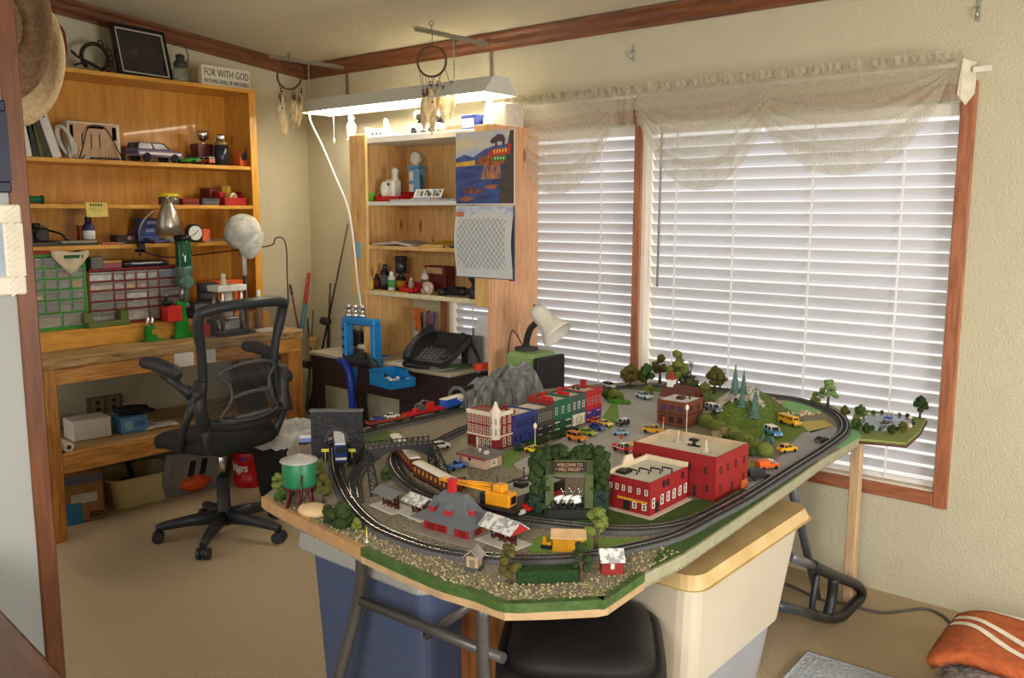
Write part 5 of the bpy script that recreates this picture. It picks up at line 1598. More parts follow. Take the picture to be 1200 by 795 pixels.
o = thing('tape_dispenser', 'black tape dispenser with a clear roll on the desk, left of the telephone', 'dispenser', (atz(462, 410, ZD2).x - .02, 3.46, ZD2), rz=.2)
MB().lathe([(.085, 0), (.09, .01), (.08, .028), (.05, .03)], n=24, sx=1.2).build('base', BLACK, o)
MB().lathe([(.03, .032), (.05, .032), (.05, .052), (.03, .052), (.03, .032)], n=20, sx=1.1).build('tape_roll', mat((206, 206, 200), .3), o)
o = thing('desk_speaker', 'small black desk gadget with a grey arched bracket beside the pencil cup', 'speaker', (atz(470, 398, ZD2).x, 3.62, ZD2))
MB().bx(-.07, .07, -.04, .04, 0, .1, bev=.012).build('speaker_body', BLACK, o)
MB().tube([(.02, 0, .1), (.02, 0, .2), (.05, 0, .24), (.12, 0, .24)], .012, 8, smooth=4).build('arch', mat((180, 178, 172), .4), o)
o = thing('blue_notebook', 'thin blue notebook on the desk by the blue press', 'notebook', (atz(452, 418, ZD2).x, 3.40, ZD2), rz=-.2)
MB().bx(-.06, .06, -.05, .05, 0, .012, bev=.002).build('cover', mat((50, 120, 190), .5), o)
MB().bx(-.057, .061, -.048, .048, .003, .009).build('pages', WHITE, o)
o = thing('card_holder', 'grey upright letter holder with white envelopes near the window', 'letter holder', (hx(560, 405, 3.6), 3.6, ZD2))
MB().bx(-.07, .06, -.03, -.025, 0, .17).bx(-.07, .06, .03, .035, 0, .2).bx(-.07, .06, -.03, .035, 0, .006).build('holder', mat((140, 140, 142), .4, metal=.3), o)
MB().box((.02, .01, .12), (.11, .004, .22)).box((.03, .02, .14), (.1, .004, .25)).build('envelopes', mat((236, 236, 236), .6), o)
o = thing('stapler', 'orange-red stapler at the right end of the desk', 'stapler', (hx(572, 418, 3.42) + .0, 3.42, ZD2 + .0), rz=1.2)
MB().bx(-.08, .07, -.02, .02, 0, .015, bev=.004).build('base', BLACK, o)
MB().slab([(-.08, .03), (.06, .03), (.07, .045), (.03, .065), (-.08, .06)], (0, -.018, 0), (1, 0, 0), (0, 0, 1), (0, .036, 0)).build('top_arm', mat((214, 70, 44), .4), o)
MB().bx(-.075, -.05, -.012, .012, .012, .05).build('hinge', STEEL, o)

# --- blue reloading press on its mount at the desk's left front corner
p = aty(425, 480, 3.22)
pb = Vector((aty(420, 450, 3.2).x, 3.2, 0))
o = thing('reloading_press', 'light blue reloading press with a dark blue arm clamped at the desk edge', 'press', pb)
LB = mat((30, 130, 200), .35, coat=.3)
DB = mat((24, 50, 150), .35)
zt = aty(425, 375, 3.2).z
zm = aty(420, 425, 3.2).z
fr = MB()
wL, wR = aty(405, 400, 3.2).x - pb.x, aty(443, 400, 3.2).x - pb.x
fr.bx(wL, wR, -.03, .03, zt - .03, zt + .012, bev=.01)
fr.bx(wL, wL + .035, -.03, .03, zm, zt - .02, bev=.006)
fr.bx(wR - .035, wR, -.03, .03, zm - .02, zt - .02, bev=.006)
fr.build('press_frame', LB, o)
hl = MB()
for k in range(4):
    hl.cyl((wL + .017, -.0312, zt - .06 - k * .05), (wL + .017, -.033, zt - .06 - k * .05), .009, n=12)
hl.build('punched_hole', BLACK, o)['kind'] = 'stuff'
for k in range(3):
    c_ = wL + .05 + k * .045
    MB().lathe([(.02, 0), (.022, .004), (.022, .02), (.014, .024), (.014, .05), (.02, .052), (.02, .064), (.006, .068)], n=14, c=(c_, .01 * (k - 1), zt + .012)).build('die', CHROME, o)
MB().cyl(((wL + wR) / 2, 0, zm - .02), ((wL + wR) / 2, 0, zm + .06), .03, n=18).bx(wL + .02, wR - .01, -.05, .05, zm + .0, zm + .035, bev=.008).build('shell_plate', DARK, o)
MB().tube([(wL - .02, -.03, zm + .0), (wL + .05, -.05, zm - .0), (wL + .1, -.06, zm - .06), (wL + .115, -.06, zm - .16), (wL + .11, -.05, zm - .26)], .022, 10, smooth=5).build('crescent_arm', DB, o)
MB().tube([(wR + .0, -.05, zm + .03), (wR + .04, -.06, zm - .0), (wR + .05, -.06, zm - .06)], .026, 8, smooth=4).build('roller_handle', mat((40, 40, 44), .4), o)
MB().tube([(wL + .11, -.05, zm - .24), (wL + .105, -.05, zm - .50)], .022, 10).build('mount_post', mat((190, 186, 178), .4), o)
MB().bx(wL - .0, wL + .09, -.03, .03, zm - .42, zm - .28, bev=.006).slab([(wL + .02, zm - .28), (wL + .05, zm - .28), (wL + .09, zm - .03), (wL + .06, zm - .03)], (0, -.01, 0), (1, 0, 0), (0, 0, 1), (0, .02, 0)).build('catch_bracket', LB, o)
MB().tube([(wL + .02, .02, zm - .3), (wL - .04, .02, zm - .42), (wL - .05, .0, zm - .55)], .006, 6).build('hose', BLACK, o)
p = aty(460, 452, 3.14)
o = bin_tray('blue_parts_bin', 'blue plastic parts bin of white items mounted beside the blue press', (p.x, 3.14, p.z), (.2, .16, .085), LB, rz=math.radians(-8))
o2 = thing('white_hardware', 'heap of small white fittings lying in the blue parts bin', 'fittings', (p.x + .03, 3.14, p.z + .005))
for k in range(14):
    MB().box((rnd.uniform(-.06, .05), rnd.uniform(-.06, .06), .012 + rnd.random() * .03), (.03, .02, .012), rot=(rnd.random(), rnd.random(), rnd.random() * 3), bev=.003).build('fitting', mat((226, 226, 226), .4), o2)
MB().bx(wR - .02, p.x - pb.x - .09, -.04, -.01, zm - .1, zm - .03, bev=.006).build('bin_arm', DARK, bpy.data.objects['reloading_press'])

# --- gooseneck lamp on the green box
gb = aty(632, 455, 3.42)
o = thing('green_cabinet', 'green metal storage box with a dark end panel behind the railway', 'box', (aty(628, 440, 3.45).x, 3.42, 0))
MB().bx(-.1, .09, -.1, .1, 0, .905, bev=.02).build('box_shell', mat((128, 160, 96), .5), o)
MB().bx(.09, .125, -.11, .11, 0, .89, bev=.006).build('end_panel', mat((34, 32, 34), .5), o)
gz = .905
b0 = aty(617, 425, 3.44)
o = thing('gooseneck_lamp', 'white gooseneck desk lamp standing on the green box', 'lamp', (b0.x, 3.44, gz))
h1, h2, h3 = aty(617, 400, 3.42), aty(622, 385, 3.4), aty(634, 374, 3.36)
MB().lathe([(.06, 0), (.06, .012), (.02, .02), (.016, .03)], n=18).build('lamp_base', mat((60, 60, 62)), o)
MB().tube([(0, 0, .02), h1 - o.location, h2 - o.location, h3 - o.location], .017, 12, smooth=5).build('gooseneck', mat((58, 58, 60), .35), o)
sh = MB().lathe([(.012, .1), (.034, .095), (.046, .06), (.044, .02), (.05, -.01), (.078, -.07), (.082, -.085), (.079, -.085), (.046, -.01), (.036, .05), (.01, .09)], n=26)
d = (aty(657, 394, 3.37) - aty(634, 368, 3.36)).normalized()
sh.build('lamp_shade', mat((222, 218, 206), .4, var=.03), o, loc=aty(641, 378, 3.34) - o.location, rot=(-d).to_track_quat('Z', 'Y').to_euler())
MB().lathe([(.004, 0), (.009, .002), (.009, .02), (.004, .024)], n=10).build('switch', mat((120, 80, 60)), o, loc=aty(628, 362, 3.4) - o.location, rot=(0, -.5, 0))
MB().loop([(.012 + .045 * math.cos(a), -.02 + .0, .1 + .05 * math.sin(a)) for a in [PI * 2 * k / 18 for k in range(18)]], .0022, 5).build('wire_ring', mat((226, 220, 206)), o)
MB().tube([(-.02, 0, .01), (-.09, 0, .09), (-.12, 0, .0), (-.13, 0, -.18)], .004, 6, smooth=4).build('cord', mat((120, 70, 50)), o)

# ------------------------------------------------------------------ fishing rods and spindle in the corner
def rod(label, a, b, r0, r1, cols, reel=None, grp='rods leaning in the corner', name='fishing_rod', cat='rod'):
    a, b = Vector(a), Vector(b)
    o = thing(name, label, cat, a, group=grp)
    dd = b - a
    n = len(cols)
    for i, (c, f0, f1, k) in enumerate(cols):
        MB().cyl(dd * f0, dd * f1, (r0 + (r1 - r0) * f0) * k, (r0 + (r1 - r0) * f1) * k, n=8).build(('grip', 'blank', 'tip', 'tip')[i], mat(c, .4), o)
    if reel:
        c = dd * reel
        MB().cyl(c + Vector((-.03, -.03, 0)), c + Vector((.03, -.03, 0)), .026, n=14).tube([c + Vector((.03, -.03, 0)), c + Vector((.045, -.03, .03))], .005, 5).cyl(c, c + Vector((0, -.03, 0)), .007, n=8).build('reel', DARK, o)
    for f in (.5, .7, .88):
        q = dd * f
        MB().loop([q + Vector((.012 * math.cos(t_), -.014 + .0, .012 * math.sin(t_))) for t_ in [PI * 2 * k / 8 for k in range(8)]], .002, 4).build('line_guide', STEEL, o)
    return o


Yc = 3.62
rod('long dark fishing rod slanting across the corner of the room', aty(362, 485, 3.5), aty(408, 262, 3.7), .009, .004, [((40, 34, 30), 0, .25, 1.5), ((34, 30, 30), .25, 1, 1)], .3)
rod('short dark fishing rod standing upright against the corner wall', aty(384, 420, 3.66), aty(387, 332, 3.7), .01, .006, [((40, 36, 32), 0, .4, 1.2), ((70, 52, 42), .4, 1, 1)], .5)
rod('red and blue striped stick leaning on the left wall', atx(353, 392, -4.72), atx(362, 321, -4.9), .016, .013, [((60, 120, 150), 0, .48, 1), ((180, 60, 46), .48, 1, 1)], name='painted_stick', cat='stick')
rod('thin red fishing rod with a black tip near the bench end', atx(351, 392, -4.74), atx(340, 334, -4.9), .007, .005, [((140, 44, 40), 0, .8, 1), ((30, 28, 28), .8, 1, 1.5)])
rod('grey fishing rod with a reel between bench and desk', aty(360, 480, 3.4), aty(367, 364, 3.66), .009, .005, [((70, 66, 60), 0, .3, 1.4), ((74, 72, 66), .3, 1, 1)], .45)
rod('thin dark pole standing beside the turned wooden spindle', aty(372, 480, 3.46), aty(360, 372, 3.7), .007, .005, [((50, 44, 40), 0, .3, 1.4), ((58, 52, 46), .3, 1, 1)])
p = aty(367, 400, 3.58)
o = thing('turned_spindle', 'tall turned pale wood spindle standing in the corner', 'spindle', (p.x, 3.58, 0))
zz = p.z
MB().lathe([(.03, 0), (.032, .1), (.022, .12), (.03, .16), (.02, .2), (.026, .3), (.02, .4), (.03, .45), (.02, .48), (.026, .6), (.02, .7), (.034, .74), (.02, .78), (.032, zz - .01), (.026, zz)], n=16).build('shaft', wood((206, 172, 110), (178, 140, 84), 'z', .5, knots=False), o)
MB().lathe([(.03, zz), (.034, zz + .01), (.03, zz + .02), (.012, zz + .03)], n=16).build('cap', wood((206, 172, 110), (178, 140, 84), 'z', .5, knots=False), o)

# ------------------------------------------------------------------ shop light on its brackets
for bx_, lab in ((-3.28, 'right'), (-4.5, 'left')):
    o = thing('shelf_bracket', 'grey metal bracket holding the ' + lab + ' end of the shop light', 'bracket', (bx_, YB, 2.50), group='brackets of the shop light')
    bm_ = mat((146, 140, 126), .4, metal=.4)
    MB().bx(-.012, .012, -.006, 0, -.26, .01).build('wall_leg', bm_, o)
    MB().bx(-.012, .012, -.58, 0, .0, .008).bx(-.003, .003, -.58, 0, -.014, 0).build('arm', bm_, o)
    ch = MB()
    z = -.005
    k = 0
    while z > -.245:
        ch.loop([(.005 * math.cos(a) * (k % 2), -.3 + .005 * math.cos(a) * (1 - k % 2), z - .009 + .01 * math.sin(a)) for a in [PI * 2 * j / 8 for j in range(8)]], .0016, 4)
        z -= .015
        k += 1
    ch.build('chain', STEEL, o)['kind'] = 'stuff'
LX0, LX1, LY, LZ = -4.40, -2.92, 3.40, 2.18
o = thing('shop_light', 'lit white fluorescent shop light hanging over the hutch', 'light', ((LX0 + LX1) / 2, LY, LZ))
hl_ = (LX1 - LX0) / 2
FX = mat((206, 206, 200), .4, var=.03)
prof = [(-.13, 0), (-.126, -.004), (-.055, .062), (.055, .062), (.126, -.004), (.13, 0), (.06, .078), (-.06, .078)]
MB().slab(prof, (-hl_, 0, 0), (0, 1, 0), (0, 0, 1), (2 * hl_, 0, 0)).build('reflector', [FX], o)
for s in (-1, 1):
    MB().slab([(-.128, -.004), (.128, -.004), (.06, .078), (-.06, .078)], (s * hl_ - .002, 0, 0), (0, 1, 0), (0, 0, 1), (.004, 0, 0)).build('end_cap', FX, o)
    tb = MB().cyl((-hl_ + .03, s * .05, .03), (hl_ - .03, s * .05, .03), .018, n=14).build('tube', glow((255, 244, 222), 26), o)
    MB().bx(-hl_ + .004, -hl_ + .03, s * .05 - .02, s * .05 + .02, .005, .06).bx(hl_ - .03, hl_ - .004, s * .05 - .02, s * .05 + .02, .005, .06).build('lamp_holder', WHITE, o)['kind'] = 'stuff'
MB().tube([(-hl_ + .2, -.02, .0), (-hl_ + .2, -.02, -.16)], .002, 5).lathe([(.003, 0), (.009, -.006), (.006, -.02), (.002, -.03)][::-1], n=10, c=(-hl_ + .2, -.02, -.155)).build('pull_chain', WHITE, o)
pts = [Vector((LX0 + .05, LY - .06, LZ + .02))] + [aty(x, y, 3.30) for x, y in ((363, 140), (378, 172), (392, 205), (408, 245), (415, 290), (419, 330))] + [Vector((-3.96, 3.36, 1.0))]
o2 = thing('power_cord', 'white power cord hanging from the shop light past the hutch stile', 'cord', pts[0])
MB().tube([q - pts[0] for q in pts], .006, 8, smooth=5).build('cord', WHITE, o2)
MB().lathe([(.01, 0), (.013, .01), (.013, .04), (.006, .05)], n=10).build('plug', WHITE, o2, loc=pts[-1] - pts[0] + Vector((0, 0, -.03)))


def dreamcatcher(label, c, R_, n, tail, seed):
    o = thing('dreamcatcher', label, 'dreamcatcher', c, group='dreamcatchers by the shop light', rz=.5)
    MB().loop([(R_ * math.cos(a), 0, R_ * math.sin(a)) for a in [PI * 2 * k / 30 for k in range(30)]], .006, 6).build('hoop', mat((86, 62, 40), .7), o)
    MB().tube([(0, 0, R_), (.004, 0, R_ + .05), (0, 0, R_ + tail)], .0022, 5).loop([(.012 * math.cos(a), 0, R_ + tail + .01 + .012 * math.sin(a)) for a in [PI * 2 * k / 8 for k in range(8)]], .002, 4).build('hanger', mat((110, 84, 56), .8), o)
    R = random.Random(seed)
    for k in range(n):
        x = -R_ * .9 + 1.8 * R_ * k / (n - 1)
        l0 = .04 + .09 * R.random()
        z0 = -math.sqrt(max(0, R_ * R_ - x * x))
        f = MB()
        nx = x * 1.1 + R.uniform(-.03, .03)
        L = .13 + .04 * R.random()
        tw = R.uniform(-.8, .8)
        vs = []
        for i in range(7):
            t_ = i / 6
            w = .026 * math.sin(PI * min(1, .15 + t_ * .9)) ** .8
            for s in (-1, 0, 1):
                vs.append((nx + s * w * math.cos(tw) + .02 * tw * t_ * t_, s * w * math.sin(tw) + .004 * (s == 0), z0 - l0 - .02 - L * t_))
        f.add(vs, [(i * 3 + j, i * 3 + j + 1, i * 3 + j + 4, i * 3 + j + 3) for i in range(6) for j in range(2)], 0, True)
        fo = f.build('feather', mat((240, 224, 184), .8, c2=(206, 176, 128), scale=30), o)
        fo.modifiers.new('thick', 'SOLIDIFY').thickness = .0015
        MB().tube([(x, 0, z0), (nx, 0, z0 - l0 - .02)], .0016, 5).ball((nx, 0, z0 - l0), .008, 1).ball((nx, 0, z0 - l0 + .016), .006, 1).build('beaded_thong', mat((96, 66, 46), .7), o)
    return o


dreamcatcher('dreamcatcher with tan feathers hanging near the corner of the room', aty(339, 89, 3.2), .075, 9, .03, 1)
dreamcatcher('dreamcatcher with pale feathers hanging in front of the lit shop light', atx(506, 72, -3.28), .075, 9, .1, 2)

# ------------------------------------------------------------------ lace valances
LACE = bpy.data.materials.new('lace')
LACE.use_nodes = True
nt = LACE.node_tree
nt.nodes.clear()
o_ = nt.nodes.new('ShaderNodeOutputMaterial')
mx_ = nt.nodes.new('ShaderNodeMixShader')
tr_ = nt.nodes.new('ShaderNodeBsdfTransparent')
ad_ = nt.nodes.new('ShaderNodeMixShader')
ad_.inputs[0].default_value = .3
df_ = nt.nodes.new('ShaderNodeBsdfDiffuse')
df_.inputs['Color'].default_value = lin((208, 202, 184))
tl_ = nt.nodes.new('ShaderNodeBsdfTranslucent')
tl_.inputs['Color'].default_value = lin((214, 204, 176))
tc_ = nt.nodes.new('ShaderNodeTexCoord')
vn_ = nt.nodes.new('ShaderNodeTexVoronoi')
vn_.inputs['Scale'].default_value = 170
rp_ = nt.nodes.new('ShaderNodeValToRGB')
rp_.color_ramp.elements[0].position = .25
rp_.color_ramp.elements[0].color = (.62,) * 3 + (1,)
rp_.color_ramp.elements[1].position = .6
rp_.color_ramp.elements[1].color = (.42,) * 3 + (1,)
nt.links.new(tc_.outputs['Object'], vn_.inputs['Vector'])
nt.links.new(vn_.outputs['Distance'], rp_.inputs['Fac'])
nt.links.new(df_.outputs[0], ad_.inputs[1])
nt.links.new(tl_.outputs[0], ad_.inputs[2])
nt.links.new(rp_.outputs['Color'], mx_.inputs[0])
nt.links.new(tr_.outputs[0], mx_.inputs[1])
nt.links.new(ad_.outputs[0], mx_.inputs[2])
nt.links.new(mx_.outputs[0], o_.inputs[0])


def valance(label, x0, x1, ztop, swags, Y, ruffle=True):
    """flat lace header plus draped swags; swags are (left, right, depth, bias)"""
    o = thing('lace_valance', label, 'curtain', ((x0 + x1) / 2, Y, ztop), group='lace valances over the window')
    cx = (x0 + x1) / 2
    nx, nz = 60, 10
    vs = []
    for i in range(nx + 1):
        u = x0 + (x1 - x0) * i / nx
        for j in range(nz + 1):
            v = j / nz
            dep = .16
            vs.append((u - cx, .012 * math.sin(u * 70) * (.2 + v * .4) + .006 * math.sin(u * 171), .015 * math.sin(u * 90) * (j == 0) - v * dep))
    MB().add(vs, [(i * (nz + 1) + j, i * (nz + 1) + j + 1, (i + 1) * (nz + 1) + j + 1, (i + 1) * (nz + 1) + j) for i in range(nx) for j in range(nz)], 0, True).build('header', LACE, o)
    for (a, b, dep, bias, inner) in swags:
        n, m = 36, 26
        vs = []
        for i in range(n + 1):
            u = i / n
            par = (4 * u * (1 - u)) ** .8
            for j in range(m + 1):
                v = j / m
                # every pleat hangs as a catenary, deeper towards the hem
                zt = -.02 - dep * (v ** 1.0) * (inner + (1 - inner) * par) * (1 if 0 < u < 1 else .9)
                fold = .016 * math.sin(v * 34) * min(1, v * 3) * par if v < .72 else .004 * math.sin(u * 60)
                xx = a + (b - a) * (u + bias * (v - .5) * par * .3)
                vs.append((xx - cx, -.02 - fold - .03 * v * par, zt))
        MB().add(vs, [(i * (m + 1) + j, i * (m + 1) + j + 1, (i + 1) * (m + 1) + j + 1, (i + 1) * (m + 1) + j) for i in range(n) for j in range(m)], 0, True).build('swag', LACE, o)
        fr_ = MB()
        for i in range(0, n):
            for h in range(2):
                u = (i + h * .5) / n
                par = (4 * u * (1 - u)) ** .8
                z = -.02 - dep * .72 * (inner + (1 - inner) * par)
                xx = a + (b - a) * (u + bias * .22 * par * .3) - cx
                fr_.add([(xx - .005, -.045, z), (xx + .005, -.047, z), (xx + .004, -.047, z - .035), (xx - .003, -.045, z - .035)], [(0, 1, 2, 3)])
        fr_.build('fringe', LACE, o)['kind'] = 'stuff'
    if ruffle:
        rf = MB()
        vs = []
        for i in range(161):
            u = x0 + (x1 - x0) * i / 160
            for j in range(3):
                vs.append((u - cx, -.02 * math.sin(i * 1.9) * j * .6 + .008 * math.sin(i * .7), .0 + j * .014 + .008 * math.sin(i * 2.3 + j)))
        rf.add(vs, [(i * 3 + j, i * 3 + j + 1, (i + 1) * 3 + j + 1, (i + 1) * 3 + j) for i in range(160) for j in range(2)], 0, True)
        rf.build('ruffle', LACE, o)
    MB().cyl((x0 - cx, .02, -.02), (x1 - cx, .02, -.02), .008, n=10).build('curtain_rod', WHITE, o)
    return o


valance('lace valance with one deep swag over the narrower window', -3.12, -2.32, 2.165, [(-3.06, -2.42, .46, 0, .25)], 3.665)
v_ = valance('long lace valance with two swags over the wide window', -2.29, -.885, 2.165, [(-2.27, -1.62, .45, .2, .2), (-1.72, -.93, .40, .3, .16)], 3.655)
MB().add([(.70, -.0, .0), (.735, .06, -.01), (.735, .07, -.12), (.715, .02, -.17), (.69, -.005, -.13)], [(0, 1, 2, 3, 4)]).build('end_return', mat((214, 208, 190), .8), v_)
MB().bx(.73, .79, .03, .05, -.05, -.03).build('rod_end', mat((230, 226, 214)), v_)
for i, (px_, py_, lab) in enumerate(((743, 62, 'small metal hook on the wall above the window mullion'), (1147, 12, 'small metal hook high on the wall at the upper right'))):
    q = aty(px_, py_, YB)
    o = thing('wall_hook', lab, 'hook', q, group='hooks above the window')
    MB().bx(-.009, .009, -.004, 0, -.04, .04, bev=.002).build('plate', mat((176, 176, 168), .4, metal=.5), o)
    MB().tube([(0, -.004, .01), (0, -.02, -.0), (0, -.022, -.02), (0, -.012, -.03)], .004, 6, smooth=3).build('hook', STEEL, o)

# ------------------------------------------------------------------ right side of the floor
o = thing('floor_rug', 'pale blue-grey ribbed rug on the carpet at the lower right', 'rug', (-.63, 2.60, 0), rz=math.radians(2))
rg = MB()
nx, ny = 90, 8
vs = []
for i in range(nx + 1):
    for j in range(ny + 1):
        x, y = -.46 + .98 * i / nx, -.5 + .91 * j / ny
        vs.append((x, y, .014 + .003 * math.sin(i * PI / 1.5)))
rg.add(vs, [(i * (ny + 1) + j, (i + 1) * (ny + 1) + j, (i + 1) * (ny + 1) + j + 1, i * (ny + 1) + j + 1) for i in range(nx) for j in range(ny)], 0, True)
rg.bx(-.46, .52, -.5, .41, 0, .0145)
rg.build('rug_pile', mat((186, 192, 198), .95, c2=(158, 166, 176), scale=90, bump=.5), o)
MB().tube([(-.46, -.5, .01), (-.46, .41, .01), (.52, .41, .01)], .009, 6).build('binding', mat((166, 172, 178), .9), o)

o = thing('fuzzy_stool', 'low grey fuzzy stool in the lower right corner', 'stool', (-.30, 3.0, 0))
FZ = mat((150, 142, 140), .95, c2=(104, 98, 98), scale=60, bump=.6)
lv = [(.9, .01), (1.0, .05), (1.02, .12), (.97, .18), (.8, .21), (0.01, .215)]
vs = []
n = 48
for k_, z in lv:
    for k in range(n):
        a = 2 * PI * k / n
        vs.append((.33 * math.copysign(abs(math.cos(a)) ** .6, math.cos(a)) * k_, .27 * math.copysign(abs(math.sin(a)) ** .6, math.sin(a)) * k_, z))
MB().add(vs, [(i * n + k, i * n + (k + 1) % n, (i + 1) * n + (k + 1) % n, (i + 1) * n + k) for i in range(5) for k in range(n)], 0, True).build('cushion', FZ, o)
fz = MB()
R = random.Random(12)
for k in range(5200):
    a = R.random() * 2 * PI
    z = R.uniform(.01, .2)
    kk = 1.0 - max(0, z - .15) * 2
    b_ = Vector((.335 * math.copysign(abs(math.cos(a)) ** .6, math.cos(a)) * kk, .275 * math.copysign(abs(math.sin(a)) ** .6, math.sin(a)) * kk, z))
    d_ = Vector((math.cos(a), math.sin(a), R.uniform(-.6, .5))).normalized()
    w_ = Vector((-math.sin(a), math.cos(a), 0)) * .003
    t_ = b_ + d_ * R.uniform(.012, .03) + Vector((R.uniform(-.014, .014),) * 3)
    fz.add([b_ - w_, b_ + w_, t_], [(0, 1, 2)])
fz.build('fur_pile', mat((170, 162, 160), .95, c2=(112, 106, 106), scale=40), o)['kind'] = 'stuff'
o = thing('orange_blanket', 'folded burnt orange blanket with white curved stripes on the fuzzy stool', 'blanket', (-.30, 3.0, .215))


def blz(x, y):
    """the blanket's own surface: draped over the rounded top"""
    fx = max(0, abs(x) - .26) / .12
    fy = max(0, y - .2) / .12 + max(0, -.12 - y) / .09
    return .042 - .05 * fx ** 2 - .05 * fy ** 2 + .006 * math.sin(x * 14 + y * 9)


vs = []
nx, ny = 26, 22
for i in range(nx + 1):
    for j in range(ny + 1):
        x, y = -.37 + .74 * i / nx, -.17 + .47 * j / ny
        vs.append((x, y, blz(x, y)))
b_ = MB().add(vs, [(i * (ny + 1) + j, (i + 1) * (ny + 1) + j, (i + 1) * (ny + 1) + j + 1, i * (ny + 1) + j + 1) for i in range(nx) for j in range(ny)], 0, True).build('blanket', mat((188, 98, 54), .95, c2=(164, 80, 42), scale=40, bump=.3), o)
sm_ = b_.modifiers.new('thick', 'SOLIDIFY')
sm_.thickness = .035
sm_.offset = -1
for k, ctl in enumerate((((-.36, .22), (-.25, .24), (-.12, .2), (-.02, .13)), ((-.36, .15), (-.24, .1), (-.05, -.02), (.3, -.14)), ((-.36, .09), (-.26, .04), (-.1, -.07), (.3, -.16)))):
    pts = spline([(x, y, 0) for x, y in ctl], 10)
    vs = []
    for i, q in enumerate(pts):
        t_ = (pts[min(i + 1, len(pts) - 1)] - pts[max(i - 1, 0)]).normalized()
        w_ = Vector((-t_.y, t_.x, 0)) * (.014 - .004 * k * 0)
        for s in (-1, 0, 1):
            r_ = q + w_ * s
            vs.append((r_.x, r_.y, blz(r_.x, r_.y) + .002))
    MB().add(vs, [(i * 3 + j, i * 3 + j + 1, i * 3 + j + 4, i * 3 + j + 3) for i in range(len(pts) - 1) for j in range(2)], 0, True).build('white_stripe', mat((232, 224, 210), .9), o)

pts = [atz(x, y, .006) for x, y in ((900, 681), (925, 686), (960, 702), (990, 708), (1030, 718), (1060, 716), (1085, 714), (1105, 722), (1118, 735))]
o = thing('floor_cable', 'thin grey cable lying on the carpet along the window wall', 'cable', pts[0])
MB().tube([q - pts[0] for q in pts], .006, 8, smooth=5).build('cable', mat((96, 90, 86), .5), o)

# black D-shaped handle frame by the table leg
A0 = atz(908, 708, .03)
def hp(x, y, z=None):
    """points of the upright handle plane, which stands along y at X = -1.13"""
    return atx(x, y, -1.11)
o = thing('folding_stand', 'black plastic loop handle on a grey folding stand beside the table leg', 'stand', (-1.11, 3.2, 0))
L = o.location
def q_(x, y):
    v = atx(x, y, -1.11) - L
    v.z = max(v.z, .02)
    return v
BP = mat((34, 36, 40), .4)
MB().tube([q_(952, 663), q_(975, 674), q_(1000, 684), q_(1009, 692), q_(1008, 704), q_(1000, 720), q_(985, 727), q_(965, 724), q_(952, 720)], .021, 10, smooth=5).build('loop_handle', BP, o)
MB().tube([q_(977, 678), q_(975, 700), q_(970, 722)], .02, 10, smooth=4).tube([q_(958, 672), q_(953, 700), q_(951, 718)], .012, 8, smooth=4).build('grip_bar', BP, o)
MB().cyl(q_(925, 652), q_(954, 664), .016).build('upper_rail', mat((120, 124, 130), .3, metal=.6), o)
MB().cyl(q_(908, 709), q_(955, 721), .018).build('lower_rail', mat((70, 74, 80), .3, metal=.5), o)

# ------------------------------------------------------------------ folding table and what stands under it
G = .79                         # the railway's ground level


def at(px_, py_, dz=0.0):
    return atz(px_, py_, G + dz)


def mpp(p, n):
    """metres covered by n photograph pixels at point p"""
    return n * (p - Vector((0, 0, H))).dot(fw) / F


o = thing('folding_table', 'grey-legged folding table carrying the model railway board', 'table', (-1.56, 2.5, 0))
L = o.location
MB().bx(-.48, .46, -.98, 1.05, .728, .752, bev=.006).build('table_top', mat((120, 96, 70), .6), o)
LG = mat((84, 82, 80), .4, metal=.4)
a, b = atz(424, 650, .70) - L, atz(398, 790, .34) - L
m_ = atz(421, 700, .56) - L
MB().tube([a, m_, b, b + (b - m_) * .95], .017, 10, smooth=4).build('leg', LG, o)
a = atz(565, 706, .70) - L
MB().tube([a, a + Vector((.0, .01, -.2)), a + Vector((.03, .03, -.4)), a + Vector((.03, .03, -.70))], .017, 10, smooth=4).build('leg', LG, o)
a, b = atz(927, 566, .70) - L, atz(958, 700, .03) - L
MB().tube([a, a + (b - a) * .5, b], .016, 10).build('leg', mat((96, 104, 112), .3, metal=.5), o)
MB().tube([Vector((-.4, .95, .7)), Vector((-.4, .97, .35)), Vector((-.4, .99, .016))], .016, 10).build('leg', LG, o)
MB().cyl(aty(424, 705, 1.46) - L, aty(590, 772, 1.46) - L, .013).build('brace', LG, o)
MB().cyl(aty(500, 745, 1.48) - L, aty(553, 708, 1.48) - L, .012).build('brace', LG, o)

BLUE = mat((66, 78, 108), .55, var=.05)
o = thing('blue_tote', 'tall blue plastic tote with a grey lid under the left end of the railway', 'tote', (-1.85, 1.75, 0))
tub(MB(), .50, .40, .62, tp=.88, lip=.008, e=.04).build('tote_body', BLUE, o)
ld = MB()
tub(ld, .56, .47, .05, tp=.98, lip=.004, e=.04)
ld.bx(-.26, .26, -.21, .21, .03, .045)
ld.build('lid', mat((150, 150, 146), .5, var=.04), o, loc=(0, 0, .655), rot=(PI, 0, 0))
for s in (-1, 1):
    MB().tube([(s * .27, -.07, .64), (s * .295, -.05, .62), (s * .295, .05, .62), (s * .27, .07, .64)], .008, 6).build('handle', mat((130, 130, 126)), o)

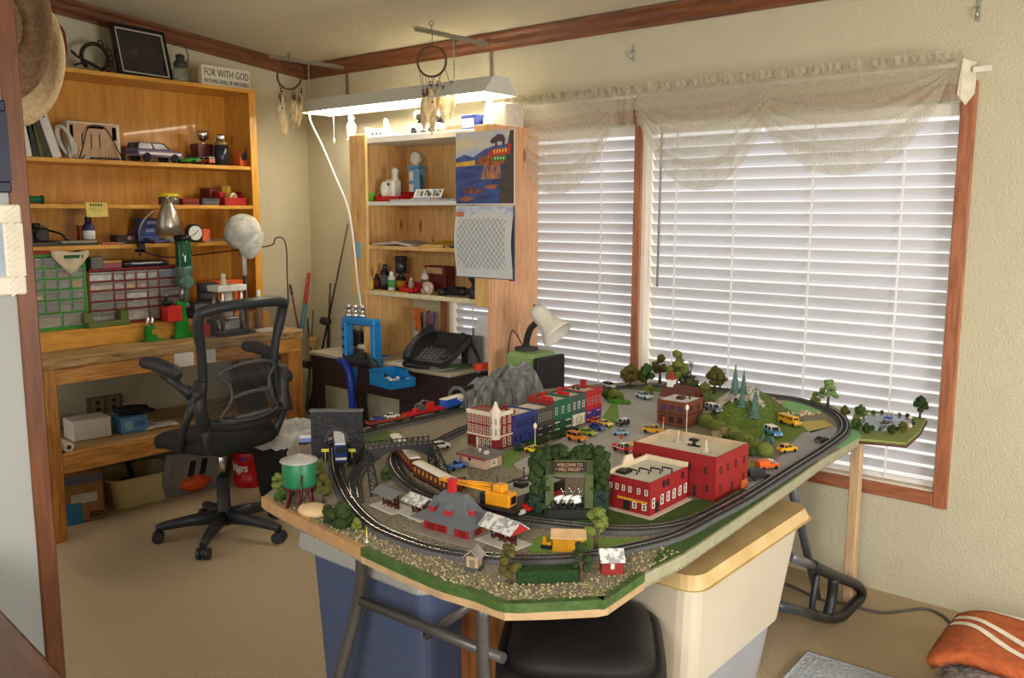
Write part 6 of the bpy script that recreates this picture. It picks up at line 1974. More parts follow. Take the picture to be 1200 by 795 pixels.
o = thing('wooden_crate', 'dark orange wooden box between the blue tote and the black-lidded bin', 'crate', (-1.51, 1.84, 0))
CW_ = wood((128, 78, 38), (92, 52, 22), 'z', .5)
MB().bx(-.08, .08, -.12, .12, 0, .02).bx(-.1, -.082, -.14, .14, 0, .6).bx(.082, .1, -.14, .14, 0, .6).bx(-.082, .082, .122, .14, 0, .6).bx(-.082, .082, -.14, -.122, 0, .6).build('crate_panels', CW_, o)
MB().bx(-.1, .1, -.147, -.1405, .54, .6).build('batten', CW_, o)

o = thing('kitchen_bin', 'clear round-cornered bin with a domed black lid under the front of the railway', 'bin', (-1.21, 1.72, 0), rz=math.radians(34))
o.scale = (1.1, 1.1, 1.24)
tub(MB(), .33, .37, .40, tp=.8, lip=.004, e=.09).build('bin_body', mat((196, 192, 186), .25, alpha=.55, var=.05), o)
BLID = mat((24, 23, 24), .55, var=.15, bump=.05)
dl = MB()
n = 48


def sq(k, x, y, p=.45):
    a = 2 * PI * k / n
    return (x * math.copysign(abs(math.cos(a)) ** p, math.cos(a)), y * math.copysign(abs(math.sin(a)) ** p, math.sin(a)))


lv = [(.182, .205, .37), (.19, .212, .385), (.188, .21, .42), (.172, .195, .432), (.166, .188, .428), (.16, .182, .445), (.12, .145, .462), (.06, .08, .47), (.003, .003, .472)]
vs = [(*sq(k, x, y), z) for x, y, z in lv for k in range(n)]
dl.add(vs, [(i * n + k, i * n + (k + 1) % n, (i + 1) * n + (k + 1) % n, (i + 1) * n + k) for i in range(len(lv) - 1) for k in range(n)], 0, True)
dl.build('domed_lid', BLID, o)
MB().tube([(*sq(k, .167, .189), .431) for k in range(2, 23)], .003, 6).build('lid_seam', mat((14, 14, 14), .3), o)

CLR = mat((216, 206, 188), .35, alpha=.82, var=.04, scale=3)
CLR2 = mat((206, 208, 214), .25, alpha=.5, var=.04, scale=3)
o = thing('storage_tote', 'lower clear storage tote with grey contents under the railway', 'tote', (-1.38, 2.46, 0))
tub(MB(), .46, .70, .26, tp=.88, lip=.01, e=.05).build('tote_body', CLR2, o)
MB().bx(-.17, .17, -.26, .26, .01, .2, bev=.03).build('contents', mat((110, 116, 128), .8, c2=(70, 74, 84), scale=12), o)
tub(MB(), .48, .72, .028, tp=.97, lip=.006, e=.05).build('lid', mat((206, 200, 186), .4, var=.03), o, loc=(0, 0, .30), rot=(PI, 0, 0))
o = thing('storage_tote', 'upper translucent white storage tote with an amber lid under the railway', 'tote', (-1.28, 2.33, .30))
tub(MB(), .50, .72, .33, tp=.86, lip=.008, e=.05).build('tote_body', CLR, o)
MB().bx(-.17, .17, -.27, .27, .01, .27, bev=.03).build('contents', mat((206, 196, 172), .8, c2=(186, 172, 146), scale=5), o)
AMB = mat((222, 198, 146), .35, c2=(194, 160, 106), scale=7, alpha=.93)
ld = MB()
tub(ld, .55, .78, .035, tp=.96, lip=.008, e=.05)
ld.bx(-.22, .22, -.33, .33, .022, .034, bev=.008)
ld.build('lid', AMB, o, loc=(0, 0, .365), rot=(PI, 0, 0))
q = atz(836, 640, .655) - o.location
MB().bx(q.x - .012, q.x + .012, q.y - .014, q.y + .014, .30, .372, bev=.004).build('latch', mat((30, 110, 70), .5), o)
MB().bx(q.x - .013, q.x + .014, q.y - .016, q.y + .016, .27, .302, bev=.004).build('latch_foot', BLACK, o)
for s in (-.11, .12):
    MB().bx(.19, .213, s - .004, s + .004, .04, .29).build('rib', CLR, o)

# ------------------------------------------------------------------ the railway board
edge_px = [(308, 583), (340, 601), (380, 621), (424, 643), (470, 664), (518, 684), (559, 696), (592, 708), (640, 707), (700, 704), (711, 702), (754, 673), (800, 650), (860, 610), (930, 562), (962, 539), (1008, 512)]
back_px = [(998, 498), (990, 484), (972, 471), (945, 463), (905, 457), (860, 452), (800, 449), (745, 448), (712, 449)]
left_px = [(640, 456), (600, 458), (545, 470), (500, 480), (460, 490), (426, 502), (390, 512), (345, 518), (336, 530), (345, 548), (330, 565)]
ol = [at(*p) for p in edge_px + back_px + left_px]
for q in ol:
    q.y = min(q.y, YB - .05)
o = thing('railway_board', 'model railway board with green-taped edge on the folding table', 'model railway board', (-1.6, 2.4, G))
L = o.location
RB = o
poly = [((q - L).x, (q - L).y) for q in ol]
GRAV = mat((168, 158, 140), .95, c2=(110, 102, 90), scale=120, bump=.5, detail=6)
MB().prism(poly, -.036, 0, 0).build('board_top', [GRAV], o)
n0 = len(edge_px)


def strip(pts, r0, r1, z0, z1):
    """a band of tape or moulding along the board's rim"""
    mb = MB()
    n = len(pts)
    vs = []
    for i, q in enumerate(pts):
        t_ = (pts[min(i + 1, n - 1)] - pts[max(i - 1, 0)])
        t_.z = 0
        t_.normalize()
        w = Vector((t_.y, -t_.x, 0))
        vs += [q + w * r0 + Vector((0, 0, z0)), q + w * r1 + Vector((0, 0, z0)), q + w * r1 + Vector((0, 0, z1)), q + w * r0 + Vector((0, 0, z1))]
    return mb.add(vs, [(i * 4 + k, i * 4 + (k + 1) % 4, (i + 1) * 4 + (k + 1) % 4, (i + 1) * 4 + k) for i in range(n - 1) for k in range(4)] + [(0, 3, 2, 1), tuple((n - 1) * 4 + k for k in range(4))])


rel = [q - L for q in ol]
TAN = mat((172, 134, 92), .6, var=.15, scale=20)
strip(rel[:4], -.012, .005, -.028, .003).build('tape_edge', TAN, o)
strip(spline(rel[3:12], 3), -.016, .004, -.018, .003).build('green_tape_edge', mat((70, 98, 44), .6, c2=(48, 74, 34), scale=40, bump=.3), o)
strip(rel[3:12], -.03, .003, -.036, -.018).build('wood_edge', mat((172, 146, 110), .6), o)
strip(rel[11:18], -.012, .003, -.028, -.001).build('wood_edge', mat((150, 150, 124), .6), o)


def ground(px_list, m, name, z=.0012, smooth=0):
    pts = [at(*p) - L for p in px_list]
    if smooth:
        pts = spline(pts, smooth, closed=True)
    return MB().prism([(q.x, min(q.y, YB - .06 - L.y)) for q in pts], 0, z).build(name, m, RB)


GRN1 = mat((74, 98, 42), .95, c2=(48, 72, 30), scale=160, bump=.4)
GRN2 = mat((126, 160, 76), .95, c2=(100, 138, 60), scale=160, bump=.3)
ASPH = mat((172, 172, 172), .85, var=.06, scale=60, bump=.1)
ground([(575, 604), (612, 588), (700, 590), (740, 590), (836, 585), (890, 560), (905, 566), (845, 602), (800, 616), (755, 624), (690, 622), (620, 613)], GRN1, 'grass_patch')
ground([(618, 640), (632, 628), (690, 631), (760, 632), (812, 618), (800, 626), (740, 642), (690, 650), (622, 652)], GRN2, 'grass_patch', .0014)
ground([(600, 545), (650, 520), (692, 497), (706, 480), (700, 462), (735, 456), (790, 462), (772, 500), (800, 520), (850, 505), (760, 590), (700, 590), (690, 560), (625, 560)], ASPH, 'street', .0016)
ground([(868, 572), (905, 545), (940, 508), (978, 500), (985, 505), (960, 525), (900, 560), (875, 575)], mat((156, 158, 166), .85, var=.05), 'street', .0018)
ground([(515, 540), (545, 512), (560, 530), (548, 552), (552, 575), (518, 572), (498, 560)], mat((150, 150, 130), .85, var=.06), 'street', .0014)
ground([(548, 528), (556, 545), (600, 548), (612, 530), (592, 528), (585, 533)], GRN2, 'grass_patch', .0016)
ground([(706, 490), (722, 465), (726, 492), (714, 505)], GRN2, 'grass_patch', .0022)
ground([(905, 470), (945, 468), (972, 482), (940, 488), (905, 482)], mat((150, 200, 140), .9, c2=(120, 176, 112), scale=120), 'grass_patch', .0014)
ground([(890, 495), (940, 492), (958, 500), (930, 518), (900, 520), (870, 508)], mat((118, 140, 56), .95, c2=(90, 116, 44), scale=140, bump=.4), 'grass_patch', .0016)
ground([(935, 495), (965, 493), (978, 500), (950, 508)], mat((206, 190, 110), .95, c2=(176, 158, 88), scale=140), 'grass_patch', .0018)
ground([(800, 545), (840, 530), (885, 545), (870, 570), (838, 560)], mat((170, 160, 80), .95, c2=(130, 128, 60), scale=140), 'grass_patch', .002)
ground([(390, 508), (440, 505), (470, 508), (430, 545), (412, 550)], mat((96, 120, 66), .95, c2=(72, 92, 50), scale=120), 'grass_patch', .0013)
ground([(962, 520), (998, 497), (1010, 512), (985, 526)], mat((130, 190, 130), .9, c2=(104, 164, 104), scale=120), 'grass_patch', .0014)
ground([(760, 452), (850, 456), (840, 470), (770, 466), (700, 456)], mat((120, 150, 80), .95, c2=(96, 126, 62), scale=120, bump=.3), 'grass_patch', .0013)
ground([(762, 668), (800, 649), (860, 609), (930, 561), (958, 541), (950, 540), (905, 566), (850, 602), (800, 632), (770, 648)], GRN1, 'grass_patch', .0016)
# loose ballast and lichen clumps along the front edge
R = random.Random(5)
lk = MB()
for k in range(1900):
    e = rel[R.randint(0, 11)]
    f = rel[min(12, rel.index(e) + 1)]
    q = e + (f - e) * R.random()
    ins = R.random() ** 1.3 * .085 + .012
    t_ = (f - e).normalized()
    q = q + Vector((-t_.y, t_.x, 0)) * ins
    s_ = R.uniform(.0014, .004)
    lk.ball((q.x, q.y, s_ * .5), s_, 1, .3, mi=R.choice((0, 0, 1, 2)), seed=k)
lk.build('lichen', [mat((168, 156, 120), .95), mat((108, 112, 66), .95), mat((132, 120, 102), .95)], RB)['kind'] = 'stuff'
rk = MB()
for k in range(900):
    x, y = R.uniform(-1.9, -1.45), R.uniform(1.48, 2.0)
    s_ = R.uniform(.001, .003)
    rk.ball((x - L.x, y - L.y, s_ * .3), s_, 1, .3, mi=R.choice((0, 1, 2)), seed=k)
rk.build('gravel', [mat((120, 108, 92), .95), mat((92, 82, 70), .95), mat((150, 140, 124), .95)], RB)['kind'] = 'stuff'

# ------------------------------------------------------------------ tracks
BED = mat((84, 84, 88), .8, var=.1, scale=120)
TIE = mat((40, 38, 38), .7)
RAIL = mat((186, 182, 176), .25, metal=.9, var=.03)


def track(label, px_list, z=0.0, w=.026, closed=False, end_rel=None):
    pts = [at(*p) for p in px_list]
    for q in pts:
        q.y = min(q.y, YB - .09)
    pts = spline(pts, 10, closed)
    o = thing('railway_track', label, 'track', (pts[0].x, pts[0].y, G + .0025))
    P = [Vector((q.x, q.y, 0)) - Vector((pts[0].x, pts[0].y, 0)) for q in pts]
    n = len(P)

    def sweep(prof, name, m):
        vs = []
        for i, q in enumerate(P):
            t_ = (P[min(i + 1, n - 1)] - P[max(i - 1, 0)])
            t_.normalize()
            s = Vector((t_.y, -t_.x, 0))
            vs += [q + s * a + Vector((0, 0, b + z)) for a, b in prof]
        k = len(prof)
        MB().add(vs, [(i * k + j, i * k + (j + 1) % k, (i + 1) * k + (j + 1) % k, (i + 1) * k + j) for i in range(n - 1) for j in range(k)] + [tuple(range(k))[::-1], tuple((n - 1) * k + j for j in range(k))]).build(name, m, o)
    sweep([(-w, -.002), (-w * .78, .007), (w * .78, .007), (w, -.002)], 'roadbed', BED)
    for s in (-1, 1):
        sweep([(s * .0095 - .0011, .0095), (s * .0095 - .0011, .0128), (s * .0095 + .0011, .0128), (s * .0095 + .0011, .0095)], 'rail', RAIL)
    tm = MB()
    d = 0
    for i in range(n - 1):
        seg = (P[i + 1] - P[i]).length
        while d < seg:
            q = P[i].lerp(P[i + 1], d / seg)
            t_ = (P[i + 1] - P[i]).normalized()
            tm.box((q.x, q.y, .0083 + z), (.0045, .032, .0035), rot=(0, 0, math.atan2(t_.y, t_.x)))
            d += .0105
        d -= seg
    tm.build('ties', TIE, o)['kind'] = 'stuff'
    return o


track('outer railway loop running along the front and right edge of the board', [(392, 530), (396, 560), (411, 592), (437, 619), (475, 637), (520, 650), (575, 657), (640, 658), (690, 654), (724, 648), (787, 632), (834, 608), (873, 587), (926, 553), (971, 524), (989, 507), (984, 491), (962, 479), (934, 470), (902, 464), (830, 457), (770, 454), (720, 456), (660, 463)])
track('inner railway line curving behind the depot and caboose', [(486, 520), (466, 532), (462, 550), (480, 572), (520, 592), (570, 606), (620, 614), (690, 622), (750, 624), (800, 617), (838, 600), (870, 582)], z=.001)
track('back railway line carrying the blue boxcar and red flatcars', [(616, 462), (590, 466), (560, 475), (525, 486), (480, 497), (440, 506), (405, 516), (380, 525)], z=.0005)
track('railway spur running from the black bridge towards the corner hotel', [(512, 520), (530, 511), (548, 503), (575, 496)], z=.0)
track('short railway branch joining the outer loop under the bridge end', [(438, 536), (424, 548), (414, 566), (416, 590)], z=.0015)

# ------------------------------------------------------------------ model buildings
WINF = mat((226, 222, 210), .5, var=.03)
PANE = mat((60, 66, 76), .15, var=.1)
PANED = mat((44, 40, 40), .2)


class Bd:
    """a model building whose front (-y) and side (+x) faces get windows one by one"""

    def __init__(s, name, label, x0, x1, y0, y1, h, wall, roof, par=.006, cat='model building', group=None, base=G):
        s.x0, s.x1, s.y0, s.y1, s.h = x0, x1, y0, y1, h
        s.cx, s.cy = (x0 + x1) / 2, (y0 + y1) / 2
        s.o = thing(name, label, cat, (s.cx, s.cy, base + .0025), 0, group)
        hx_, hy_ = (x1 - x0) / 2, (y1 - y0) / 2
        s.hx, s.hy = hx_, hy_
        t = .004
        MB().bx(-hx_, hx_, -hy_, -hy_ + t, 0, h).bx(-hx_, hx_, hy_ - t, hy_, 0, h).bx(-hx_, -hx_ + t, -hy_ + t, hy_ - t, 0, h).bx(hx_ - t, hx_, -hy_ + t, hy_ - t, 0, h).build('walls', wall, s.o)
        if roof:
            MB().bx(-hx_ + t, hx_ - t, -hy_ + t, hy_ - t, h - par - .004, h - par).build('roof', roof, s.o)

    def win(s, f, u, z0, w, h, frame=None, pane=None, name='window'):
        frame, pane = frame or WINF, pane or PANE
        mb = MB()
        b = w * .16
        L_ = 2 * (s.hx if f == 'y' else s.hy)
        c = -L_ / 2 + u * L_

        def bar(a0, a1, b0, b1, d, mi):
            if f == 'y':
                mb.bx(c + a0, c + a1, -s.hy - d, -s.hy - .0002, z0 + b0, z0 + b1, mi)
            else:
                mb.bx(s.hx + .0002, s.hx + d, c + a0, c + a1, z0 + b0, z0 + b1, mi)
        bar(-w / 2, w / 2, 0, h, .0008, 1)
        bar(-w / 2, -w / 2 + b, 0, h, .002, 0)
        bar(w / 2 - b, w / 2, 0, h, .002, 0)
        bar(-w / 2, w / 2, 0, b, .0025, 0)
        bar(-w / 2, w / 2, h - b, h, .0025, 0)
        bar(-w / 2, w / 2, h / 2 - b / 3, h / 2 + b / 3, .0018, 0)
        mb.build(name, [frame, pane], s.o)

    def wins(s, f, us, z0, w, h, **k):
        for u in us:
            s.win(f, u, z0, w, h, **k)

    def band(s, z0, z1, m, d=.003, name='cornice', faces='yx'):
        mb = MB()
        if 'y' in faces:
            mb.bx(-s.hx - (d if 'x' not in faces else 0), s.hx + d, -s.hy - d, -s.hy + .001, z0, z1)
        if 'x' in faces:
            mb.bx(s.hx - .001, s.hx + d, -s.hy - (d if 'y' in faces else 0), s.hy, z0, z1)
        mb.build(name, m, s.o)

    def part(s, mb, name, m):
        return mb.build(name, m, s.o)


BRICK = mat((138, 24, 27), .6, var=.1, scale=200, bump=.1)
DBRICK = mat((120, 34, 34), .6, var=.12, scale=200)
TANM = mat((206, 190, 162), .6, var=.05)
ROOFG = mat((196, 194, 184), .8, var=.05, scale=40)
ROOFL = mat((214, 206, 190), .8, var=.05, scale=40)
ROOFD = mat((120, 120, 120), .8, var=.08, scale=40)
u_ = lambda n, a=.1, b=.9: [a + (b - a) * i / (n - 1) for i in range(n)]

# front red pair
A = Bd('brick_firehouse', 'lower red brick building with a stepped parapet, nearest the front track', -1.307, -1.169, 1.968, 2.172, .093, BRICK, ROOFG, .004)
A.wins('y', (.1, .25, .4, .55, .75, .92), .056, .009, .016)
A.wins('x', (.08, .3, .46, .62, .78, .93), .02, .014, .028)
A.wins('x', (.35, .45, .85), .066, .012, .018, frame=PANED, pane=PANED)
A.wins('y', (.66, .88), .014, .013, .018)
A.win('y', .48, .004, .02, .03, frame=PANED, pane=PANED, name='door')
A.win('x', .18, .004, .014, .03, frame=PANED, pane=PANED, name='door')
A.part(MB().bx(-.03, .06, -A.hy - .006, -A.hy, .034, .039), 'awning', mat((206, 150, 50), .5))
A.part(MB().slab([(-A.hy, .09), (A.hy, .09), (A.hy, .104), (.03, .104), (.015, .125), (-.015, .125), (-.03, .104), (-A.hy, .104)], (-A.hx, 0, 0), (0, 1, 0), (0, 0, 1), (.006, 0, 0)).bx(-A.hx, A.hx, A.hy - .006, A.hy, .09, .106), 'parapet', TANM)
pm = MB()
for k in range(4):
    pm.tube([(-.035 + k * .022, -.05 + k * .025, .09), (-.035 + k * .022, -.05 + k * .025, .102), (-.005 + k * .022, -.05 + k * .025, .102), (-.005 + k * .022, -.05 + k * .025, .09)], .0025, 6)
pm.bx(-.06, -.03, -.07, -.035, .089, .097)
A.part(pm, 'roof_pipes', BLACK)['kind'] = 'stuff'
A.part(MB().bx(-A.hx - .012, A.hx + .016, -A.hy - .016, A.hy + .0, -.002, .0012), 'pavement', mat((206, 186, 164), .8))
B = Bd('brick_warehouse', 'taller red brick building with a tan lined parapet, behind the firehouse', -1.365, -1.093, 2.194, 2.40, .128, BRICK, ROOFL, .016)
B.wins('y', (.1, .25, .42, .57, .7, .88), .074, .012, .022, frame=DBRICK, pane=PANED)
B.wins('y', (.62, .9), .022, .014, .022, frame=DBRICK, pane=PANED)
B.win('y', .76, .002, .016, .036, frame=DBRICK, pane=PANED, name='door')
B.wins('x', (.14, .36, .6, .86), .074, .011, .022, frame=DBRICK, pane=PANED)
B.wins('x', (.14, .86), .022, .011, .022, frame=DBRICK, pane=PANED)
B.win('x', .5, .002, .016, .034, frame=DBRICK, pane=PANED, name='door')
B.part(MB().bx(-B.hx + .004, B.hx - .004, B.hy - .007, B.hy - .004, .112, .129).bx(-B.hx + .004, -B.hx + .007, -B.hy + .004, B.hy - .004, .112, .129), 'parapet_lining', mat((190, 168, 140), .7))
for i, (x, y) in enumerate(((-.06, .03), (.06, -.02))):
    B.part(MB().lathe([(.016, .112), (.012, .118), (.008, .122), (.004, .13), (.0035, .15)], n=10, c=(x, y, 0)), 'roof_vent', mat((190, 182, 160), .7))
B.part(MB().cyl((0, .02, .112), (0, .02, .132), .006).bx(-.014, .012, .012, .03, .128, .134).bx(-.02, .02, .015, .025, .112, .116), 'roof_fan', BLACK)
B.part(MB().bx(B.hx, B.hx + .012, B.hy - .05, B.hy - .02, .0, .026, bev=.003), 'side_bin', mat((190, 90, 40), .6))

# main street row, front faces towards +x
Hh = Bd('corner_hotel', 'red and cream three-storey corner hotel with a turret at the end of the row', -2.045, -1.914, 2.198, 2.285, .128, mat((134, 36, 40), .6), ROOFL, .005)
CRM = mat((216, 204, 184), .6, var=.03)
for z in (.052, .086):
    Hh.wins('y', u_(6, .08, .76), z, .011, .026, frame=CRM, pane=mat((120, 50, 50)))
    Hh.wins('x', (.5, .82), z, .011, .026, frame=CRM, pane=mat((120, 50, 50)))
Hh.wins('y', (.38, .52, .66, .8), .006, .013, .03, frame=CRM)
Hh.wins('x', (.5, .82), .006, .014, .03, frame=CRM)
Hh.wins('y', (.1, .24), .004, .012, .034, frame=DBRICK, pane=PANED, name='door')
Hh.band(.116, .13, CRM, .005)
Hh.band(.042, .048, CRM, .004, 'string_course')
Hh.part(MB().cyl((Hh.hx - .004, -Hh.hy + .004, .04), (Hh.hx - .004, -Hh.hy + .004, .13), .018, n=8, sm=False).cyl((Hh.hx - .004, -Hh.hy + .004, .13), (Hh.hx - .004, -Hh.hy + .004, .136), .021, n=8, sm=False).lathe([(.02, .136), (.01, .15), (.003, .17), (0, .172)], n=8, c=(Hh.hx - .004, -Hh.hy + .004, 0), sm=False), 'turret', CRM)
for z in (.056, .092):
    for a in (-100, -45, 10):
        r_ = math.radians(a)
        Hh.part(MB().box((Hh.hx - .004 + .0172 * math.cos(r_), -Hh.hy + .004 + .0172 * math.sin(r_), z + .011), (.002, .007, .022), rot=(0, 0, r_)), 'turret_window', mat((150, 146, 140), .3))
Hh.part(MB().bx(-.05, .03, -.03, .03, .122, .126), 'roof_hatch', DBRICK)


def shop(name, label, y0, y1, h, wm, up, fr, low, roof=ROOFG, x0=-2.03, x1=-1.912, chim=None, bandm=None, group='shops of the main street row'):
    s = Bd(name, label, x0, x1, y0 + .0006, y1 - .0006, h, wm, roof, .006, group=group)
    s.wins('x', u_(up, .16, .84), h * .56, .013 if up < 5 else .01, .028, frame=fr)
    s.part(MB().bx(s.hx + .0003, s.hx + .002, -s.hy + .004, s.hy - .004, .002, h * .40), 'shopfront', low)
    for u in (.2, .8):
        s.win('x', u, .008, (y1 - y0) * .26, h * .26, frame=fr, pane=GLASSY, name='shop_window')
    s.win('x', .5, .003, .014, h * .32, frame=low, pane=PANED, name='door')
    s.band(h * .40, h * .45, bandm or wm, .005, 'string_course', 'x')
    s.band(h - .01, h + .003, bandm or wm, .005, 'cornice', 'x')
    if chim:
        s.part(MB().bx(-.03, .02, -.02, -.008, h - .006, h + .007).bx(-.045, -.033, .0, .012, h - .006, h + .016), 'chimney', chim)
    return s


BLU = mat((48, 58, 124), .55)
shop('blue_shop', 'blue shopfront building beside the corner hotel', 2.287, 2.42, .104, BLU, 6, mat((40, 50, 110)), BLU, chim=DBRICK, roof=ROOFL)
shop('grey_shop', 'dark grey arched-window shop between the blue and the green one', 2.42, 2.515, .103, mat((78, 74, 70), .6), 4, mat((150, 146, 138)), mat((56, 52, 54)), roof=ROOFL)
g_ = shop('green_shop', 'green shopfront building with a red side wall', 2.517, 2.632, .116, mat((40, 98, 72), .55), 3, mat((196, 206, 170)), mat((44, 78, 58)), chim=RED, roof=ROOFG)
g_.part(MB().bx(-g_.hx - .002, g_.hx, -g_.hy - .0022, -g_.hy - .0002, 0, .118), 'side_wall', mat((138, 32, 36), .6))
g_.part(MB().bx(-g_.hx, g_.hx, -g_.hy, -g_.hy + .006, .11, .122).bx(-g_.hx - .004, -g_.hx + .002, -g_.hy, g_.hy, .106, .122), 'red_parapet', mat((160, 30, 34), .55))
shop('slate_shop', 'slate green shop with a cream shopfront right of the green one', 2.632, 2.722, .118, mat((62, 84, 82), .55), 3, mat((206, 206, 196)), mat((206, 196, 176)), roof=ROOFG, chim=RED)
r_ = shop('red_shop', 'red-topped shop with a blue base at the far end of the row', 2.722, 2.83, .122, mat((168, 36, 40), .55), 4, mat((206, 120, 110)), mat((60, 50, 120)), roof=ROOFG)
r_.part(MB().bx(-.02, .0, .02, .036, .115, .15), 'chimney', mat((150, 30, 32), .6))
vn = MB()
for k in range(3):
    vn.cyl((-.03 + .012 * k, -.01 + .01 * (k % 2), .116), (-.03 + .012 * k, -.01 + .01 * (k % 2), .126), .005)
r_.part(vn, 'roof_vents', DARK)['kind'] = 'stuff'
# hedge lines and pavement before the row
o = thing('street_hedge', 'low dark hedge along the pavement before the main street row', 'hedge', (-1.865, 2.45, G))
for (y0, y1) in ((-.2, -.04), (0, .14)):
    hm = MB()
    for k in range(26):
        hm.ball((rnd.uniform(-.006, .006), y0 + (y1 - y0) * k / 25, .009), .011, 2, .22, seed=k)
    hm.build('hedge_foliage', mat((44, 70, 34), .95, c2=(28, 48, 24), scale=200, bump=.5), o)

# small pink station shop with a flat dark roof
p0 = at(567, 545)
P_ = Bd('filling_station', 'small pink-walled shop with a flat grey roof before the hotel', -1.885, -1.79, 2.005, 2.085, .034, mat((190, 160, 142), .7), None)
P_.part(MB().bx(-P_.hx - .018, P_.hx + .008, -P_.hy - .012, P_.hy + .02, .034, .04), 'roof', mat((96, 92, 88), .8, c2=(120, 112, 104), scale=60))
P_.part(MB().bx(-P_.hx - .019, P_.hx + .009, -P_.hy - .013, -P_.hy - .0115, .033, .041).bx(-P_.hx - .0195, -P_.hx - .018, -P_.hy - .012, P_.hy + .02, .033, .041), 'roof_trim', mat((140, 60, 60)))
P_.part(MB().cyl((-.01, .0, .04), (-.01, 0, .052), .005).bx(.014, .026, -.01, .004, .04, .05).cyl((-.03, .01, .04), (-.03, .01, .085), .0015), 'roof_vent', mat((196, 196, 196), .5))
P_.win('y', .3, .02, .01, .008, frame=PANED)
P_.win('x', .5, .006, .03, .02, frame=WINF)
for i, (dx, dy) in enumerate(((-.03, -.04), (-.052, .03))):
    P_.part(MB().cyl((-P_.hx - .012, dy, 0), (-P_.hx - .012, dy, .034), .002), 'post', mat((140, 50, 50)))

# black flat-roofed diner with red awnings
D = Bd('flat_roof_diner', 'black diner with a pale flat roof and red awnings behind the crane', -1.538, -1.432, 1.70, 1.945, .058, mat((50, 44, 44), .6), mat((176, 176, 170), .8, var=.06, scale=50), .003)
for k in range(3):
    D.part(MB().slab([(0, .032), (.018, .02), (.018, .017), (0, .027)], (D.hx, -.07 + k * .06, 0), (1, 0, 0), (0, 0, 1), (0, .045, 0)), 'awning', RED)
D.wins('x', (.2, .5, .8), .006, .03, .014)
D.wins('y', (.3, .7), .01, .024, .022, frame=mat((170, 40, 40)))
D.part(MB().bx(-.02, .01, -.02, .01, .055, .066).tube([(-.02, -.01, .062), (-.03, -.01, .07), (.02, .0, .076)], .003, 6), 'roof_unit', BLACK)
for (x, y) in ((-.035, -.07), (-.04, .05), (.03, .02), (.02, .085)):
    D.part(MB().cyl((x, y, .055), (x, y, .088), .0015).ball((x, y, .088), .003, 1), 'roof_lamp', BLACK)

# brown two-storey building and the church behind it
Bb = Bd('brown_shop', 'brown brick building with a white flat roof in front of the church', -1.70, -1.575, 2.90, 3.03, .096, mat((112, 62, 42), .65, var=.1, scale=150), mat((216, 214, 208), .7), .002)
Bb.wins('y', (.22, .5, .8), .058, .022, .02, frame=mat((70, 44, 50)), pane=mat((70, 76, 130), .2))
Bb.wins('y', (.2, .5, .8), .012, .024, .026, frame=mat((70, 40, 34)), pane=PANED)
Bb.wins('x', (.3, .7), .058, .016, .02, frame=mat((70, 44, 50)))
Bb.band(.044, .05, mat((80, 44, 34)), .004, 'string_course')
Bb.part(MB().bx(-.01, .02, -.02, .01, .094, .106, bev=.003).cyl((.03, .02, .094), (.03, .02, .104), .004), 'roof_unit', mat((60, 34, 36)))
q = at(778, 484)
o = thing('model_church', 'small church with a dark red roof and a white steeple behind the brown shop', 'model building', (q.x, q.y + .14, G))
MB().bx(-.07, .07, -.04, .04, 0, .05).build('walls', WHITE, o)
MB().slab([(-.052, .045), (.052, .045), (0, .095)], (-.078, 0, 0), (0, 1, 0), (0, 0, 1), (.156, 0, 0)).build('roof', mat((96, 56, 52), .7, var=.1, scale=90), o)
MB().bx(-.062, -.034, -.014, .014, .05, .11).bx(-.066, -.03, -.018, .018, .108, .112).build('steeple', WHITE, o)
MB().lathe([(.019, .112), (.012, .128), (0, .158)], n=4, c=(-.048, 0, 0), sm=False, rz=PI / 4).build('spire', mat((150, 44, 50), .6), o)
for k in range(3):
    MB().bx(-.03 + k * .034, -.018 + k * .034, -.0415, -.0398, .014, .036).build('window', PANE, o)
MB().bx(.066, .085, -.01, .01, .05, .085).build('chimney', mat((140, 56, 50)), o)

# depot with big hipped grey roof
q = (at(496, 622) + at(570, 622)) / 2
Dp = thing('railway_depot', 'red railway depot under a big grey hipped roof with a chimney', 'model building', (-1.50, 1.565, G + .0025), rz=math.radians(4))
DR = mat((150, 28, 34), .6)
STN = mat((112, 106, 100), .8, var=.15, scale=80)
MB().bx(-.072, .072, -.04, .04, 0, .036).build('walls', DR, Dp)
RG = mat((92, 96, 102), .8, var=.08, scale=90)
mb = MB()
lv = [(-.098, .098, -.066, .066, .034), (-.06, .06, -.036, .036, .056), (-.038, .038, -.012, .012, .094), (-.034, .034, -.006, .006, .1)]
vs = []
for x0, x1, y0, y1, z in lv:
    vs += [(x0, y0, z), (x1, y0, z), (x1, y1, z), (x0, y1, z)]
mb.add(vs, [(i * 4 + k, i * 4 + (k + 1) % 4, (i + 1) * 4 + (k + 1) % 4, (i + 1) * 4 + k) for i in range(3) for k in range(4)] + [(0, 3, 2, 1), (12, 13, 14, 15)])
mb.build('roof', RG, Dp)
for x, y, a in ((-.04, -.036, 0), (.012, -.04, 0), (.056, -.01, PI / 2), (-.056, .0, -PI / 2)):
    M_ = Matrix.Rotation(a, 3, 'Z')
    dm = MB().box((x, y, .062), (.017, .022, .016), rot=(0, 0, a))
    dm.build('dormer', mat((160, 36, 40), .6), Dp)
    MB().slab([(-.013, .068), (.013, .068), (0, .08)], Vector((x, y, 0)) + M_ @ Vector((0, -.013, 0)), M_ @ Vector((1, 0, 0)), (0, 0, 1), M_ @ Vector((0, .028, 0))).build('dormer_roof', RG, Dp)
MB().bx(-.017, -.001, -.008, .008, .08, .132).bx(-.02, .002, -.011, .011, .128, .133).build('chimney', mat((180, 34, 36), .6), Dp)
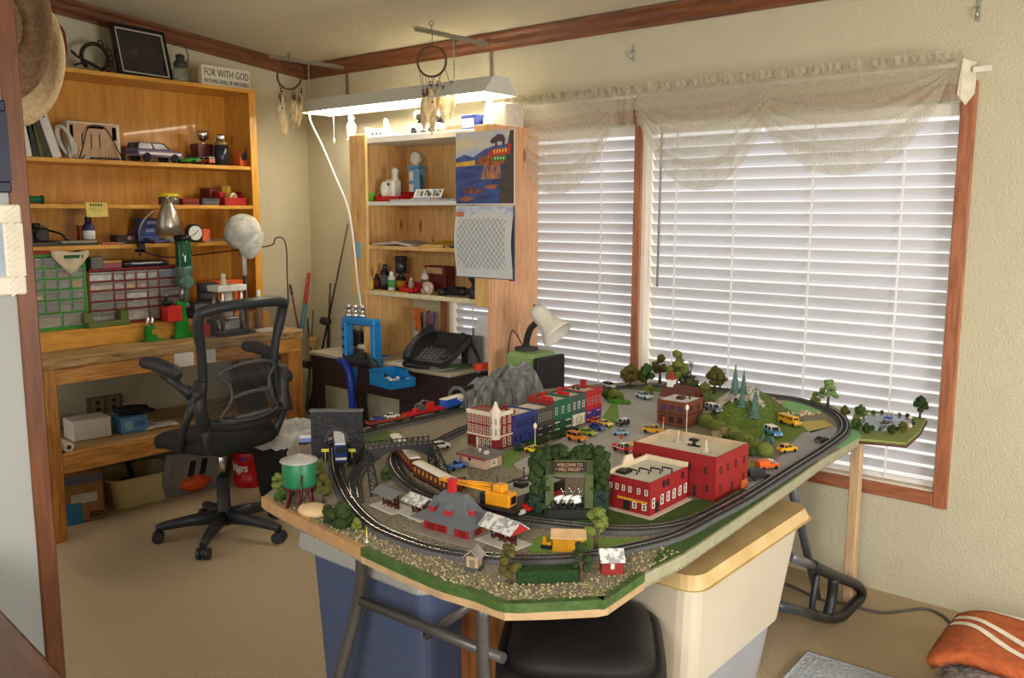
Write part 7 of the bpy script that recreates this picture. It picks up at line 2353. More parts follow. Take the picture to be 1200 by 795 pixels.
for k in range(4):
    MB().bx(-.06 + k * .034, -.038 + k * .034, -.0425, -.0398, .003, .03).build('window', (STN if k == 2 else mat((120, 22, 28), .5)), Dp)
for k in range(3):
    MB().bx(.0718, .0742, -.034 + k * .025, -.016 + k * .025, .004, .03).build('window', (STN, DBRICK, mat((150, 90, 50)))[k], Dp)
MB().bx(-.11, .13, -.08, .06, -.0008, .0012).build('platform', mat((150, 140, 128), .9, var=.08, scale=90), Dp)


def shelter(label, c, rz, L_, W_, roofm, gable=False, people=5):
    o = thing('platform_shelter', label, 'model shelter', (c.x, c.y, G + .0025), rz, 'platform shelters')
    MB().bx(-L_ / 2 - .012, L_ / 2 + .012, -W_ / 2 - .01, W_ / 2 + .01, 0, .003).build('platform', mat((206, 202, 192), .8), o)
    for k in range(3):
        MB().cyl((-L_ * .42 + L_ * .42 * k, 0, .003), (-L_ * .42 + L_ * .42 * k, 0, .042), .0022, n=8).build('post', BLACK, o)
    pk = .062 if gable else .052
    MB().slab([(-W_ * .62, .038), (0, pk), (W_ * .62, .038), (W_ * .62, .041), (0, pk + .004), (-W_ * .62, .041)], (-L_ * .56, 0, 0), (0, 1, 0), (0, 0, 1), (L_ * 1.12, 0, 0)).build('roof', roofm, o)
    if gable:
        for s in (-1, 1):
            MB().slab([(-W_ * .55, .039), (W_ * .55, .039), (0, pk - .001)], (s * L_ * .55, 0, 0), (0, 1, 0), (0, 0, 1), (.002 * s, 0, 0)).build('gable', mat((170, 36, 40)), o)
    for k in range(2):
        MB().bx(-L_ * .35 + k * L_ * .4, -L_ * .05 + k * L_ * .4, -.008, .008, .011, .014).bx(-L_ * .35 + k * L_ * .4, -L_ * .05 + k * L_ * .4, .006, .008, .014, .026).bx(-L_ * .33 + k * L_ * .4, -L_ * .31 + k * L_ * .4, -.007, .007, .003, .012).bx(-L_ * .1 + k * L_ * .4, -L_ * .08 + k * L_ * .4, -.007, .007, .003, .012).build('bench', mat((90, 40, 34)), o)
    return o


a_, b_ = at(438, 586, .04), at(482, 592, .04)
SNOW = mat((214, 214, 212), .8, c2=(150, 150, 152), scale=70, sharp=True)
shelter('grey-roofed platform shelter at the left of the depot', at(458, 596), -.12, .085, .05, mat((110, 112, 114), .8, var=.1, scale=80))
shelter('white-flecked platform shelter between the grey-roofed one and the depot', at(492, 605), -.12, .075, .05, SNOW)
shelter('red-gabled platform shelter right of the depot', at(590, 637), math.radians(-4), .10, .055, SNOW, True)

# shed, red shed, hedges, tunnel portal, bridge, tower
q = at(556, 668)
o = thing('beige_shed', 'tiny beige hut with a grey roof by the front edge, left of the hedge', 'model shed', (q.x, q.y, G + .002), rz=.35)
MB().bx(-.017, .017, -.017, .017, 0, .008).build('base', mat((70, 72, 76)), o)
MB().bx(-.014, .014, -.014, .014, .008, .034).build('walls', mat((176, 156, 130), .7), o)
MB().slab([(-.021, .03), (0, .048), (.021, .03), (.021, .033), (0, .052), (-.021, .033)], (0, -.02, 0), (1, 0, 0), (0, 0, 1), (0, .04, 0)).build('roof', mat((150, 140, 142), .7), o)
MB().bx(-.006, .006, -.0155, -.0138, .008, .026).build('door', mat((130, 112, 90)), o)
q = at(716, 671)
o = thing('red_shed', 'tiny red barn with a white-flecked roof at the front right corner', 'model shed', (q.x, q.y, G + .002), rz=.75)
MB().bx(-.024, .024, -.019, .019, 0, .034).slab([(-.019, .034), (.019, .034), (0, .05)], (.0225, 0, 0), (0, 1, 0), (0, 0, 1), (.0015, 0, 0)).slab([(-.019, .034), (.019, .034), (0, .05)], (-.024, 0, 0), (0, 1, 0), (0, 0, 1), (.0015, 0, 0)).build('walls', mat((128, 30, 30), .6), o)
MB().slab([(-.025, .03), (0, .051), (.025, .03), (.025, .0335), (0, .055), (-.025, .0335)], (-.028, 0, 0), (0, 1, 0), (0, 0, 1), (.056, 0, 0)).build('roof', SNOW, o)
MB().bx(-.004, .004, -.0205, -.0188, .014, .026).build('window', WINF, o)
MB().bx(.0242, .0256, -.006, .006, .002, .026).build('door', mat((96, 24, 24)), o)


def hedge(label, a, b, w, h, m, m2):
    c = (a + b) / 2
    o = thing('clipped_hedge', label, 'hedge', (c.x, c.y, G + .002), math.atan2((b - a).y, (b - a).x))
    l = (b - a).length
    R = random.Random(int(l * 1000))
    vs, fs = [], []
    nx, ny = 30, 8
    for fi in range(2):
        k = len(vs)
        for i in range(nx + 1):
            for j in range(ny + 1):
                j_ = R.uniform(-.0012, .0012)
                if fi == 0:
                    vs.append((-l / 2 + l * i / nx, -w / 2 + j_, h * j / ny))
                else:
                    vs.append((-l / 2 + l * i / nx, -w / 2 + w * j / ny, h + j_))
        fs += [(k + i * (ny + 1) + j, k + (i + 1) * (ny + 1) + j, k + (i + 1) * (ny + 1) + j + 1, k + i * (ny + 1) + j + 1) for i in range(nx) for j in range(ny)]
    MB().add(vs, fs).bx(-l / 2, l / 2, -w / 2 + .0015, w / 2, 0, h - .001).build('hedge_foliage', m, o)
    return o


HG = mat((36, 72, 28), .95, c2=(22, 50, 20), scale=220, bump=.6)
hedge('bright green clipped hedge at the front edge between two trees', at(606, 683), at(680, 680), .035, .03, HG, None)

STON = mat((44, 44, 48), .7, c2=(24, 24, 27), scale=70, bump=.5)
a, b = at(366, 541), at(426, 541)
c = (a + b) / 2
l = (b - a).length
o = thing('tunnel_portal', 'black stone tunnel portal straddling the track at the left end', 'tunnel portal', (c.x, c.y, G + .002), math.atan2((b - a).y, (b - a).x))
arch = [(-.033, 0)] + [(.033 * math.cos(t_), .07 + .033 * math.sin(t_)) for t_ in [PI - PI * k / 12 for k in range(13)]] + [(.033, 0)]
hp_ = .166
MB().slab([(-l / 2, 0), (-.033, 0), (-.033, .07), (-.033, hp_), (-l / 2, hp_)], (0, -.008, 0), (1, 0, 0), (0, 0, 1), (0, .016, 0)).slab([(.033, 0), (l / 2, 0), (l / 2, hp_), (.033, hp_), (.033, .07)], (0, -.008, 0), (1, 0, 0), (0, 0, 1), (0, .016, 0)).slab(arch[1:-1] + [(.033, hp_), (-.033, hp_)], (0, -.008, 0), (1, 0, 0), (0, 0, 1), (0, .016, 0)).build('portal_wall', STON, o)
MB().bx(-l / 2 - .003, l / 2 + .003, -.012, .012, hp_, hp_ + .006).build('coping', mat((84, 84, 86), .7), o)
ar = MB()
for k in range(11):
    t_ = PI * k / 10
    ar.box((.037 * math.cos(t_), -.0092, .07 + .037 * math.sin(t_)), (.010, .004, .008), rot=(0, PI / 2 - t_ + PI / 2, 0))
ar.build('voussoirs', mat((66, 66, 70), .7), o)
for s in (-.036, .05):
    MB().cyl((s, -.02, 0), (s, -.02, .036), .0012).bx(s - .012, s + .012, -.0215, -.0195, .036, .046).build('yellow_placard', mat((216, 210, 70), .5), o)

# black girder bridge on trestles
a, b = at(436, 556, .0), at(512, 556, .0)
o = thing('girder_bridge', 'black arched girder bridge on sloping trestle legs over the passenger train', 'model bridge', (-2.0, 1.80, G))
dk0, dk1 = atz(429, 524, G + .10), atz(505, 517, G + .10)
L = o.location
u = (dk1 - dk0)
u.z = 0
ln = u.length
u.normalize()
w = Vector((-u.y, u.x, 0))
z_ = Vector((0, 0, 1))
BK = mat((34, 34, 38), .5)
d0 = dk0 - L
MB().slab([(0, -.006), (ln, -.006), (ln, 0), (0, 0)], d0 - w * .025, u, z_, w * .05).build('deck', mat((96, 92, 88), .7), o)
for s in (-1, 1):
    ac = [(ln * k / 16, -.012 - .042 * (abs(2 * k / 16 - 1)) ** 2.2) for k in range(17)]
    MB().slab(ac + [(ln, .0), (0, .0)], d0 + w * (s * .025) - w * .002, u, z_, w * .004).build('arch_girder', BK, o)
    rl = MB()
    rl.tube([d0 + w * (s * .027) + z_ * .008, d0 + u * ln + w * (s * .027) + z_ * .008], .0016, 5)
    for k in range(13):
        rl.box(d0 + w * (s * .027) + u * (ln * k / 12) + z_ * .005, (.003, .003, .012))
    rl.build('railing', BK, o)
for e, base in ((0, ((412, 546), (440, 582))), (1, ((508, 552), (528, 568)))):
    for k, bp_ in enumerate(base):
        top = d0 + u * (ln * e) + w * (.022 * (1 if k == 0 else -1))
        ft = at(*bp_) - L
        tr = MB()
        for s in (-1, 1):
            tr.tube([top + u * (s * .008) + z_ * -.004, ft + u * (s * .012)], .0035, 6)
        for j in range(9):
            f = j / 9
            q0, q1 = top.lerp(ft, f), top.lerp(ft, f + .11)
            sg = 1 if j % 2 else -1
            tr.tube([q0 + u * (sg * .009), q1 - u * (sg * .009)], .0018, 5)
            tr.tube([q1 - u * .01, q1 + u * .01], .0015, 5)
        tr.build('trestle_leg', BK, o)

# green water tower
q = at(352, 594)
o = thing('water_tower', 'green water tower with a silver conical roof on a dark red trestle', 'model water tower', (q.x, q.y, G + .002))
MB().lathe([(.045, .062), (.046, .066), (.046, .128), (.045, .13)], n=28).build('tank', mat((30, 108, 70), .4), o)
MB().lathe([(.052, .13), (.05, .133), (.0, .15)], n=28).build('conical_roof', mat((176, 176, 172), .45, metal=.4), o)
MB().lathe([(.046, .056), (.047, .062), (.0, .062)], n=24).build('tank_base', mat((70, 26, 26)), o)
for k in range(6):
    t_ = PI / 3 * k + .3
    MB().tube([(.032 * math.cos(t_), .032 * math.sin(t_), .058), (.038 * math.cos(t_), .038 * math.sin(t_), 0)], .0045, 6).build('leg', mat((84, 26, 28), .6), o)
br = MB()
for k in range(6):
    t_, t2 = PI / 3 * k + .3, PI / 3 * (k + 1) + .3
    br.tube([(.036 * math.cos(t_), .036 * math.sin(t_), .008), (.033 * math.cos(t2), .033 * math.sin(t2), .05)], .0018, 5)
br.build('bracing', mat((70, 24, 26), .6), o)['kind'] = 'stuff'
MB().tube([(.04, -.02, .1), (.048, -.03, .07), (.05, -.034, .03)], .003, 6).build('spout', DARK, o)

# ------------------------------------------------------------------ scenery: trees, hill, mountain, pond
LEAF = {k: mat(c, .95, c2=c2, scale=150, bump=.7, bscale=260) for k, (c, c2) in dict(dark=((62, 84, 34), (28, 46, 18)), mid=((84, 112, 46), (46, 74, 28)), lime=((140, 152, 72), (92, 110, 44)), olive=((110, 102, 40), (66, 66, 26)), pale=((150, 176, 112), (106, 136, 76)), blue=((112, 146, 134), (74, 106, 98)), autumn=((126, 110, 44), (70, 76, 30))).items()}
BARK = mat((84, 64, 48), .9)


def tree(label, px_, py_, hpx, kind='mid', style='round', wpx=None, name='model_tree', group='model trees', dz=0.0, seed=0):
    q = at(px_, py_, dz)
    q.y = min(q.y, YB - .09)
    h = mpp(q, hpx)
    w = mpp(q, wpx or hpx * .6) / 2
    o = thing(name, label, 'tree', (q.x, q.y, q.z + .0005), 0, group)
    R = random.Random(seed or int(px_ * 7 + py_))
    f = MB()
    if style == 'cone':
        n = 10
        for i in range(7):
            z0 = h * (.08 + .13 * i)
            r = w * (1 - i / 7.2)
            pr = [(r, z0), (r * .45, z0 + h * .12), (r * .1, z0 + h * .17)]
            vs = [(rr * math.cos(2 * PI * k / n + i) * (1 + .16 * (k % 2)), rr * math.sin(2 * PI * k / n + i) * (1 + .16 * (k % 2)), zz - (.03 * h if (k % 2 and rr == r) else 0)) for rr, zz in pr for k in range(n)]
            f.add(vs, [(a * n + k, a * n + (k + 1) % n, (a + 1) * n + (k + 1) % n, (a + 1) * n + k) for a in range(2) for k in range(n)] + [tuple(range(n))[::-1], tuple(range(2 * n, 3 * n))])
        tr = .2
    else:
        m = {'round': 16, 'bush': 12, 'tall': 15, 'airy': 26}[style]
        tr = {'round': .35, 'bush': .06, 'tall': .25, 'airy': .4}[style]
        for k in range(m):
            t_ = R.random()
            z = h * (tr + (.94 - tr) * t_)
            rr = w * (.75 * math.sin(PI * min(1, .18 + .8 * t_)) if style != 'airy' else .9 * (1 - .75 * t_))
            a = R.random() * 2 * PI
            s_ = w * {'round': .42, 'bush': .5, 'tall': .42, 'airy': .27}[style] * R.uniform(.7, 1.15)
            z = max(z, s_ * .8)
            f.ball((rr * .8 * math.cos(a), rr * .8 * math.sin(a), z), s_, 2, .24, squash=(1, 1, .85), seed=k + 31 * int(px_))
    f.build('foliage', LEAF[kind], o)
    if style != 'bush':
        t = MB().rings([((0, 0, 0), .0035 * h / .06), ((.001, 0, h * tr), .0024 * h / .06), ((0, .001, h * .75), .001)], 7)
        for k in range(3):
            a = k * 2.1
            t.tube([(0, 0, h * tr * (.8 + .2 * k)), (w * .4 * math.cos(a), w * .4 * math.sin(a), h * (tr + .2 + .08 * k))], .0012, 5)
        t.build('trunk', BARK, o)
    else:
        MB().cyl((0, 0, 0), (0, 0, h * .3), .003, n=6).build('stem', BARK, o)
    return o


tree('olive green bushy tree beside the green water tower', 379, 590, 34, 'olive', 'round', 27)
tree('small yellow-green shrub at the far left tip of the board', 326, 572, 16, 'lime', 'bush', 16, name='model_shrub')
tree('grey-green shrub left of the water tower legs', 333, 588, 20, 'mid', 'bush', 24, name='model_shrub')
tree('pale tall shrub between the water tower and the track', 376, 560, 22, 'lime', 'tall', 12, name='model_shrub')
tree('dark green bush in front of the flat tan rock', 400, 618, 26, 'dark', 'bush', 32, name='model_shrub')
tree('small yellow bush beside the yellow signal by the front track', 419, 622, 14, 'lime', 'bush', 13, name='model_shrub')
tree('dark bush at the end of the flat tan rock', 386, 612, 18, 'dark', 'bush', 22, name='model_shrub')
tree('tall olive tree at the left end of the clipped front hedge', 597, 685, 52, 'olive', 'tall', 28, seed=3)
tree('tall dark tree at the right end of the clipped front hedge', 681, 684, 52, 'dark', 'tall', 26, seed=4)
tree('pale green tree on the grass before the firehouse', 698, 644, 52, 'lime', 'round', 32, seed=9)
tree('round yellow-green bush on the dark lawn left of the arch', 597, 605, 18, 'lime', 'bush', 15, name='model_shrub')
tree('tiny green weed on the gravel under the bridge', 453, 562, 12, 'mid', 'bush', 16, name='model_shrub')
for i, (x, y, h, k, w, s, lab) in enumerate(((738, 456, 28, 'autumn', 24, 'round', 'yellow-brown tree at the window edge, leftmost of the back row'), (757, 455, 26, 'mid', 22, 'round', 'dark green tree second in the back row by the window'), (773, 450, 34, 'autumn', 20, 'round', 'golden green tree behind the green one in the back row'),
                                             (792, 457, 46, 'lime', 26, 'tall', 'tall lime tree with stacked clumps behind the church'), (801, 456, 28, 'mid', 16, 'bush', 'dark bush between the church and the windmill tower'), (813, 466, 20, 'mid', 18, 'round', 'green tree in front of the windmill tower'),
                                             (837, 462, 32, 'olive', 20, 'round', 'olive tree left of the rocky hill'), (851, 455, 24, 'olive', 16, 'round', 'second olive tree just left of the conifers'), (714, 468, 12, 'mid', 18, 'bush', 'bright green shrub on the traffic island'),
                                             (722, 470, 12, 'lime', 20, 'bush', 'lime shrub at the right end of the traffic island'), (760, 462, 10, 'lime', 14, 'bush', 'lime bush beside the pale coupe'), (826, 480, 30, 'lime', 20, 'bush', 'tall lime bush between brown shop and hill'))):
    tree(lab, x, y, h, k, s, w, seed=60 + i, name='model_tree' if s != 'bush' else 'model_shrub')
tree('airy pale green tree on the pond edge in front of the blind', 970, 477, 32, 'pale', 'airy', 26, seed=5)
tree('little bush left of the airy pale tree', 955, 474, 14, 'lime', 'bush', 12, name='model_shrub')
tree('dark green tree at the far right end of the pond board', 1079, 490, 28, 'dark', 'round', 18, seed=6)
for i, (x, y) in enumerate(((886, 527), (893, 519), (880, 535), (900, 526), (876, 524), (903, 521), (895, 531), (890, 534))):
    tree('dusty green round bush in the planted bed beside the road', x, y, 9, 'blue' if i % 2 else 'mid', 'bush', 10, name='model_shrub', group='bushes in the planted bed', seed=80 + i)

# green island shaped like a boat
q = at(725, 473)
o = thing('traffic_island', 'bright green oval planted island in the street at the back', 'island', (q.x, q.y, G + .002), rz=.2)
MB().lathe([(.042, 0), (.045, .008), (.04, .014), (0, .016)], n=24, sx=1.25, sy=.55).build('island_turf', mat((92, 150, 52), .95, c2=(60, 116, 36), scale=120, bump=.5), o)

# grassy hill with a pale rock back
hc = Vector((-1.50, 3.24, G))
o = thing('model_hill', 'grassy model hill with a pale rocky back under the conifers', 'hill', hc)
R = random.Random(9)


def hz_(x, y):
    d = math.sqrt((x / .17) ** 2 + (y / .27) ** 2)
    return max(0, .115 * math.cos(min(1, d) * PI / 2) ** 1.3) + .008 * math.sin(x * 60) * math.sin(y * 45) * max(0, 1 - d)


for nm, m, cond, rough in (('grass_slope', mat((104, 122, 46), .95, c2=(62, 84, 28), scale=90, bump=.6), lambda x, y: not (-.766 * x - .642 * y > -.05 and -.642 * x + .766 * y > -.1), .002), ('rock_face', mat((206, 198, 186), .85, c2=(150, 142, 132), scale=50, bump=.9), lambda x, y: -.766 * x - .642 * y > -.05 and -.642 * x + .766 * y > -.1, .008)):
    n = 34
    vs, idx = [], {}
    fs = []
    for i in range(n + 1):
        for j in range(n + 1):
            x, y = -.17 + .34 * i / n, -.27 + .54 * j / n
            z = hz_(x, y)
            idx[(i, j)] = len(vs)
            vs.append((x, y, z + (R.uniform(-rough, rough) if z > .01 else -.0005)))
    for i in range(n):
        for j in range(n):
            x, y = -.17 + .34 * (i + .5) / n, -.27 + .54 * (j + .5) / n
            if cond(x, y) and (x / .172) ** 2 + (y / .272) ** 2 < 1:
                fs.append((idx[(i, j)], idx[(i + 1, j)], idx[(i + 1, j + 1)], idx[(i, j + 1)]))
    MB().add(vs, fs, 0, nm[0] == 'g').build(nm, m, o)
def hill_hit(x, y):
    d = ray(x, y)
    t = 2.6
    while t < 4.2:
        q = Vector((0, 0, H)) + d * t
        if q.z <= G + hz_(q.x - hc.x, q.y - hc.y):
            break
        t += .004
    return q


for i, (x, y, h, w, lab) in enumerate(((861, 462, 32, 11, 'tallest blue-green conifer at the top of the hill'), (871, 462, 26, 9, 'conifer just right of the tallest one'), (869, 477, 22, 11, 'short conifer standing on the grassy crest'), (885, 480, 26, 10, 'slim conifer at the right of the crest'), (883, 490, 28, 14, 'leaning grey-green conifer nearest the camera on the hill'))):
    q = hill_hit(x, y)
    t = tree(lab, x, y, h, 'blue', 'cone', w, group='conifers on the hill', seed=90 + i)
    t.location = q - Vector((0, 0, .004))
# long caterpillar hedge at the foot of the hill
pts = [at(x, y, .018) for x, y in ((824, 492), (840, 500), (858, 508), (876, 518), (890, 526), (900, 529))]
o = thing('long_hedge', 'long rounded olive hedge curving along the foot of the hill', 'hedge', (pts[0].x, pts[0].y, G))
hm = MB()
for i, q in enumerate(spline(pts, 8)):
    hm.ball(q - o.location, .023 + .005 * math.sin(i * .9), 2, .12, seed=i)
hm.build('hedge_foliage', LEAF['lime'], o)
for i, (x, y) in enumerate(((838, 517), (848, 513))):
    q = at(x, y)
    o = thing('model_boulder', ('left' if i == 0 else 'right') + ' tan mossy boulder below the long olive hedge', 'rock', (q.x, q.y, G + .006), group='boulders by the hedge')
    MB().ball((0, 0, .014), .026, 2, .2, squash=(1, .8, .75), seed=i).build('rock', mat((156, 138, 104), .9, c2=(96, 92, 56), scale=60), o)
q = at(368, 603)
o = thing('flat_rock', 'flat tan plaster rock by the water tower at the board edge', 'rock', (q.x, q.y, G + .002))
MB().ball((0, 0, .01), .046, 3, .04, squash=(1.1, .8, .38), seed=3).build('rock', mat((210, 182, 140), .85, var=.08), o)

# grey plaster mountain with its tunnel mouth
c = at(600, 478)
o = thing('model_mountain', 'grey craggy plaster mountain tunnel at the back left of the railway', 'mountain', (-2.40, 2.80, G))
MTN = mat((150, 154, 152), .85, c2=(84, 88, 88), scale=34, bump=1.0, bscale=60, stretch=(1, 1, .35))
vs, fs = [], []
n, m = 96, 16
R = random.Random(2)
ph = [R.uniform(0, 6) for _ in range(9)]
for j in range(m + 1):
    v = j / m
    for i in range(n):
        a = 2 * PI * i / n
        fl = 1 + .10 * math.sin(9 * a + ph[0]) + .07 * math.sin(17 * a + ph[1] + v * 2) + .05 * math.sin(31 * a + ph[2] - v * 3)
        r = (1 - v ** 5) * (1 - .25 * v)
        x = .115 * math.cos(a) * r * fl
        y = .21 * math.sin(a) * r * fl
        top = .125 * v ** .8 * (1 + .5 * max(0, y) / .1 * v + .18 * math.sin(y * 50) * v)
        vs.append((x, y, top + R.uniform(-.003, .003) * (0 < j)))
fs = [(j * n + i, j * n + (i + 1) % n, (j + 1) * n + (i + 1) % n, (j + 1) * n + i) for j in range(m) for i in range(n)]
MB().add(vs, fs).build('crag', MTN, o)
ta = Vector((-.06, -.205, 0))
arc = [(.04 * math.cos(t_), .05 + .04 * math.sin(t_)) for t_ in [PI - PI * k / 12 for k in range(13)]]
MB().slab([(-.04, 0)] + arc + [(.04, 0)], ta + Vector((0, -.004, 0)), (1, 0, 0), (0, 0, 1), (0, .1, 0)).build('tunnel_mouth', mat((14, 14, 15), .9), o)
tm = MB()
tm.tube([ta + Vector((x * 1.12, -.008, z)) for x, z in [(-.04, 0)] + arc + [(.04, 0)]], .008, 7)
tm.build('tunnel_rim', mat((96, 98, 98), .85), o)

# the pond board on its wooden post
po = [at(*p, -.004) for p in ((1004, 514), (1030, 516), (1062, 519), (1078, 505), (1086, 490), (1070, 482), (1040, 479), (1003, 480), (996, 497))]
for q in po:
    q.y = min(q.y, YB - .05)
o = thing('pond_board', 'small pond board with a reflective pond, standing on a pale wooden post', 'model pond', (po[0].x, po[0].y, G - .004))
L = o.location
MB().prism([((q - L).x, (q - L).y) for q in po], -.02, 0).build('board_top', [mat((150, 160, 96), .95, c2=(110, 126, 66), scale=120, bump=.4)], o)
MB().tube([(q - L) + Vector((0, 0, -.014)) for q in po[:5]], .006, 6).build('board_edge', mat((92, 56, 40), .6), o)
wp = [at(*p, 0) for p in ((1012, 488), (1030, 484), (1056, 486), (1070, 492), (1066, 500), (1046, 504), (1022, 503), (1006, 496))]
MB().prism([((q - L).x, min((q - L).y, YB - .07 - L.y)) for q in spline(wp, 4, closed=True)], 0, .002).build('pond_water', mat((150, 166, 176), .06, c2=(120, 138, 150), scale=20, spec=.9), o)
rb = MB()
for k, q in enumerate(spline(wp, 5, closed=True)):
    if k % 2 == 0:
        rb.ball(q - L + Vector((rnd.uniform(-.006, .006), min(.0, YB - .08 - q.y), .003)), rnd.uniform(.005, .011), 1, .25, seed=k, mi=k % 3)
rb.build('shore_shrubs', [LEAF['dark'], LEAF['mid'], mat((216, 204, 190), .9)], o)['kind'] = 'stuff'
MB().bx(-1.17 - L.x, -1.13 - L.x, 3.53 - L.y, 3.57 - L.y, -L.z, -.02, bev=.003).build('post', wood((212, 180, 140), (190, 156, 116), 'z', .6, knots=False), o)
for i, (x, y, c_, lab) in enumerate(((1041, 491, (50, 70, 160), 'tiny blue boat on the pond'), (1036, 497, (80, 50, 40), 'tiny dark rowing boat with a figure on the pond'))):
    q = at(x, y, .002)
    b_ = thing('model_boat', lab, 'model boat', (q.x, min(q.y, YB - .12), q.z), group='boats on the pond', rz=.4 * i)
    MB().slab([(-.018, .006), (-.012, 0), (.012, 0), (.02, .007)], (0, -.006, 0), (1, 0, 0), (0, 0, 1), (0, .012, 0)).build('hull', mat(c_, .5), b_)
    MB().bx(-.006, .002, -.003, .003, .006, .016, bev=.002).build('boatman' if i else 'canopy', mat((40, 40, 50) if i else (90, 110, 200)), b_)
for i, (x, y) in enumerate(((1003, 503), (1016, 507), (990, 486), (1008, 485), (1046, 509), (1058, 506))):
    tree('low shrub on the pond bank', x, y, 11, ('mid', 'dark', 'olive')[i % 3], 'bush', 12, name='model_shrub', group='shrubs on the pond bank', seed=140 + i)
for i, (x, y, lab) in enumerate(((930, 487, 'left heap of pinkish stones at the curve of the track'), (950, 486, 'right heap of pinkish stones at the curve of the track'))):
    q = at(x, y)
    o = thing('stone_heap', lab, 'stones', (q.x, q.y, G + .002), group='stone heaps')
    for k in range(9):
        MB().ball((rnd.uniform(-.035, .035), rnd.uniform(-.02, .02), .005), rnd.uniform(.005, .01), 1, .25, seed=k + i * 9).build('stone', mat((214, 186, 160), .9), o)

# hedge arch with the welcome board, and the toys standing in it
a, b = at(629, 606), at(704, 606)
c = (a + b) / 2
l = (b - a).length
o = thing('hedge_arch', 'hedge-covered arch with a welcome board, in the middle of the railway', 'arch', (c.x, c.y, G + .002), math.atan2((b - a).y, (b - a).x))
AH = .178
FRM = mat((72, 82, 48), .7, var=.1)
wi, hi = l * .24, .128
MB().bx(-wi - .022, -wi, -.012, .012, 0, AH - .02).bx(wi, wi + .022, -.012, .012, 0, AH - .02).bx(-wi - .022, wi + .022, -.012, .012, hi - .01, AH - .02).build('arch_frame', FRM, o)
MB().bx(-wi - .02, wi + .02, -.03, .03, 0, .026, bev=.003).build('plinth', mat((26, 30, 28), .6), o)
hm = MB()
R = random.Random(77)
for k in range(330):
    s = R.random()
    if s < .3:
        x, z = R.uniform(-l / 2, l / 2), AH - .012 + R.uniform(-.012, .016)
    else:
        sd = -1 if s < .65 else 1
        z = R.uniform(.012, AH - .01)
        x = sd * (wi + .016 + R.uniform(0, l / 2 - wi))
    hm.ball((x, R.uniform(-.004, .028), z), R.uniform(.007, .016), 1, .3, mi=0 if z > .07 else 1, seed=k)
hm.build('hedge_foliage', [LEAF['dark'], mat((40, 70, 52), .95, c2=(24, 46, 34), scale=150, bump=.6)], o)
MB().bx(-wi - .004, wi + .004, -.017, -.012, hi - .002, hi + .026, bev=.001).build('welcome_board', mat((38, 26, 22), .5), o)
GL = mat((190, 150, 110), .5)
text('WELCOME TO', .0115, GL, o, (0, -.0175, hi + .0185), (PI / 2, 0, 0), sx=.9, depth=.0003)
text('\u2022 HILL VALLEY \u2022', .013, GL, o, (0, -.0175, hi + .0065), (PI / 2, 0, 0), sx=.8, depth=.0003)
M_ = Matrix.Translation(o.location) @ Euler(o.rotation_euler).to_matrix().to_4x4()
for i in range(3):
    q = M_ @ Vector((-wi * .55 + i * wi * .55, 0, .026))
    t = thing('toy_motorcycle', ('left', 'middle', 'right')[i] + ' black and white toy motorcycle standing in the hedge arch', 'toy motorcycle', q, o.rotation_euler.z + .5, 'motorcycles in the arch')
    for s in (-.017, .017):
        MB().loop([(s + .011 * math.cos(k * .45), 0, .011 + .011 * math.sin(k * .45)) for k in range(14)], .003, 6).build('wheel', BLACK, t)
    MB().bx(-.012, .012, -.005, .005, .01, .024, bev=.003).tube([(-.02, 0, .024), (0, 0, .028), (.012, 0, .026)], .005, 6).build('engine', WHITE, t)
    MB().tube([(.017, 0, .011), (.008, 0, .04), (.008, -.012, .045)], .002, 5).tube([(.008, 0, .04), (.008, .012, .045)], .002, 5).build('handlebar', CHROME, t)

# windmill tower, lamp posts and signals
q = at(809, 461)
o = thing('windmill_tower', 'small stone tower with a thin windmill on top, at the back of the board', 'model tower', (q.x, q.y, G + .002))
MB().cyl((0, 0, 0), (0, 0, .07), .022, .018, n=12).build('tower_wall', mat((110, 100, 84), .8, c2=(70, 64, 56), scale=70, bump=.5), o)
MB().lathe([(.021, .07), (.021, .076), (0, .08)], n=12).build('tower_cap', DARK, o)
MB().cyl((0, 0, .075), (0, 0, .13), .0025).build('mast', DARK, o)
for k in range(8):
    t_ = PI / 4 * k
    MB().box((.011 * math.cos(t_), -.004, .13 + .011 * math.sin(t_)), (.016, .0008, .005), rot=(.4, -t_, 0)).build('vane', GREY, o)


def post(label, px_, py_, hpx, head='lamp', col=(206, 200, 180), dz=0.0, cat='lamp post', name='street_lamp'):
    q = at(px_, py_, dz)
    h = mpp(q, hpx)
    t = thing(name, label, cat, (q.x, q.y, q.z + .002), -.7, 'posts of the railway')
    MB().lathe([(.006, 0), (.005, .004), (.0018, .006), (.0016, h)], n=8).build('post', mat(col, .5), t)
    if head == 'lamp':
        MB().lathe([(.002, h), (.006, h + .004), (.0065, h + .014), (.003, h + .02), (0, h + .022)], n=10).build('lantern', mat((236, 226, 206), .3), t)
    elif head == 'sign':
        MB().bx(-.011, .011, -.0012, .0012, h - .002, h + .011, bev=.0005).build('sign_face', mat((214, 206, 60), .5), t)
    else:
        MB().bx(-.004, .004, -.003, .003, h - .016, h + .004, bev=.001).build('signal_head', RED, t)


post('tall cream lamp post between the brown shop and the warehouse', 804, 517, 36)
post('cream lamp post on the pavement before the grey shop', 627, 527, 24)
post('short yellow sign by the front track near the small yellow bush', 430, 637, 12, 'sign', cat='sign', name='track_signal')
post('red signal post in front of the brown shop', 777, 508, 18, 'sig', cat='signal', name='track_signal')
post('tiny red signal behind the red and white classic car', 728, 518, 8, 'sig', cat='signal', name='track_signal')

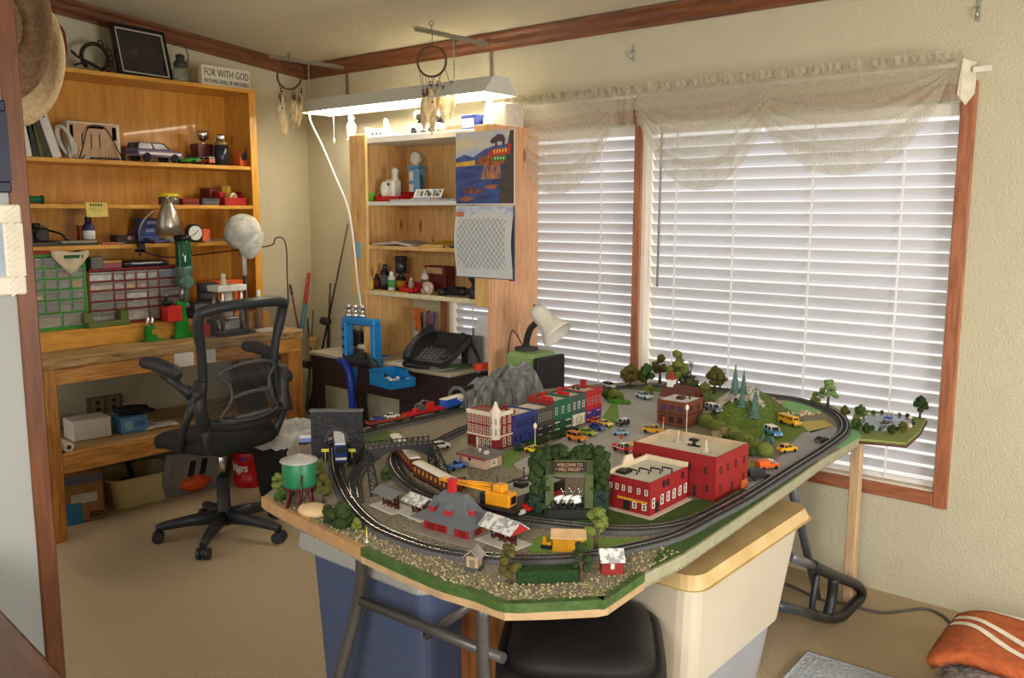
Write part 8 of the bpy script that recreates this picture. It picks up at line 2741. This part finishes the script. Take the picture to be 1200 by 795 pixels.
# ------------------------------------------------------------------ rolling stock
def wagon(name, label, p0, p1, w, h, col, roof, kind='box', cat='train car', group='rolling stock', z=.0155, stripe=None):
    c = (p0 + p1) / 2
    l = (p1 - p0).length
    t = thing(name, label, cat, (c.x, c.y, G + z), math.atan2((p1 - p0).y, (p1 - p0).x), group)
    hl, hw = l / 2, w / 2
    MB().bx(-hl, hl, -hw * .9, hw * .9, .008, .013).build('underframe', BLACK, t)
    for s in (-1, 1):
        b_ = MB().bx(s * hl * .68 - .012, s * hl * .68 + .012, -.009, .009, .003, .008)
        for a in (-.009, .009):
            for y in (-.0085, .0085):
                b_.cyl((s * hl * .68 + a, y - .001, .0045), (s * hl * .68 + a, y + .001, .0045), .0045, n=10)
        b_.build('bogie', DARK, t)
    m = mat(col, .4, var=.05)
    if kind in ('box', 'coach'):
        MB().bx(-hl, hl, -hw, hw, .013, h, bev=.002).build('car_body', m, t)
        n = 6
        pr = [(hw * 1.04 * math.cos(PI * k / n), h - .002 + .006 * math.sin(PI * k / n)) for k in range(n + 1)]
        MB().slab(pr, (-hl * 1.01, 0, 0), (0, 1, 0), (0, 0, 1), (l * 1.01, 0, 0)).build('roof', mat(roof, .5, var=.05), t)
        if kind == 'coach':
            for s in (-1, 1):
                for k in range(9):
                    x = -hl * .86 + k * hl * .215
                    MB().bx(x - .004, x + .004, s * hw - .0008, s * hw + .0008, h * .55, h * .8).build('window', mat((206, 140, 60), .2), t)
        elif stripe:
            for s in (-1, 1):
                MB().bx(-hl * .4, hl * .2, s * hw - .0008, s * hw + .0008, h * .55, h * .68).build('stripe', mat(stripe, .4), t)
    elif kind == 'flat':
        MB().bx(-hl, hl, -hw, hw, .013, .018, bev=.001).bx(-hl, hl, -hw, -hw + .003, .018, .024).bx(-hl, hl, hw - .003, hw, .018, .024).build('car_body', m, t)
    elif kind == 'loco':
        MB().slab([(-hl, .013), (hl, .013), (hl, .03), (hl * .86, .036), (hl * .74, h), (-hl, h)], (0, -hw, 0), (1, 0, 0), (0, 0, 1), (0, w, 0)).build('car_body', m, t)
        MB().slab([(-hl, h), (hl * .72, h), (hl * .7, h + .004), (-hl, h + .004)], (0, -hw * .9, 0), (1, 0, 0), (0, 0, 1), (0, w * .9, 0)).build('roof', mat(roof, .5), t)
        MB().slab([(hl * .87, .038), (hl * .77, h - .004), (hl * .77 + .001, h - .004), (hl * .87 + .001, .038)], (.001, -hw * .8, 0), (1, 0, 0), (0, 0, 1), (0, w * .8, 0)).build('windscreen', GLASSY, t)
        MB().bx(hl - .001, hl + .0015, -hw * .95, hw * .95, .02, .027).build('stripe', mat((226, 226, 226), .4), t)
    return t


w_ = wagon('boxcar', 'blue boxcar with a white roof entering the mountain tunnel', at(519, 487), at(569, 472), .036, .05, (30, 84, 180), (226, 216, 200), stripe=(200, 210, 230))
MB().bx(-.073, .073, -.0184, .0184, .036, .05).build('white_band', mat((220, 212, 198), .5), w_)
f1 = wagon('flatcar', 'red flatcar loaded with a grey wheeled engine behind the blue boxcar', at(474, 497), at(518, 487), .032, .03, (190, 26, 30), (0, 0, 0), 'flat')
t = thing('engine_load', 'red machine with grey wheels riding on the red flatcar', 'machine', f1.location + Vector((0, 0, .0185)), f1.rotation_euler.z, 'loads on the flatcars')
MB().bx(-.05, .05, -.012, .012, 0, .018, bev=.003).bx(.02, .05, -.01, .01, .016, .032, bev=.003).build('chassis', mat((196, 30, 32), .4), t)
MB().cyl((-.02, -.015, .018), (-.02, -.009, .018), .016, n=18).cyl((-.02, .009, .018), (-.02, .015, .018), .016, n=18).tube([(-.03, 0, .03), (0, 0, .042), (.03, .0, .034)], .005, 6).build('wheel', mat((100, 100, 102), .4, metal=.4), t)
f2 = wagon('flatcar', 'orange-edged flatcar carrying two little cars at the left back', at(430, 507), at(473, 498), .03, .03, (150, 60, 36), (0, 0, 0), 'flat')
for i, (x, c_, lab) in enumerate(((-.035, (60, 60, 140), 'blue toy car riding on the left end of the flatcar'), (.03, (206, 206, 196), 'silver toy car riding on the right end of the flatcar'))):
    q = f2.location + Vector((math.cos(f2.rotation_euler.z) * x, math.sin(f2.rotation_euler.z) * x, .0185))
    vehicle('toy_car', lab, 'toy car', q, f2.rotation_euler.z, .058, c_, 'sedan', group='loads on the flatcars')
wagon('passenger_coach', 'dark red passenger coach with a white roof under the bridge', at(463, 532), at(487, 562), .036, .052, (96, 40, 30), (206, 202, 190), 'coach')
wagon('passenger_coach', 'brown passenger coach with amber windows in front of the bridge', at(490, 566), at(536, 592), .036, .05, (92, 44, 26), (216, 210, 196), 'coach')
wagon('locomotive', 'blue and white locomotive coming out of the black tunnel portal', at(396, 520), at(400, 552), .036, .056, (34, 62, 130), (206, 214, 226), 'loco')
wagon('reefer_car', 'yellow wagon with a pale roof just behind the portal', at(419, 506), at(410, 531), .032, .055, (206, 170, 70), (226, 222, 214), group='rolling stock')
wagon('boxcar', 'pale blue and white wagon left of the black tunnel portal', at(352, 527), at(372, 526), .036, .03, (120, 136, 196), (206, 210, 226))
# rail crane
cp0, cp1 = at(563, 604), at(606, 613)
cr = wagon('rail_crane', 'orange-yellow rail crane with a long boom over the depot roof', cp0, cp1, .036, .02, (60, 50, 40), (0, 0, 0), 'flat', cat='crane')
YEL = mat((222, 150, 30), .4)
MB().bx(-.03, .045, -.022, .022, .026, .062, bev=.003).bx(-.01, .022, -.016, .016, .062, .082, bev=.003).build('cab', YEL, cr)
MB().bx(.046, .0475, -.012, .012, .034, .054).bx(-.012, -.0105, -.012, .012, .066, .078).build('cab_window', BLACK, cr)
bt0 = Vector((-.02, 0, .06))
bt1 = cr.matrix_world.inverted() @ Vector((0, 0, 0)) if False else None
an = math.atan2((at(530, 598) - at(585, 604)).y, (at(530, 598) - at(585, 604)).x) - cr.rotation_euler.z
d = Vector((math.cos(an), math.sin(an), .12))
bm = MB()
for s in (-1, 1):
    w2 = Vector((-math.sin(an), math.cos(an), 0)) * (.009 * s)
    bm.tube([bt0 + w2, bt0 + d * .15 + w2 * .5], .0035, 6)
    bm.tube([bt0 + w2 + Vector((0, 0, .016)), bt0 + d * .15 + w2 * .5], .0025, 6)
for k in range(6):
    bm.tube([bt0 + d * (.15 * k / 6) + Vector((-math.sin(an), math.cos(an), 0)) * .008, bt0 + d * (.15 * (k + 1) / 6) - Vector((-math.sin(an), math.cos(an), 0)) * .007], .002, 5)
bm.slab([(0, -.008), (.14, -.005), (.14, .005), (0, .008)], bt0 + Vector((0, 0, .004)), d.normalized(), Vector((-math.sin(an), math.cos(an), 0)), (0, 0, .004))
bm.build('boom', YEL, cr)
MB().tube([bt0 + d * .15, bt0 + d * .15 + Vector((0, 0, -.05))], .001, 4).build('hoist_cable', BLACK, cr)
q = at(664, 645)
o = thing('engine_shed', 'bright yellow shed with a tan roof on the grass beside the inner track', 'model shed', (q.x, q.y + .008, G + .002), rz=.62)
YS = mat((206, 148, 24), .5)
MB().bx(-.038, .038, -.024, .024, 0, .036).build('walls', YS, o)
ws = MB()
for k in range(12):
    ws.bx(-.037 + k * .0066, -.0355 + k * .0066, -.0255, -.024, .003, .036)
ws.build('board_battens', mat((180, 126, 20), .5), o)['kind'] = 'stuff'
MB().slab([(-.031, .034), (0, .046), (.031, .034), (.031, .037), (0, .0495), (-.031, .037)], (-.043, 0, 0), (0, 1, 0), (0, 0, 1), (.086, 0, 0)).build('roof', mat((206, 172, 128), .6), o)
q = at(641, 643)
o = thing('toy_bulldozer', 'little yellow bulldozer at the left of the yellow shed', 'toy bulldozer', (q.x, q.y, G + .002), rz=.4)
for s in (-1, 1):
    MB().bx(-.014, .014, s * .009 - .003, s * .009 + .003, 0, .01, bev=.003).build('track', BLACK, o)
MB().bx(-.012, .012, -.007, .007, .006, .015, bev=.002).bx(-.01, .0, -.006, .006, .015, .027, bev=.001).build('body', YS, o)
MB().bx(.017, .019, -.013, .013, 0, .012).build('blade', YS, o)

# ------------------------------------------------------------------ toy cars on the streets
CARS = [(627, 532, 0, .07, (236, 206, 20), 'sport', 'bright yellow sports car parked before the grey shop'),
        (611, 528, 10, .055, (70, 70, 78), 'sedan', 'dark grey car behind the bright yellow one'),
        (656, 529, 5, .062, (34, 34, 38), 'sport', 'black car behind the top of the hedge arch'),
        (676, 518, -5, .074, (226, 130, 30), 'suv', 'orange car at the near end of the parked row'),
        (689, 511, -5, .07, (150, 190, 30), 'sport', 'lime green car second in the parked row'),
        (700, 505, -8, .066, (40, 60, 140), 'sedan', 'dark blue car third in the parked row'),
        (709, 500, -10, .066, (232, 190, 60), 'sport', 'pale yellow car at the far end of the parked row'),
        (697, 497, -10, .055, (220, 90, 40), 'sedan', 'orange-red car behind the parked row'),
        (727, 511, 215, .06, (120, 160, 180), 'sedan', 'pale blue-grey car driving away from the parked row'),
        (731, 531, -12, .085, (190, 30, 40), 'classic', 'red and white classic car in the middle of the street'),
        (749, 524, 235, .07, (240, 190, 30), 'sport', 'yellow car behind the corner of the warehouse'),
        (765, 509, 10, .075, (206, 150, 30), 'pickup', 'black and yellow truck in front of the brown shop'),
        (729, 500, -100, .06, (30, 30, 34), 'suv', 'black and white police car on the back street'),
        (755, 468, -20, .085, (190, 214, 220), 'sport', 'pale white-blue coupe near the church'),
        (714, 456, -20, .065, (206, 206, 206), 'suv', 'white pickup with a red roof at the back left of the street'),
        (668, 537, 20, .04, (150, 40, 40), 'sedan', 'small dark red car behind the hedge arch'),
        (535, 551, 80, .065, (70, 120, 190), 'pickup', 'blue pickup on the pale road left of the hotel'),
        (517, 527, 70, .06, (220, 220, 220), 'suv', 'white car at the right end of the black bridge'),
        (538, 571, 10, .07, (140, 30, 34), 'truck', 'dark red truck with white trim near the diner'),
        (570, 533, 20, .06, (54, 50, 140), 'sedan', 'dark blue car behind the filling station roof'),
        (922, 531, 65, .072, (232, 170, 30), 'sedan', 'yellow car on the right-hand grey road'),
        (963, 519, 80, .062, (40, 42, 46), 'sport', 'black open car at the right end of the grey road'),
        (925, 499, -28, .10, (232, 170, 20), 'bus', 'yellow school bus on the grass beside the hill'),
        (888, 563, 60, .07, (40, 38, 40), 'truck', 'black toy dump truck by the right-hand track'),
        (899, 551, 60, .075, (226, 96, 30), 'truck', 'orange toy truck with a white cab ahead of the black one'),
        (906, 512, -40, .082, (60, 130, 170), 'suv', 'blue and white off-roader climbing down the hill'),
        (836, 484, -25, .075, (90, 100, 110), 'suv', 'grey and white off-roader between the hill and brown shop'),
        (911, 482, -60, .08, (214, 204, 206), 'box', 'white camper van behind the hill'),
        (905, 475, -60, .06, (206, 190, 120), 'box', 'cream truck behind the white camper')]
for x, y, rz, l, c_, st_, lab in CARS:
    q = at(x, y)
    z = G + .0035
    if 'off-roader' in lab:
        q = hill_hit(x, y)
        z = q.z + .003
    kw = {}
    if 'classic' in lab or 'off-roader' in lab:
        kw['roof'] = (232, 228, 222)
    if 'police' in lab or 'white cab' in lab:
        kw['roof'] = (226, 226, 226)
    if 'classic' in lab:
        kw['col2'] = (232, 228, 222)
    if 'red roof' in lab:
        kw['roof'] = (120, 30, 36)
    if 'camper' in lab:
        kw['roof'] = (190, 110, 120)
    t = vehicle('toy_bus' if st_ == 'bus' else 'toy_car', lab, 'toy bus' if st_ == 'bus' else 'toy car', (q.x, min(q.y, YB - .12), z), math.radians(rz), l, c_, st_, group='toy vehicles on the railway', **kw)
    if 'black toy dump' in lab:
        MB().slab([(-.036, .016), (.004, .016), (.01, .034), (-.04, .034)], (0, -.014, 0), (1, 0, 0), (0, 0, 1), (0, .028, 0)).build('dump_bed', BLACK, t)
    if 'orange toy truck' in lab:
        MB().slab([(-.036, .016), (.002, .016), (.006, .03), (-.04, .03)], (0, -.014, 0), (1, 0, 0), (0, 0, 1), (0, .028, 0)).build('dump_bed', mat((226, 96, 30), .4), t)
